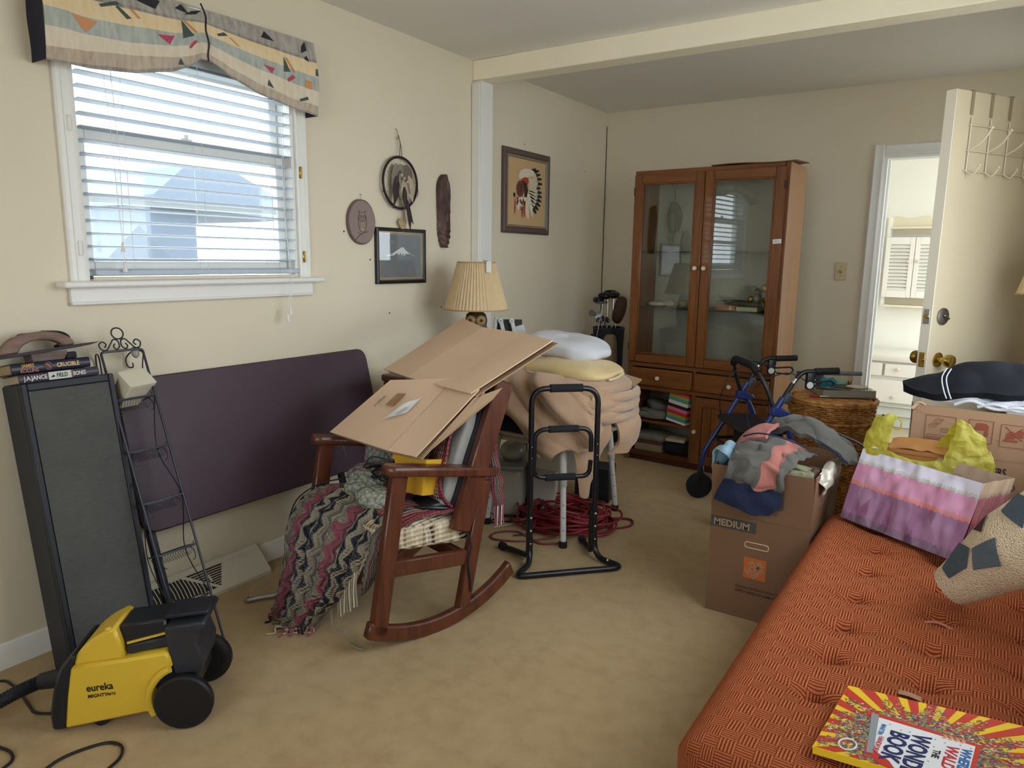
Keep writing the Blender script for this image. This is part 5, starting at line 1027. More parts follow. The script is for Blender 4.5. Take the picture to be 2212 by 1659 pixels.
def blanket():
    loc = (.86, -2.05, .595); th = thing('folded_blanket', 'thick tan plush blanket folded in a pile on the chair', 'blanket', loc); B = Wf(loc)
    # folded layers: soft slabs with rounded right-hand folds
    def layer(c, s, seed, tilt=0.): B().soft(c, s, Matrix.Rotation(tilt, 3, 'Y'), (.35, .55), .022, 7, seed, 64, 28).build('fold', plush, th, ang=80)
    layer((.86, -2.05, .628), (.60, .50, .085), 1, .02); layer((.875, -2.04, .690), (.58, .50, .085), 2, .03); layer((.85, -2.05, .752), (.57, .48, .10), 3, .07)
    # diagonal front drape with thick creases
    rows = [[(.52, -2.20, .80), (.66, -2.24, .815), (.82, -2.24, .80), (.98, -2.20, .78), (1.08, -2.12, .75)],
            [(.50, -2.27, .745), (.63, -2.318, .755), (.80, -2.325, .76), (.97, -2.295, .75), (1.10, -2.20, .71)],
            [(.52, -2.295, .70), (.64, -2.345, .675), (.81, -2.358, .68), (.985, -2.33, .68), (1.13, -2.23, .64)],
            [(.60, -2.30, .655), (.73, -2.355, .61), (.85, -2.372, .585), (1.00, -2.345, .60), (1.145, -2.24, .575)],
            [(.72, -2.31, .625), (.82, -2.36, .555), (.88, -2.378, .50), (1.01, -2.352, .54), (1.14, -2.25, .52)],
            [(.81, -2.32, .585), (.89, -2.36, .49), (.93, -2.372, .425), (1.03, -2.345, .475), (1.12, -2.27, .47)]]
    C_ = MB(Matrix.Translation(-V(loc)))
    R = [catmull(r, 16) for r in rows]; nu = len(R[0]) - 1; cc = [catmull([r[i] for r in R], 12) for i in range(nu + 1)]; nv = len(cc[0]) - 1
    def fn(u, v):
        p = cc[round(u * nu)][round(v * nv)].copy(); q = u * 2.4 - v * 1.5; k = (sin(q * 6.6) * .5 + .5) ** 1.6      # slanting rolls
        k2 = (sin(q * 11 + 1.3 + 2 * nz(u * 3, v * 3)) * .5 + .5) ** 2
        p.y -= .048 * k + .022 * k2 + .01 * nz(u * 6, v * 6); p.z += .012 * k; return p
    C_.grid(fn, nu, nv, .014).build('drape', plush, th, ang=80)
    # corner hanging by the right leg, and two folded edges on the right
    rows = [[(.99, -2.27, .60), (1.05, -2.22, .60), (1.12, -2.13, .60)], [(1.02, -2.285, .50), (1.08, -2.23, .50), (1.14, -2.15, .52)], [(1.03, -2.28, .40), (1.075, -2.23, .40), (1.10, -2.17, .46)], [(1.035, -2.25, .30), (1.06, -2.22, .29), (1.08, -2.17, .38)], [(1.03, -2.23, .235), (1.05, -2.21, .225), (1.055, -2.17, .29)]]
    B().patch(rows, 20, 28, .014, .012, 12, 6).build('hanging_corner', plush, th, ang=80)
    rows = [[(1.10, -2.10, .60), (1.15, -2.02, .60), (1.165, -1.93, .60)], [(1.15, -2.10, .55), (1.185, -2.02, .55), (1.19, -1.93, .55)], [(1.155, -2.10, .48), (1.185, -2.03, .475), (1.18, -1.95, .49)], [(1.12, -2.12, .43), (1.165, -2.05, .425), (1.16, -1.98, .445)]]
    B().patch(rows, 20, 24, .016, .012, 12, 7).build('hanging_corner', plush, th, ang=80)
    for k, z in enumerate((.655, .705, .60)): B().tube(catmull([(1.00, -2.30, z - .01), (1.10, -2.22, z), (1.165, -2.10, z + .004 * k), (1.17, -1.96, z), (1.13, -1.84, z)], 8), [.021] * 33, 10).build('hem_roll', plush, th, ang=80)
blanket()
loc = (.86, -2.03, .775); pw = thing('pillow', 'pale yellow satin pillow lying on the tan blanket', 'pillow', loc)
MB().soft((.01, -.02, .035), (.48, .36, .11), Matrix.Rotation(.03, 3, 'Y'), (.45, .75), .016, 7, 4, 64, 28, fn=lambda p: V((p.x, p.y, p.z * (1 - .5 * sm(.12, .26, abs(p.x)))))).build('case', M('yellow satin', '#d6bd8a', .45, var=.06, scale=5, bump=.25, bscale=14, sheen=.2), pw)
MB().tube(catmull([(.255, -.10, .012), (.275, -.05, .02), (.27, .03, .03)], 5), .006, 8).build('hem', M('yellow satin'), pw)
loc = (.79, -1.97, .860); pw = thing('pillow', 'white cotton pillow on top of the bedding pile', 'pillow', loc)
MB().soft((.01, .0, .045), (.42, .32, .125), Matrix.Rotation(.10, 3, 'Y'), (.5, .7), .022, 6, 9, 64, 28, fn=lambda p: V((p.x, p.y, p.z * (1 - .45 * sm(.10, .25, p.x))))).build('case', M('white cotton', '#cfd0d6', .8, bump=.3, bscale=10, var=.03, scale=5), pw)
loc = (.99, -1.845, .506); bx = thing('brown_carton', 'small brown carton with raised flap behind the yellow pillow', 'carton', loc)
MB().box((0, 0, .12), (.13, .09, .24), rz=.5).build('body', kraft_e, bx); MB().bar((.03, -.03, .262), (.16, -.02, .235), .006, .10, (0, 1, .2)).build('flap', kraft_d, bx)

# ------------------------------------------------------------------ black stand-assist frame
def stand_frame():
    loc = (1.15, -2.54, 0); th = thing('standing_aid', 'black tubular standing aid frame with foam grips on the carpet', 'standing aid', loc)
    w = V((.688, .726, 0)); nn = V((-.726, .688, 0)); O = V((1.185, -2.575, 0)); P = lambda s, o, z: O + w * s + nn * o + V((0, 0, z)) - V(loc)
    bk = M('black powder coat', '#14151a', .32, spec=.5, bump=.03, bscale=300); foam = M('black foam', '#1b1b20', .9, bump=.3, bscale=300); r = .0135
    MB().tube(fillet([P(-.150, .145, .13), P(-.152, .135, .05), P(-.165, .10, .018), P(-.250, -.002, .0145), P(.238, -.002, .0145), P(.165, .10, .018), P(.152, .135, .05), P(.150, .145, .13)], [0, .05, .06, .05, .05, .06, .05, 0], 6), r, 14).build('base', bk, th)
    MB().tube(fillet([P(-.150, .145, .10), P(-.152, .150, .796), P(.150, .150, .790), P(.150, .145, .10)], [0, .07, .07, 0], 8), .0125, 14).build('upright', bk, th)
    MB().tube(fillet([P(-.136, .150, .50), P(-.136, .150, .615), P(.124, .150, .612), P(.124, .150, .505)], [0, .06, .06, 0], 7), .0105, 12).build('handle_loop', bk, th)
    MB().tube(fillet([P(-.136, .150, .50), P(-.136, .165, .392), P(.124, .165, .388), P(.124, .150, .462)], [0, .06, .06, 0], 7), .0105, 12).build('handle_loop', bk, th)
    for a, b_, z, q, rr in ((-.07, .075, .795, .150, .018), (-.072, .062, .6135, .150, .0155), (-.078, .058, .390, .165, .0155)): MB().tube([P(a, q, z), P(b_, q, z - .001)], rr, 16).build('foam_grip', foam, th)
    for s, e in ((-.150, -.238), (.150, .158)):
        MB().tube(fillet([P(s * .98, .172, .26), P(s * .98, .172, .05), P(s, .185, .024), P(e, .33, .016)], [0, .04, .04, 0], 5), r, 12).build('rear_leg', bk, th)
        MB().tube([P(e - (e - s) * .12, .312, .017), P(e, .338, .018)], .018, 14).build('rubber_tip', foam, th)
    for s in (-.150, .150):
        for z in (.10, .16, .22): MB().sphere(P(s, .132, z), .0055, 10, 6).build('bolt', M('bright bolt', '#c9c9c4', .3, .8), th)
        for z in (.49, .54): MB().sphere(P(s, .1375, z), .003, 8, 6).build('bolt', M('bright bolt'), th)
    MB().sphere(P(.185, .055, .028), .006, 10, 6).build('bolt', M('bright bolt'), th)
stand_frame()

# ------------------------------------------------------------------ under the shower chair
def cord_pile():
    random.seed(21); pts = []; c = V((.86, -2.05, 0)); N = 24
    for k in range(N * 14):
        a = 2 * pi * k / 14; j = k // 14; rr = .10 + .085 * abs(sin(j * 1.7 + 1)) + .02 * sin(a * 2 + j)
        ox = .05 * sin(j * 2.3); oy = .05 * cos(j * 1.9); z = .008 + .0042 * j + .010 * sin(a * 3 + j * 2)
        pts.append(V((ox + rr * 1.15 * cos(a + .3 * j), oy + rr * sin(a + .3 * j), max(.008, z * (1.15 - rr * 2)))))
    pts += [V(p) for p in ((.22, .05, .008), (.30, .14, .008), (.27, .22, .008), (.20, .20, .008), (.12, .12, .008))]
    m = MB().tube(catmull(pts, 3), .0062, 7); o = m.build('extension_cord', M('red cord jacket', '#7d1f26', .45, var=.15, scale=30)); o.location = c; tag(o, 'tangled heap of red extension cord on the carpet', 'cord')
    m = MB().tube(catmull([(0, 0, .006), (-.06, -.10, .006), (-.14, -.17, .006), (-.24, -.20, .006), (-.27, -.13, .006), (-.20, -.06, .006), (-.12, -.08, .006), (-.02, -.12, .006), (.06, -.06, .006)], 8), .0052, 7); o = m.build('extension_cord', M('dull red cord', '#7b3a33', .5)); o.location = (.92, -2.25, 0); tag(o, 'single dull red cord loop on carpet beside the rocker', 'cord')
    m = MB().tube(catmull([(.0, 0, .006), (.06, .07, .006), (.02, .16, .006), (-.10, .16, .006), (-.2, .08, .006), (-.16, .20, .012), (-.02, .26, .006)], 8), .004, 7); o = m.build('power_cord', cordm); o.location = (.74, -2.36, 0); tag(o, 'black power cord between the red cords on the carpet', 'cord')
    m = MB().tube(catmull([(.0, 0, .005), (.05, .10, .005), (.10, .16, .01), (.09, .24, .06), (.05, .26, .09)], 8), .003, 7); o = m.build('power_cord', M('white cord', '#bdb9ae', .5)); o.location = (.60, -2.33, 0); tag(o, 'thin white cord rising beside the red cord heap', 'cord')
cord_pile()
clear = M('milky plastic', '#a9a8a0', .25, spec=.6, var=.1, scale=6)
loc = (.47, -2.02, 0); bn = thing('storage_bin', 'grey translucent plastic tub under the shower chair', 'bin', loc, radians(20))
MB().box((0, 0, .13), (.24, .32, .26), bev=.03, seg=3).build('tub', clear, bn); MB().box((0, 0, .27), (.26, .34, .02), bev=.008, seg=2).build('lid', M('grey lid', '#8f8f8a', .4), bn); MB().sphere((.04, -.02, .33), (.07, .10, .055), 16, 10).build('jug', M('milky plastic'), bn)
loc = (.66, -1.93, 0); bn = thing('white_box', 'white cardboard box standing under the shower chair', 'box', loc, radians(25))
MB().box((0, 0, .17), (.13, .20, .26), bev=.003).build('carton', M('white board', '#bdbbb4', .7), bn); MB().box((0, 0, .02), (.14, .21, .04)).build('base', M('grey lid'), bn); MB().box((.055, -.102, .22), (.02, .004, .12)).build('flap_edge', M('white board'), bn)
loc = (.80, -1.60, 0); bn = thing('dark_box', 'small black printed box behind the shower chair', 'box', loc, radians(10))
MB().box((0, 0, .10), (.20, .14, .20), bev=.003).build('carton', M('black print board', '#1b1c20', .5), bn)
for k in range(3): MB().box((-.03 + .03 * k, -.0708, .12 + .02 * (k % 2)), (.02, .001, .006)).build('printed_line', M('grey ink', '#5d6068', .7), bn)

# ------------------------------------------------------------------ golf bag in the corner
def golf():
    loc = (.245, -.35, 0); th = thing('golf_bag', 'black golf bag with beige pocket and clubs in back corner', 'golf bag', loc)
    nav = M('bag nylon', '#1a1e28', .7, bump=.2, bscale=60); be = M('bag beige', '#8d7f68', .8, bump=.2, bscale=80)
    MB().lathe([(.10, .0), (.108, .02), (.105, .30), (.110, .70), (.115, .84), (.108, .855), (.095, .855), (.09, .80), (.0, .80)], 28).build('bag', nav, th)
    MB().soft((.055, -.085, .50), (.10, .07, .62), None, (.4, .4), .006, 8, 2).build('pocket', be, th); MB().soft((-.055, -.095, .45), (.10, .06, .42), None, (.4, .4), .006, 8, 3).build('pocket', nav, th)
    MB().tube([(.112 * cos(2 * pi * k / 32), .112 * sin(2 * pi * k / 32), .85) for k in range(32)], .008, 8, True).build('collar', M('bag trim', '#2a2c33', .5), th)
    hd = M('club head steel', '#8f9094', .3, .9); bk = M('wood head black', '#16171b', .25)
    sh = M('club shaft', '#b9b9b7', .25, .9)
    spec = [(-.03, .03, 1.07, 'w'), (.01, .05, 1.09, 'w'), (.05, .03, 1.08, 'w'), (-.06, .0, 1.04, 'w'), (-.07, -.05, .93, 'i'), (-.05, -.075, .91, 'i'), (-.02, -.08, .92, 'i'), (.02, -.08, .90, 'i'), (.045, -.06, .91, 'i'), (-.085, -.02, .95, 'i')]
    for i, (x, y, z, k) in enumerate(spec):
        c = MB().tube([(x * .6, y * .6, .5), (x, y, z)], .0045, 8).build('club_shaft', sh, th)
        if k == 'w': MB().soft((x - .02, y - .02, z + .012), (.10, .075, .05), Matrix.Rotation(i * .8, 3, 'Z'), (.8, .8), .004, 9, i).build('club_head', bk, c)
        else: MB().prism([(-.005, -.01), (.012, -.018), (.045, -.020), (.060, -.006), (.058, .022), (.040, .030), (.0, .008)], .010, T((x - .02, y, z), Matrix.Rotation(radians(80), 3, 'X') @ Matrix.Rotation(i * .5 - 1.5, 3, 'Y')), bev=.003).build('club_head', hd, c)
    MB().soft((.085, -.01, .985), (.085, .075, .20), Matrix.Rotation(.25, 3, 'Y'), (.7, .7), .004, 12, 7).build('head_cover', M('brown leather', '#4a2c1f', .5, bump=.2, bscale=60), th)
    MB().tube([(-.06, -.13, .60), (.0, -.11, 1.03)], .0045, 8).build('putter_shaft', sh, th); MB().bar((-.045, -.11, 1.035), (.03, -.115, 1.045), .022, .018, bev=.004).build('putter_head', M('putter grey', '#6f7073', .35, .8), th)
    MB().tube(catmull([(-.11, -.04, .8), (-.16, -.1, .6), (-.15, -.09, .35), (-.105, -.04, .2)], 6), .012, 8, flat=.4).build('strap', nav, th)
golf()
# ------------------------------------------------------------------ pine display cabinet
pine = wood('amber pine', '#5a3216', '#8a5527', 'z', .9, .38, .15); pine_h = wood('amber pine rails', '#5a3216', '#8a5527', 'x', .9, .38, .15); pine_s = wood('pale pine side', '#8a5c2c', '#a5743f', 'z', .7, .4, .1); pine_d = wood('dark pine base', '#3c1e0e', '#5c321a', 'x', .9, .4, .15)
cream_knob = M('cream knob', '#d9cdb4', .35)
def knob(B, p, th, r=.014): return B().lathe([(.006, 0), (.006, .008), (r, .012), (r * 1.05, .018), (r * .8, .025), (0, .028)], 16, T(p, frame((0, -1, 0)))).build('knob', cream_knob, th)
_before = set(bpy.data.objects)
def cabinet():
    loc = (1.065, -.56, 0); th = thing('display_cabinet', 'tall pine cabinet with two glass doors against the back wall', 'cabinet', loc); B = Wf(loc)
    x0, x1, yf, yb, Z = .578, 1.552, -.715, -.395, 1.908
    B().box((x1 - .010, (yf + yb) / 2, Z / 2), (.020, yb - yf, Z), bev=.002).build('side_panel', pine_s, th); B().box((x0 + .010, (yf + yb) / 2, Z / 2), (.020, yb - yf, Z), bev=.002).build('side_panel', pine, th)
    B().box(((x0 + x1) / 2, (yf + yb) / 2, Z - .010), (x1 - x0 - .04, yb - yf, .020)).build('top_panel', pine_h, th)
    B().box(((x0 + x1) / 2, yb - .004, .98), (x1 - x0 - .04, .008, 1.82)).build('back_panel', M('grey back board', '#aaa698', .7, var=.05, scale=3), th)
    for z, t_ in ((.665, .024), (.508, .022), (.055, .02)): B().box(((x0 + x1) / 2, (yf + yb) / 2, z), (x1 - x0 - .04, yb - yf - .01, t_)).build('deck', pine_h, th)
    B().box((.825, (yf + yb) / 2 + .01, .272), (.43, yb - yf - .04, .018)).build('shelf', pine_h, th)
    B().box((1.052, (yf + yb) / 2 + .01, .28), (.018, yb - yf - .03, .44)).build('divider', pine, th)
    B().box(((x0 + x1) / 2, yf + .03, .0225), (x1 - x0 - .02, .02, .045)).build('plinth', pine_d, th)
    f = lambda x_, z_, sx, sz, m, nm: B().box((x_, yf + .004, z_), (sx, .022, sz), bev=.002).build(nm, m, th)
    f(x0 + .018, Z / 2, .036, Z, pine, 'face_stile'); f(x1 - .012, Z / 2, .024, Z, pine, 'face_stile'); f((x0 + x1) / 2, Z - .013, x1 - x0 - .06, .026, pine_h, 'face_rail'); f((x0 + x1) / 2, .662, x1 - x0 - .06, .026, pine_h, 'face_rail'); f((x0 + x1) / 2, .508, x1 - x0 - .06, .026, pine_h, 'face_rail'); f(1.049, .585, .018, .13, pine, 'face_stile'); f(1.052, .27, .026, .45, pine, 'face_stile'); f(.83, .057, .43, .034, pine_d, 'face_rail')
    for a, b_, kx, hx in ((.583, 1.054, 1.026, .590), (1.058, 1.534, 1.084, 1.528)):      # glazed doors
        y = yf - .017; d = B()
        w = .056; z0, z1 = .681, 1.882
        d.box((a + w / 2, y, (z0 + z1) / 2), (w, .020, z1 - z0), bev=.003); d.box((b_ - w / 2, y, (z0 + z1) / 2), (w, .020, z1 - z0), bev=.003); o = d.build('door', pine, th)
        B().box(((a + b_) / 2, y, z0 + w / 2 - .002), (b_ - a - 2 * w, .0195, w - .004), bev=.003).build('door_rail', pine_h, o); B().box(((a + b_) / 2, y, z1 - w / 2), (b_ - a - 2 * w, .0195, w), bev=.003).build('door_rail', pine_h, o)
        for zz in (z0 + w + .004, z1 - w - .004): B().box(((a + b_) / 2, y - .003, zz), (b_ - a - 2 * w, .014, .010), bev=.003).build('glazing_bead', pine_h, o)
        for xx in (a + w + .004, b_ - w - .004): B().box((xx, y - .003, (z0 + z1) / 2), (.010, .014, z1 - z0 - 2 * w), bev=.003).build('glazing_bead', pine, o)
        B().box(((a + b_) / 2, y + .003, (z0 + z1) / 2), (b_ - a - 2 * w, .004, z1 - z0 - 2 * w), rz=0).build('glass', glass('cabinet glass', (.93, .95, .93), 1.35, .0), o, ang=0)
        knob(B, (kx, y - .010, 1.300), o)
        for zz in (.78, 1.78): B().box((hx + (-.004 if hx < 1 else .006), y - .006, zz), (.008, .014, .05), bev=.002).build('hinge', M('dark hinge', '#3a2a1e', .5, .5), o)
    for a, b_, kx, dy in ((.590, 1.040, .811, .0), (1.058, 1.528, 1.292, .004)):
        dr = B().box(((a + b_) / 2, yf - .015 - dy, .583), (b_ - a, .020, .116), bev=.005).build('drawer', pine_h, th); knob(B, (kx, yf - .026 - dy, .583), dr)
    # lower door with beaded boards
    y = yf - .017; a, b_ = 1.060, 1.530; d = B().box((a + .03, y, .272), (.06, .020, .434), bev=.003).build('door', pine, th); B().box((b_ - .03, y, .272), (.06, .020, .434), bev=.003).build('door_stile', pine, d)
    for z in (.085, .459): B().box(((a + b_) / 2, y, z), (b_ - a - .12, .0195, .06), bev=.003).build('door_rail', pine_h, d)
    n = 6; w = (b_ - a - .12) / n
    for k in range(n): B().box((a + .06 + w * (k + .5), y + .005, .272), (w - .003, .010, .314), bev=.002).build('board', pine, d)
    knob(B, (1.084, y - .010, .268), d)
    for z in (1.038, 1.400): B().box(((x0 + x1) / 2, (yf + yb) / 2 + .005, z), (x1 - x0 - .05, yb - yf - .03, .008)).build('glass_shelf', glass('shelf glass', (.62, .70, .68), 1.0), th, ang=0)
    B().box((1.512, y - .0108, 1.462), (.050, .001, .026), Matrix.Rotation(radians(-4), 3, 'Y')).build('price_sticker', M('tag white', '#dad8d2', .7), th)
    text('*pine', .010, M('pencil', '#6a6a72', .7), th, Matrix.Translation(-V(loc)) @ basis((1.496, y - .0115, 1.459), (1, 0, -.06), (0, 0, 1)), depth=.0001)
cabinet()
o = MB().grid(lambda u, v: V((-.26 + .50 * u, -.11 + .26 * v, .006 + .012 * sm(.55, 1, u) * v + .004 * sin(6 * u))), 16, 8, .005).build('cardboard_sheet', kraft_e); o.location = (1.345, -.625, 1.909); tag(o, 'thin brown cardboard sheet lying on top of the cabinet', 'cardboard')
def in_cab():
    zs = 1.0425
    # shells and small keepsakes on the left of the glass shelf
    sh = M('shell pale', '#b9aa93', .6, var=.2, scale=40)
    lab = ['flat pale shell, leftmost on the cabinet glass shelf', 'ridged pale shell near the left glass door middle', 'pointed white shell beside the cabinet door stile']
    for i, (x, y, sx, sz) in enumerate(((.70, -.58, .075, .016), (.78, -.55, .055, .020), (.885, -.57, .045, .024))):
        b = MB().soft((0, 0, sz), (sx * 1.5, sx * 1.1, sz * 2), None, (.8, .8), .004, 40, i); o = b.build('seashell', sh); o.location = (x, y, zs); tag(o, lab[i], 'shell', 'shells on the glass shelf')
    # leaflets
    t = thing('paper_stack', 'loose stack of dark leaflets on the cabinet glass shelf', 'papers', (1.19, -.53, zs))
    random.seed(3)
    for k in range(7): MB().grid(lambda u, v, k=k: V((-.085 + .17 * u, -.06 + .12 * v, .003 + .008 * k + .010 * sin(pi * u + k) * (k > 3))), 8, 3, .0012).build('leaflet', M('leaflet %d' % (k % 3), ['#3b3c35', '#6b6455', '#4c4a42'][k % 3], .7), t).rotation_euler.z = random.uniform(-.2, .2)
    t = thing('wooden_box', 'little orange wooden box in front of the leaflet stack', 'box', (1.20, -.635, zs)); MB().box((0, 0, .018), (.13, .05, .034), bev=.003).build('body', wood('orange wood', '#8a5a30', '#b07a45', 'x'), t); MB().box((.035, -.0255, .018), (.018, .003, .022)).build('clasp', M('paper label', '#cbb48c', .7), t)
    t = thing('small_book', 'small cream booklet lying on the cabinet glass shelf', 'book', (1.335, -.62, zs)); MB().box((0, 0, .014), (.13, .09, .026), bev=.002).build('page_block', M('cream pages', '#b7b08e', .8), t); MB().box((0, 0, .0285), (.134, .094, .003)).build('cover', M('olive cover', '#7d7a5e', .6), t)
    # gilded figurine group
    t = thing('gold_figurine', 'cluster figurine of gold and crystal balls in the cabinet', 'figurine', (1.405, -.55, zs)); go = M('gold leaf', '#b8943f', .25, .9); cr = M('crystal grey', '#8d8a7c', .2, .3)
    for i, (x, y, z, r, m) in enumerate(((.0, 0, .14, .024, go), (-.045, 0, .118, .019, cr), (-.04, -.02, .075, .027, cr), (-.085, 0, .07, .020, go), (.02, -.01, .07, .028, go), (-.005, .0, .10, .02, cr))): MB().soft((x, y, z), (r * 2, r * 2, r * 2.2), None, (.9, .9), .004, 60, i, 20, 14).build('ball', m, t)
    for x, y in ((-.04, -.02), (.02, -.01), (-.01, .02)): MB().tube([(x, y, 0), (x * .9, y, .07)], .004, 6).build('stem', chrome, t)
    MB().disc((-.02, 0, 0), (0, 0, 1), .05, .006, 24, .002).build('base', M('dark figurine base', '#2a2622', .4), t)
    o = MB().soft((0, 0, .055), (.07, .08, .11), None, (.7, .7), .008, 20, 3).build('dark_vase', M('dark plum glaze', '#2e2326', .35)); o.location = (1.475, -.52, zs); tag(o, 'dark lumpy vase at the right end of the glass shelf', 'vase')
    # lower open cupboard
    gc = M('grey canvas', '#716e64', .9, var=.1, scale=30, bump=.3, bscale=200)
    t = thing('folded_trousers', 'grey folded trousers on the open cupboard shelf', 'clothing', (.73, -.57, .283)); MB().soft((0, -.02, .035), (.24, .22, .065), None, (.5, .6), .012, 12, 5).build('leg_fold', gc, t); MB().soft((.02, .03, .085), (.19, .15, .06), Matrix.Rotation(.15, 3, 'Y'), (.6, .6), .014, 14, 6).build('waist_fold', gc, t); MB().tube(catmull([(-.06, -.12, .06), (-.02, -.135, .075), (.03, -.13, .05), (.02, -.135, .02)], 6), .006, 8).build('belt_loop', gc, t)
    t = thing('striped_bag', 'rainbow striped gift bag in the open cupboard', 'bag', (.935, -.655, .283)); bands = ['#c83a45', '#8aa23a', '#4f8f98', '#d8d2c2', '#1d1a24', '#c9708c', '#c02c34', '#8a9a30', '#4c8a96', '#dcd6c8']
    hs = [.018, .020, .020, .022, .022, .022, .022, .020, .020, .016]; z = .202
    for c, h in zip(bands, hs): MB().box((0, 0, z - h / 2), (.150, .085, h)).build('stripe', M('stripe ' + c, c, .5), t); z -= h
    t.rotation_euler = (0, radians(7), radians(-12)); t.location.z = .294
    t = thing('wrapped_books', 'books in a clear plastic bag on the cupboard floor', 'books', (.735, -.61, .066)); MB().box((0, 0, .025), (.20, .15, .048), bev=.002).build('book', M('tan book', '#8f7b60', .8), t); MB().box((0, 0, .063), (.195, .15, .026), bev=.002).build('book', M('maroon book', '#573231', .7), t); MB().soft((0, 0, .095), (.23, .17, .07), None, (.5, .7), .010, 18, 4).build('plastic_bag', M('dusty plastic', '#6d685d', .3, spec=.6), t)
    t = thing('cream_book', 'cream edged book on dark bundle in the cupboard', 'book', (.93, -.60, .066)); MB().soft((0, .0, .045), (.20, .16, .09), None, (.5, .6), .01, 14, 7).build('dark_bundle', M('black cloth', '#17161b', .9), t); MB().box((-.01, -.03, .101), (.13, .10, .020), rz=.1, bev=.002).build('book', M('cream pages'), t)
in_cab()
for _o in set(bpy.data.objects) - _before:            # the cabinet stands a few degrees off the wall, its contents with it
    if _o.parent is None:
        _a = radians(-3.3); _d = V(_o.location) - V((.58, -.72, 0)); _o.location = V((.58 + _d.x * cos(_a) - _d.y * sin(_a), -.72 + _d.x * sin(_a) + _d.y * cos(_a), _d.z)); _o.rotation_euler.z += _a

# ------------------------------------------------------------------ blue rollator
def rollator():
    loc = (1.595, -1.315, 0); th = thing('rollator_walker', 'blue folding rollator with black seat in front of cabinet', 'walker', loc)
    X = Matrix(((.8, .6, 0, 0), (.6, -.8, 0, 0), (0, 0, 1, 0), (0, 0, 0, 1)))       # x backwards, y to the near side
    blue = M('blue enamel', '#1e2f6b', .3, spec=.6); bk = M('black plastic'); gr = M('grip rubber', '#121316', .7, bump=.3, bscale=120); gm = M('grey plastic', '#3b4048', .5)
    tb = lambda pts, r, nm, m, n=12, par=None: MB(X).tube(pts, r, n).build(nm, m, par or th)
    for s in (-.232, .232):
        tb([(.0, s, .615), (-.07, s, .487), (-.155, s, .342)] + fillet([(-.155, s, .342), (-.197, s, .27), (-.200, s, .175)], .04, 5)[1:], .0135, 'front_leg', blue)
        tb([(.012, s, .605), (.05, s, .56), (.235, s, .155)], .0135, 'rear_leg', blue)
        tb([(-.012, s, .592), (.035, s, .678)], .0165, 'hand_tube_socket', blue)
        tb(fillet([(.0, s, .612), (.085, s, .765), (.125, s, .812), (.20, s, .812)], .05, 5), .0115, 'handle_tube', bk); tb([(.078, s, .752), (.092, s, .774)], .0125, 'chrome_sleeve', chrome)
        tb([(.185, s, .812), (.305, s, .816)], [.0165, .0165], 'hand_grip', gr, 14)
        MB(X).prism([(-.03, -.02), (.035, -.03), (.075, -.02), (.06, .005), (-.02, .025)], .05, T((.0, s - .025, .61), Matrix(((1, 0, 0), (0, 0, 1), (0, 1, 0)))), bev=.006).build('pivot_bracket', blue, th)
        MB(X).box((.165, s, .765), (.045, .03, .085), bev=.008, seg=2).build('brake_housing', bk, th)
        for dz in (.0, -.022, .02): MB(X).sphere((.182, s + .0155, .752 + dz), .0035, 8, 6).build('rivet', M('bright bolt'), th)
        MB(X).tube(fillet([(.17, s + .004, .735), (.27, s + .004, .722), (.292, s + .004, .748), (.275, s + .004, .765), (.18, s + .004, .760)], .02, 4), .005, 8).build('brake_lever', bk, th)
        MB(X).lathe([(.017, 0), (.017, .003), (.0, .004)], 20, T((.158, s + .0152, .745), frame(tuple(X.to_3x3().inverted() @ V((.6, -.8, 0))) ))).build('badge', M('badge white', '#c9c9c6', .4), th)
        MB(X).tube(catmull([(.15, s, .76), (.05, s * .9, .80), (-.09, s * .75, .72), (-.13, s * .85, .58), (-.09, s, .47), (-.02, s, .44)], 8), .003, 6).build('brake_cable', M('dark cord rubber'), th)
        MB(X).lathe([(.016, 0), (.022, .02), (.022, .05), (.012, .06)], 16, T((.038, s, .652), frame((.45, 0, .86)))).build('adjust_knob', gm, th)
        for bx, nm in ((-.208, 'front_fork'), (.242, 'rear_fork')):
            MB(X).box((bx + .004, s, .150), (.03, .04, .09), bev=.008).build(nm, bk, th)
            w = MB(X).lathe([(.0, -.012), (.030, -.014), (.060, -.012), (.073, -.010), (.076, -.005), (.076, .005), (.073, .010), (.060, .012), (.030, .014), (.0, .012)], 32, T((bx, s, .0765), frame((0, 1, 0)))); w.build('wheel', M('wheel black', '#101114', .55), th, ang=30)
        tb([(-.14, s, .36), (.10, s, .36)], .009, 'side_brace', bk)
    bow = fillet([(-.005, -.222, .625), (-.055, -.205, .75), (-.085, -.14, .822), (-.09, .14, .822), (-.055, .205, .75), (-.005, .222, .625)], .06, 6); tb(bow, .0105, 'backrest_bar', bk)
    tb(fillet([(-.078, -.165, .795), (-.086, -.13, .825), (-.092, .13, .825), (-.078, .165, .795)], .03, 5), .0195, 'backrest_pad', gr, 14)
    MB(X).soft((-.03, 0, .492), (.24, .45, .038), None, (.3, .6), .0, 1, 1).build('seat', M('seat vinyl', '#1b1b20', .45, bump=.1, bscale=160), th)
    MB(X).box((-.02, 0, .465), (.18, .40, .022), bev=.006).build('seat_frame', bk, th)
    MB(X).box((.02, 0, .37), (.16, .34, .15), bev=.03, seg=3).build('pouch', M('black nylon', '#131318', .8), th)
    for z in (.36,): tb([(-.14, -.232, z), (-.14, .232, z)], .009, 'cross_brace', bk); tb([(.14, -.232, z), (.14, .232, z)], .009, 'cross_brace', bk)
rollator()

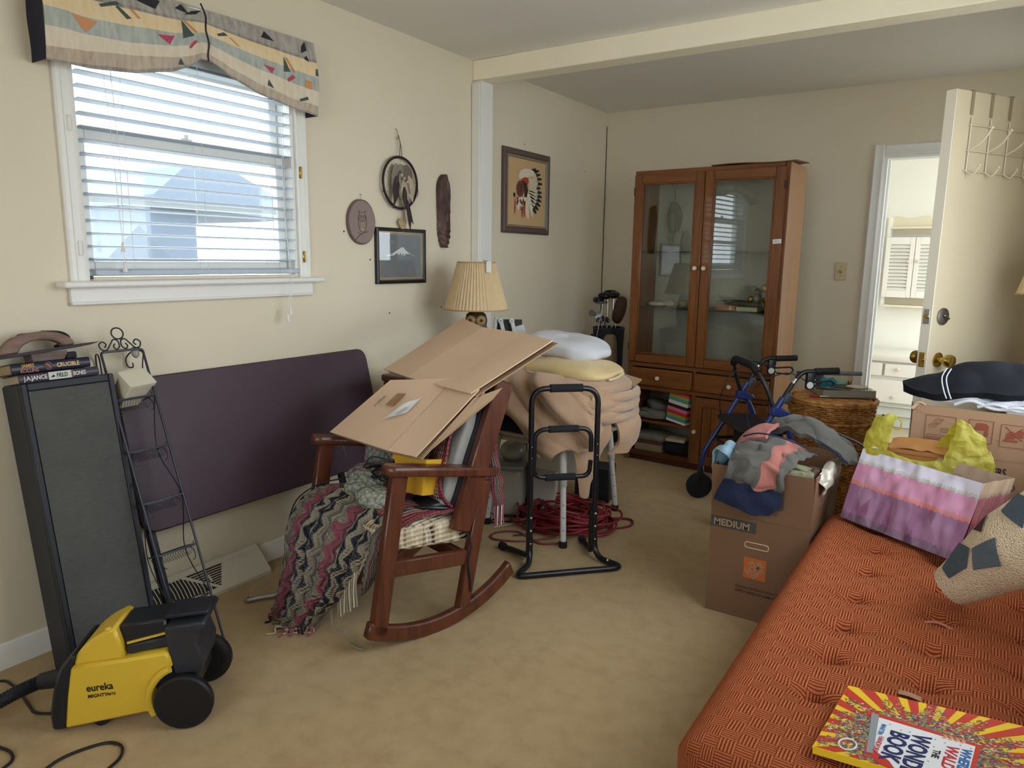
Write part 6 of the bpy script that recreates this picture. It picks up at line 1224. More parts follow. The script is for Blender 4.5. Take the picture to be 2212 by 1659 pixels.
# ------------------------------------------------------------------ wicker hamper and the things on it
def hamper():
    loc = (1.915, -1.03, 0); th = thing('wicker_hamper', 'round woven wicker hamper standing beside the doorway', 'hamper', loc)
    t = NT('willow'); t.set(t.ramp(t.noise(25, 4), [(.3, '#83531f'), (.5, '#b07a3c'), (.7, '#cf9c5c')]), .55, 0, .3); t.bump(t.noise(140, 2), .2, .002); wk = reg(t)
    rad = lambda z: .168 + .040 * sm(0, .55, z) + .006 * sm(.50, .60, z)
    MB().lathe([(.16, .012), (.164, .02), (.195, .55), (.20, .625), (.19, .625), (.0, .60)], 40).build('inner_core', M('dark wicker core', '#4a2f18', .8), th)
    ns = 44; S = MB()
    for k in range(ns):
        a = 2 * pi * k / ns; S.tube([((rad(z) - .001) * cos(a), (rad(z) - .001) * sin(a), z) for z in [.01 + .60 * j / 12 for j in range(13)]], .0032, 5)
    S.build('stakes', wk, th, kind='stuff')
    W_ = MB(); rows = 58
    for j in range(rows):
        z = .012 + .0105 * j; n = ns * 4
        W_.tube([((rad(z) + .0045 * cos(ns / 2 * (2 * pi * i / n) + pi * j) + .001 * nz(i * .3, j)) * cos(2 * pi * i / n), (rad(z) + .0045 * cos(ns / 2 * (2 * pi * i / n) + pi * j)) * sin(2 * pi * i / n), z + .0016 * nz(i * .15, j * 3, 5)) for i in range(n)], .0047, 5, True)
    W_.build('weave', wk, th, kind='stuff', ang=60)
    for z, r in ((.628, .011), (.615, .009), (.52, .008)):
        p = [((rad(z) + .004) * cos(2 * pi * i / 120) * (1 + .01 * sin(i)), (rad(z) + .004) * sin(2 * pi * i / 120) * (1 + .01 * sin(i)), z + .002 * sin(i * 1.3)) for i in range(120)]; MB().tube(p, r, 7, True).build('braided_rim', wk, th)
    MB().lathe([(.0, .634), (.15, .634), (.198, .628), (.198, .618), (.0, .618)], 40).build('lid', wk, th)
    MB().tube(catmull([(.19, .05, .50), (.235, .03, .515), (.245, .02, .545), (.255, .02, .565)], 5), .006, 7).build('loose_stake', M('dark twig', '#4d3826', .7), th)
hamper()
def hamper_top():
    z = .640; cl = M('clear case plastic', '#8f8d86', .15, spec=.7); clm = glass('case plastic', (.80, .80, .77), 1.2, .05)
    t = thing('organizer_case', 'clear plastic compartment case on top of the hamper', 'case', (1.955, -.965, z), radians(28))
    for y in (-.098, .098): MB().box((0, y, .020), (.27, .003, .038), bev=.001).build('side', cl, t)
    for x in (-.133, .133): MB().box((x, 0, .020), (.003, .193, .038), bev=.001).build('side', cl, t)
    for x in (-.08, -.03, .03, .08): MB().box((x, 0, .018), (.002, .19, .032)).build('divider', cl, t)
    MB().box((0, 0, .0015), (.27, .196, .003)).build('base', cl, t); MB().box((0, 0, .0405), (.274, .202, .003), bev=.001).build('lid', clm, t)
    random.seed(8)
    for k in range(10): MB().box((-.105 + .05 * (k % 5), -.045 + .09 * (k // 5), .010), (.036, .07, .012), rz=random.uniform(-.3, .3)).build('fitting', M('fitting %d' % (k % 3), ['#8a8880', '#6d6a66', '#a8a294'][k % 3], .4, .4), t)
    zz = z + .0425
    o = MB().disc((0, 0, 0), (0, 0, 1), .055, .004, 36, .001).build('paper_disc', M('cream disc', '#c2b79a', .6)); o.location = (2.02, -.93, zz); tag(o, 'round cream disc lying on the clear case', 'disc')
    o = MB().disc((0, 0, 0), (0, 0, 1), .06, .002, 36).build('paper_disc', M('black disc', '#26262a', .35)); o.location = (1.955, -.955, zz); tag(o, 'round black disc lying on the clear case', 'disc')
    t = thing('screwdriver', 'red handled screwdriver lying on the hamper in front of case', 'screwdriver', (1.872, -1.145, .640 + .008), radians(25)); MB().tube([(-.05, 0, 0), (-.045, 0, 0), (-.01, 0, 0), (0, 0, 0)], [.006, .008, .009, .006], 10).build('handle', M('red handle', '#8e1f2a', .3), t); MB().tube([(0, 0, 0), (.05, 0, 0)], .003, 8).build('shank', chrome, t)
    t = thing('yarn_tray', 'pale tray of teal yarn and thread spools behind the case', 'tray', (1.90, -.865, z)); MB().box((.0, .0, .014), (.17, .075, .026), bev=.010, seg=2).build('tray', M('pale tray', '#bdb39c', .5), t)
    for i, x in enumerate((-.055, -.02)): MB().soft((x, 0, .045), (.05, .05, .05), None, (.9, .9), .005, 50, i).build('yarn_ball', M('teal yarn', '#2f8f9c', .9, var=.3, scale=120, bump=.5, bscale=200), t)
    MB().soft((.03, 0, .043), (.06, .04, .045), None, (.8, .8), .004, 30, 4).build('yarn_ball', M('pale teal yarn', '#7fb0a8', .9, var=.2, scale=120), t)
    s_ = MB(); 
    for k in range(4): MB().disc((.058 + .007 * k, 0, .052), (1, 0, 0), .014, .005, 16).build('thread_spool', M('orange thread', '#c88a1e', .6) if k % 2 == 0 else M('black disc'), t)
    t = thing('plastic_tube', 'translucent blue grey tube lying across the hamper items', 'tube', (1.86, -.83, z)); MB().tube([(-.10, -.02, .085), (.16, .04, .098)], .0115, 16).build('barrel', M('blue grey plastic', '#5c6a7d', .25, spec=.6), t); MB().tube([(-.17, -.036, .082), (-.10, -.02, .085)], .009, 12).build('cap', M('dark blue cap', '#2a3142', .4), t)
    MB().box((-.05, -.01, .038), (.05, .04, .075), bev=.006).build('holder', M('grey plastic', '#3b4048', .5), t)
hamper_top()

# ------------------------------------------------------------------ room beyond: wall cabinet and dresser
def louver_cabinet():
    loc = (2.1, 1.91, .97); th = thing('louvered_cabinet', 'white wall cabinet with louvered doors in the next room', 'cabinet', loc); B = Wf(loc); w = M('white enamel', '#e4e1d8', .45); wy = M('cream enamel shelf', '#e0d7bf', .5)
    x0, x1, yf = 1.778, 2.44, 1.83
    B().box((2.109, 1.925, 1.31), (x1 - x0, .13, .50)).build('box', w, th)
    for x in (x0 + .012, x1 - .012): B().box((x, 1.925, 1.36), (.024, .14, .76)).build('side', w, th)
    n = 14; pf = [(x0, 1.60)] + [(x0 + (x1 - x0) * k / n, 1.735 + .012 * sin(k * 2 * pi / 4.67)) for k in range(n + 1)] + [(x1, 1.60)]
    B().prism(pf, .012, T((0, 1.985, 0), Matrix(((1, 0, 0), (0, 0, 1), (0, 1, 0))))).build('scalloped_back', wy, th)
    B().box((2.109, 1.91, 1.645), (x1 - x0 - .05, .12, .016)).build('shelf', wy, th); B().box((2.109, 1.91, .985), (x1 - x0 - .05, .13, .016)).build('shelf', wy, th); B().box((2.109, 1.985, 1.03), (x1 - x0 - .05, .012, .08)).build('back_strip', wy, th)
    for a, b_, kx in ((x0 + .002, 2.000, 1.965), (2.004, 2.222, 2.035), (2.226, 2.438, 2.40)):
        d = B(); z0, z1 = 1.060, 1.565; y = yf
        for x in (a + .018, b_ - .018): d.box((x, y, (z0 + z1) / 2), (.036, .02, z1 - z0), bev=.002)
        o = d.build('door', w, th)
        B().box(((a + b_) / 2, y, z0 + .03), (b_ - a - .072, .0195, .06)).build('rail', w, o); B().box(((a + b_) / 2, y, z1 - .03), (b_ - a - .072, .0195, .06)).build('rail', w, o)
        for k in range(13): B().box(((a + b_) / 2, y, z0 + .075 + .0295 * k), (b_ - a - .072, .004, .032), Matrix.Rotation(radians(-38), 3, 'X')).build('louver', w, o)
        B().lathe([(.006, 0), (.006, .01), (.014, .014), (.012, .024), (0, .026)], 12, T((kx, y - .010, 1.365), frame((0, -1, 0)))).build('knob', cream_knob, o)
louver_cabinet()
def dresser():
    loc = (2.2, 1.7, 0); th = thing('white_dresser', 'white dresser with small knobs in the next room', 'dresser', loc); B = Wf(loc); w = M('white enamel'); gw = M('grey white enamel', '#c3c6bd', .5)
    x0, x1, yf, yb = 1.62, 2.75, 1.46, 1.955
    B().box(((x0 + x1) / 2, (yf + yb) / 2 + .01, .36), (x1 - x0, yb - yf - .02, .36)).build('carcass', w, th); B().box(((x0 + x1) / 2, (yf + yb) / 2, .575), (x1 - x0 + .04, yb - yf + .04, .06), bev=.015, seg=2).build('top', w, th)
    B().box(((x0 + x1) / 2, (yf + yb) / 2 + .005, .09), (x1 - x0 + .02, yb - yf, .18), bev=.006).build('base', gw, th)
    for z in (.176, .10): B().box(((x0 + x1) / 2, yf - .002, z), (x1 - x0 + .03, .02, .012), bev=.003).build('moulding', gw, th)
    for a, b_ in ((1.64, 1.885), (1.905, 2.145), (2.165, 2.405), (2.425, 2.73)):
        d = B().box(((a + b_) / 2, yf + .002, .477), (b_ - a, .022, .105), bev=.004).build('drawer', w, th); B().lathe([(.006, 0), (.006, .01), (.015, .014), (.012, .024), (0, .026)], 12, T(((a + b_) / 2 - .02, yf - .008, .487), frame((0, -1, 0)))).build('knob', cream_knob, d)
    d = B().box(((x0 + x1) / 2, yf + .002, .300), (x1 - x0 - .04, .022, .19), bev=.004).build('drawer', w, th)
    for x in (1.99, 2.45): B().lathe([(.006, 0), (.006, .01), (.015, .014), (.012, .024), (0, .026)], 12, T((x, yf - .008, .256), frame((0, -1, 0)))).build('knob', cream_knob, d)
dresser()

# ------------------------------------------------------------------ open door with hooks
DX = Matrix(((.517, .856, 0, 2.354), (.856, -.517, 0, -1.682), (0, 0, 1, 0), (0, 0, 0, 1)))      # x from latch to hinge, y towards the room face, z up
def door():
    dm = M('door beige gloss', '#c6b89c', .3, spec=.5, var=.03, scale=3); em = M('door edge white', '#e4dccb', .5)
    r = struct(MB(DX).box((.405, 0, 1.02), (.806, .044, 2.02), bev=.002).build('door_1', dm))
    MB(DX).box((.0005, 0, 1.02), (.003, .043, 2.018)).build('door_edge', em, r)
    def kn(z, y0, sg): MB(DX).lathe([(.030, 0), (.031, .005), (.013, .010), (.012, .030), (.026, .040), (.029, .055), (.024, .066), (.0, .070)], 24, DX.inverted() @ T(DX @ V((.068, y0, z)), frame(tuple((DX.to_3x3() @ V((0, sg, 0))))))).build('knob', brass, r)
    kn(.945, .022, 1); kn(.945, -.022, -1)
    lp = DX.inverted()
    MB(DX).lathe([(.036, 0), (.036, .006), (.026, .010), (.0, .011)], 24, lp @ T(DX @ V((.068, .022, 1.128)), frame(tuple(DX.to_3x3() @ V((0, 1, 0)))))).build('deadbolt_rose', nickel, r)
    MB(DX).box((.072, .038, 1.126), (.040, .012, .010), Matrix.Rotation(radians(25), 3, 'Y'), bev=.003).build('thumb_turn', nickel, r)
    for z, m in ((1.128, chrome), (.945, brass)):
        MB(DX).box((-.0015, 0, z), (.003, .026, .062), bev=.0008).build('latch_plate', m, r); MB(DX).lathe([(.009, 0), (.009, .006), (0, .006)], 14, lp @ T(DX @ V((-.003, 0, z)), frame(tuple(DX.to_3x3() @ V((-1, 0, 0)))))).build('latch_bolt', brass, r)
        for dz in (-.024, .024): MB(DX).sphere((-.003, 0, z + dz), .003, 8, 6).build('screw', nickel, r)
    for z in (.25, 1.05, 1.8): MB(DX).tube([(.806, .024, z - .045), (.806, .024, z + .045)], .006, 10).build('hinge', brass, r)
    loc = tuple(DX @ V((.28, .03, 1.75))); th = thing('over_door_rack', 'clear and white wire hook rack hung over the open door', 'hook rack', loc); X = Matrix.Translation(-V(loc)) @ DX
    cw = M('white coated wire', '#c9bea6', .4); st = M('beige strap', '#8f8268', .4)
    for x in (.10, .225, .35):
        MB(X).box((x, .0, 2.032), (.018, .058, .003)).build('strap_top', st, th); MB(X).box((x, .0245, 1.985), (.018, .002, .092)).build('strap', st, th); MB(X).box((x, -.0245, 2.01), (.018, .002, .045)).build('strap', st, th)
    for z, a, b_ in ((1.90, .09, .62), (1.80, .09, .62), (1.72, .085, .62)): MB(X).tube([(a, .028, z), (b_, .028, z)], .0028, 7).build('cross_wire', cw, th)
    for x in (.10, .225, .35, .48, .60):
        MB(X).tube([(x, .028, 1.93), (x, .028, 1.72)], .0028, 7).build('upright_wire', cw, th)
        MB(X).tube(catmull([(x, .028, 1.80), (x + .01, .075, 1.83), (x + .02, .10, 1.875)], 6), .0034, 7).build('hook', cw, th); MB(X).sphere((x + .021, .101, 1.88), .007, 8, 6).build('hook_tip', cw, th)
        MB(X).tube(catmull([(x, .028, 1.72), (x + .004, .055, 1.705), (x + .01, .075, 1.735)], 6), .0034, 7).build('hook', cw, th); MB(X).sphere((x + .01, .075, 1.738), .006, 8, 6).build('hook_tip', cw, th)
door()
# ------------------------------------------------------------------ orange daybed
TX = [2.335, 2.54, 2.735]; TY = [-2.42, -2.62, -2.82, -3.03, -3.225, -3.40, -3.58]
def bed_z(x, y):
    z = .415 + .012 * sm(2.5, 2.8, x) * sm(-3.2, -3.6, y)
    d = 1e9
    for a in TX:
        for b in TY: d = min(d, (x - a) ** 2 + ((y - b) * 1.0) ** 2)
    z += .020 * (1 - math.exp(-d / .0042)) - .032 * math.exp(-d / .0005) - .008
    for a in TX:
        for b in TY: z -= .008 * math.exp(-((y - b) / .012) ** 2 - ((x - a) / .06) ** 2)
    for b in TY: z -= .005 * math.exp(-((y - b) / .018) ** 2) * sm(2.2, 2.3, x)
    return z
def daybed():
    loc = (2.52, -3.1, 0); th = thing('daybed', 'orange rust basketweave daybed with a button tufted mattress', 'daybed', loc)
    t = NT('rust basketweave'); u, v = t.uv(); k = 1 / .034
    a = t.math('MULTIPLY', u, k); b = t.math('MULTIPLY', v, k); nw = t.noise(6, 2); a = t.math('ADD', a, t.math('MULTIPLY', nw, .35)); b = t.math('ADD', b, t.math('MULTIPLY', t.noise(5, 2), .3))
    par = t.math('MODULO', t.math('ADD', t.math('FLOOR', a), t.math('FLOOR', b)), 2.0)
    st = lambda q: t.math('ABSOLUTE', t.math('SINE', t.math('MULTIPLY', q, pi * 5)))
    fine = lambda q: t.math('ABSOLUTE', t.math('SINE', t.math('MULTIPLY', q, pi * 14)))
    ha = t.math('MULTIPLY', st(a), t.math('ADD', .55, t.math('MULTIPLY', fine(b), .45))); hb = t.math('MULTIPLY', st(b), t.math('ADD', .55, t.math('MULTIPLY', fine(a), .45)))
    mx = t.n('ShaderNodeMix', data_type='FLOAT'); t.put(mx.inputs[0], par); t.put(mx.inputs[2], ha); t.put(mx.inputs[3], hb); h = mx.outputs[0]
    c = t.ramp(h, [(.05, '#8f3018'), (.40, '#e8703f'), (.9, '#ffa676')]); t.set(t.mix(t.math('MULTIPLY', t.noise(2.5, 3), .3), c, t.mix(.35, c, srgb('#b5543a'))), 1., 0, .02); t.bump(h, 1., .012); m = reg(t)
    x0, x1, y0, y1, zb = 2.128, 2.895, -3.92, -2.29, .20; r = .085
    def prof(d, rr=r): return rr - sqrt(max(0, rr * rr - (rr - d) ** 2)) if d < rr else 0.
    nu, nv = 110, 220
    def fn(uu, vv):
        # unroll: outer 12% of the grid folds down as rounded sides
        e = .10
        def side(q, L):
            if q < e: s = (e - q) / e; return s
            return 0.
        su = side(uu, 1); sv = side(vv, 1); sv2 = max(0, (vv - (1 - e)) / e)
        xu = x0 + r + (x1 - x0 - r) * max(0, (uu - e)) / (1 - e); yv = y0 + r + (y1 - y0 - 2 * r) * min(1, max(0, (vv - e)) / (1 - 2 * e))
        z = bed_z(xu, yv); x, y = xu, yv
        def fold(s): a_ = min(1, s * 1.6) * pi / 2; return r * sin(a_), r * (1 - cos(a_)) + max(0, s - .625) / .375 * .13
        dx, dz1 = fold(su) if su else (0, 0); dy, dz2 = fold(sv) if sv else (0, 0); dy2, dz3 = fold(sv2) if sv2 else (0, 0)
        if (su and (sv or sv2)): q = sqrt(dx * dx + max(dy, dy2) ** 2); k_ = r / q if q > r else 1; dx *= k_; dy *= k_; dy2 *= k_; dzz = max(dz1, dz2, dz3)
        else: dzz = dz1 + dz2 + dz3
        return V((x - dx, y - dy + dy2, z - dzz)) - V(loc)
    g = MB(); g.grid(fn, nu, nv, 0)
    Ls = .80 / 1.0; _e = .10; _s = .263; fu = lambda q: q / _e * _s if q < _e else _s + (q - _e) / (1 - _e) * .68
    fv = lambda q: q / _e * _s if q < _e else (_s + (q - _e) / (1 - 2 * _e) * 1.46 if q < 1 - _e else _s + 1.46 + (q - 1 + _e) / _e * _s)
    g.uvs = [(fu(a_), fv(b_)) for a_, b_ in g.uvs]; g.build('mattress', m, th, ang=80)
    MB(Matrix.Translation(-V(loc))).box((2.515, -3.105, .195), (.75, 1.60, .17), bev=.02, seg=2).build('base', M('rust base cloth', '#7a3018', .95), th)
    for x in (2.19, 2.85):
        for y in (-3.85, -2.36): MB(Matrix.Translation(-V(loc))).lathe([(.022, 0), (.03, .11), (.03, .115)], 14, T((x, y, 0))).build('leg', wood('dark leg', '#2c1a12', '#4a2f20'), th)
    for x in TX:
        for y in TY: MB(Matrix.Translation(-V(loc))).sphere((x, y, bed_z(x, y) + .002), (.008, .008, .004), 10, 6).build('tuft_button', M('rust button', '#7d3018', .9), th)
daybed()
o = MB().grid(lambda u, v: V((-.035 + .07 * u, -.006 + .012 * v + .006 * sin(u * 5), .004 + .006 * sin(pi * u))), 14, 2, .0015).build('ribbon_strip', M('pink strip', '#b06a55', .7)); o.location = (2.548, -3.096, .417); tag(o, 'thin pinkish strip lying on the mattress beside a tuft', 'strip')
o = MB().grid(lambda u, v: V((-.022 + .044 * u, -.009 + .018 * v, .004 + .002 * sin(4 * u))), 6, 3, .0008).build('tape_piece', M('tape', '#a07a62', .25)); o.location = (2.512, -3.498, .424); tag(o, 'small translucent piece of tape on the mattress above book', 'tape')

# ------------------------------------------------------------------ picture book on the daybed
def picture_book():
    ex = V((.986, -.094, .139)).normalized(); dn = V((-.094, -.996, -.005)); dn = (dn - ex * dn.dot(ex)).normalized(); nn = dn.cross(ex).normalized() * -1
    if nn.z < 0: nn = -nn
    O = V((2.40, -3.573, .450)); loc = (2.53, -3.70, .44); th = thing('picture_book', 'large red and yellow sunburst picture book on the daybed', 'book', loc)
    X = Matrix.Translation(-V(loc)) @ Matrix(((ex.x, dn.x, nn.x, O.x), (ex.y, dn.y, nn.y, O.y), (ex.z, dn.z, nn.z, O.z), (0, 0, 0, 1))); W_, Hh = .318, .252
    yel = M('cover yellow', '#e8c22e', .3, spec=.5); red = M('cover red', '#c23a30', .3, spec=.5)
    MB(X).box((W_ / 2, Hh / 2, -.0015), (W_, Hh, .003), bev=.0006).build('front_cover', yel, th); MB(X).box((W_ / 2, Hh / 2, -.013), (W_, Hh, .003), bev=.0006).build('back_cover', red, th); MB(X).box((W_ / 2, Hh / 2 - .002, -.0072), (W_ - .008, Hh - .008, .0086)).build('page_block', M('white pages', '#d6d2c6', .8), th); MB(X).box((W_ / 2, Hh - .001, -.0072), (W_, .003, .0145)).build('spine', yel, th)
    def flat_(pts, h, mat, nm): MB(X).add([V((x, y, h)) for x, y in pts], [tuple(range(len(pts)))]).build(nm, mat, th, ang=0)
    c = (.165, .160); n = 30
    def hit(a):
        dx, dy = cos(a), sin(a); t_ = min([q for q in ((W_ - .001 - c[0]) / dx if dx > 1e-6 else 9, (.001 - c[0]) / dx if dx < -1e-6 else 9, (Hh - .001 - c[1]) / dy if dy > 1e-6 else 9, (.001 - c[1]) / dy if dy < -1e-6 else 9)]); return (c[0] + dx * t_, c[1] + dy * t_)
    for k in range(n):
        a0, a1 = 2 * pi * k / n, 2 * pi * (k + .55) / n; p = [hit(a0), hit((a0 + a1) / 2), hit(a1)]; flat_([(c[0] + cos(a0) * .03, c[1] + sin(a0) * .03), *p, (c[0] + cos(a1) * .03, c[1] + sin(a1) * .03)], .0003, red, 'sunburst_ray')
    random.seed(17); cols = ['#a83a34', '#3d5f8a', '#d6d0c4', '#7a5a34', '#4a7a4a', '#caa24a', '#6a4a6a', '#8a8a86']
    conf = [MB(X) for _ in cols]
    for k in range(6500):
        a = random.uniform(0, 2 * pi); rr = .066 + .075 * random.random() ** 1.6 * (1 + .35 * sin(a * 15)); x = c[0] + rr * 1.25 * cos(a); y = c[1] + rr * .95 * sin(a)
        if not (.004 < x < W_ - .004 and .004 < y < Hh - .004): continue
        s = random.uniform(.0011, .0028); an = random.uniform(0, pi); q = [(x + s * 1.6 * cos(an + j * pi / 2) * (1 if j % 2 else .6), y + s * sin(an + j * pi / 2)) for j in range(4)]; conf[k % 8].add([V((px, py, .0005 + .00004 * (k % 8))) for px, py in q], [(0, 1, 2, 3)])
    for b, h in zip(conf, cols): b.build('printed_confetti', M('confetti ' + h, h, .4), th, ang=0, kind='stuff')
    flat_([(.070, .083), (.252, .105), (.252, .250), (.118, .250), (.084, .225)], .0010, red, 'title_border'); flat_([(.081, .097), (.244, .113), (.244, .248), (.138, .248), (.126, .231), (.096, .210)], .0013, M('title white', '#e2e3e6', .35), 'title_panel')
    flat_([(.066, .087), (.079, .088), (.099, .222), (.087, .224)], .0015, M('silver bar', '#8f9498', .35), 'silver_bar'); flat_([(.052, .090), (.068, .086), (.070, .098), (.056, .104), (.061, .097)], .0014, red, 'flag')
    for k in range(4): x = .190 + .0095 * k; flat_([(x, .101), (x + .006, .1005), (x + .011, .107), (x + .006, .115), (x, .114), (x + .005, .107)], .0016, M('peach print', '#d69a78', .4), 'chevron')
    MB(X).tube([(.053 + .015 * cos(2 * pi * k / 28), .216 + .018 * sin(2 * pi * k / 28), .0012) for k in range(28)], .0016, 5, True).build('white_ring', M('title white'), th)
    nav = M('navy print', '#232c5c', .4); blu = M('blue print', '#2f6aa8', .4); tr = M('title red', '#b8323a', .4)
    def tx(body, size, x, y, m, sx=1., bold=.0008, sh=0.): text(body, size, m, th, X @ basis((x, y, .0016), (0, 1, 0), (1, 0, 0)), bold=bold, depth=.0002, sx=sx, shear=sh)
    # words read downwards, tops of the letters to the right
    tx('MARTIN', .0125, .091, .118, blu, .85, .0002); tx('HANDFORD', .0125, .0955, .162, tr, .80, .0002); tx('BOOK', .044, .111, .130, nav, .80, .0016, .1); tx('WONDER', .042, .147, .122, nav, .78, .0016, .1); tx('THE', .016, .185, .158, M('dark ink'), .9, .0005); tx('WALDO?', .027, .203, .131, tr, .95, .0008, .2); tx("WHERE'S", .022, .226, .129, blu, .95, .0008, .2)
    for k, (x, y) in enumerate(((.104, .113), (.112, .205), (.140, .122), (.138, .22), (.182, .125), (.184, .15), (.198, .128), (.222, .122), (.183, .20), (.125, .123), (.16, .218), (.238, .125))):
        s = .0022; flat_([(x + s * (1 if j % 2 == 0 else .4) * cos(j * pi / 5), y + s * (1 if j % 2 == 0 else .4) * sin(j * pi / 5)) for j in range(10)], .0016, tr if k % 2 else blu, 'star')
picture_book()

# ------------------------------------------------------------------ moving carton with clothes
def box_walls(th, X, x0, x1, y0, y1, z0, z1, mat, matin, t_=.005):
    MB(X).box(((x0 + x1) / 2, y0 + t_ / 2, (z0 + z1) / 2), (x1 - x0, t_, z1 - z0)).build('front_wall', mat, th); MB(X).box(((x0 + x1) / 2, y1 - t_ / 2, (z0 + z1) / 2), (x1 - x0, t_, z1 - z0)).build('back_wall', mat, th)
    for x in (x0 + t_ / 2, x1 - t_ / 2): MB(X).box((x, (y0 + y1) / 2, (z0 + z1) / 2), (t_, y1 - y0 - 2 * t_, z1 - z0)).build('side_wall', mat, th)
    MB(X).box(((x0 + x1) / 2, (y0 + y1) / 2, z0 + t_ / 2), (x1 - x0 - 2 * t_, y1 - y0 - 2 * t_, t_)).build('bottom', matin, th)
def moving_box():
    loc = (1.945, -2.27, 0); th = thing('moving_box', 'brown medium moving box with clothes spilling out of the top', 'carton', loc); X = Matrix.Translation(-V(loc))
    x0, x1, y0, y1 = 1.762, 2.122, -2.535, -2.02; zc, zt = .402, .590
    box_walls(th, X, x0, x1, y0, y1, 0, zc, kraft_b, kraft_d)
    e = .0035
    panel(X, th, ((x0, y0 - .0005, zc + .002), (x1, y0 - .0005, zc + .002), (x1 - .002, y0 - .006, zt + .006), (x0 - .006, y0 - .004, zt - .002)), kraft_b, 'front_flap', sag=-.006); panel(X, th, ((x1, y0, zc + .002), (x1, y1, zc + .002), (x1 + .012, y1, zt - .01), (x1 + .004, y0 + .01, zt + .004)), kraft_b, 'side_flap', sag=.006)
    panel(X, th, ((x0, y1, zc + .002), (x0, y0, zc + .002), (x0 - .004, y0 + .01, zt - .004), (x0 - .02, y1, zt - .02)), kraft_b, 'side_flap'); panel(X, th, ((x1, y1, zc + .002), (x0, y1, zc + .002), (x0, y1 + .02, zt - .02), (x1, y1 + .015, zt - .01)), kraft_b, 'back_flap')
    MB(X).box(((x0 + x1) / 2, y0 - .0008, zc), (x1 - x0 - .004, .0012, .003)).build('fold_crease', kraft_e, th)
    f = lambda x, z, h=.0026: (x, y0 - h, z); gk = M('grey print', '#45413c', .7); k2 = M('kraft letters', '#a58a6e', .7); orr = M('orange print', '#b8612c', .7)
    def rect(a, b_, c_, d, m, nm, h=.0010): MB(X).add([V(f(a, c_, h)), V(f(b_, c_, h)), V(f(b_, d, h)), V(f(a, d, h))], [(0, 1, 2, 3)]).build(nm, m, th, ang=0)
    rect(1.764, 1.934, .345, .388, gk, 'printed_band'); text('MEDIUM', .037, k2, th, X @ basis(f(1.774, .354, .0016), (1, 0, 0), (0, 0, 1)), bold=.0008, depth=.0003, sx=.98)
    # hand hole
    hp = fillet([(1.897, 0, .288), (1.983, 0, .288), (1.983, 0, .310), (1.897, 0, .310)], .010, 5, True); MB(X).add([V((p.x, y0 - .0012, p.z)) for p in hp], [tuple(range(len(hp)))]).build('hand_hole', kraft_e, th, ang=0); MB(X).tube([(p.x, y0 - .001, p.z) for p in hp], .0016, 5, True).build('hole_rim', kraft, th)
    rect(1.898, 1.980, .168, .250, orr, 'printed_square')
    for body, s, q in (('THE', .017, .0185), ('HOME', .033, -.008), ('DEPOT', .022, -.029)):
        text(body, s, M('kraft letters'), th, X @ basis(f(1.939 - .62 * q, .209 + .78 * q, .0018), (.78, 0, .62), (-.62, 0, .78)), bold=.0007, depth=.0002, sx=.80, align='CENTER')
    dk = M('box ink', '#2e2118', .8); text('QUICKLY ESTIMATE YOUR PACKING', .0135, dk, th, X @ basis(f(1.872, .123, .0014), (1, 0, 0), (0, 0, 1)), depth=.0002, sx=.90); text('SUPPLY NEEDS AT HDMOVING.COM', .0135, dk, th, X @ basis(f(1.872, .106, .0014), (1, 0, 0), (0, 0, 1)), depth=.0002, bold=.0001, sx=.90)
    # printed carton pictogram on the flap
    pf = lambda x, z: V((x, y0 - .0105 + .004 * (zt - z) / .19, z)); ic = lambda pts, m, nm: MB(X).add([pf(a, b_) for a, b_ in pts], [tuple(range(len(pts)))]).build(nm, m, th, ang=0)
    ic([(1.885, .452), (1.965, .444), (1.965, .53), (1.885, .535)], gk, 'printed_pictogram'); ic([(1.968, .444), (2.025, .458), (2.025, .535), (1.968, .53)], gk, 'printed_pictogram')
    text('24"', .010, dk, th, X @ basis(pf(1.925, .428) + V((0, -.001, 0)), (1, 0, -.08), (0, 0, 1)), depth=.0002); text('18"', .010, dk, th, X @ basis(pf(1.995, .432) + V((0, -.001, 0)), (1, 0, .2), (0, 0, 1)), depth=.0002)
    text('MEDIUM', .034, M('grey print'), th, X @ basis((x1 + .0012, -2.50, .340), (0, 1, 0), (0, 0, 1)), depth=.0002, bold=.0006)
    for z in (.455, .485, .515, .545): MB(X).bar((x1 + .0065, -2.44, z), (x1 + .0085, -2.08, z), .001, .0018).build('printed_line', M('grey print'), th)
moving_box()
def shirt_mat(name, a, b, stripe=None):
    t = NT(name); f = t.noise(420, 2, rough=.8); base = t.mix(f, srgb(a), srgb(b))
    if stripe:
        u, v = t.uv(); w = t.math('ADD', u, t.math('MULTIPLY', t.math('SUBTRACT', t.noise(3, 2), .5), .06)); k = t.ramp(w, [(i, '#ffffff' if s_ else '#000000') for i, s_ in stripe], True); base = t.mix(k, base, t.mix(f, srgb('#8f524b'), srgb('#b57a70')))
    t.set(base, .95, 0, .05, sheen=.15); t.bump(t.math('ADD', f, t.math('MULTIPLY', t.noise(26, 3), 1.2)), .35, .006); return reg(t)
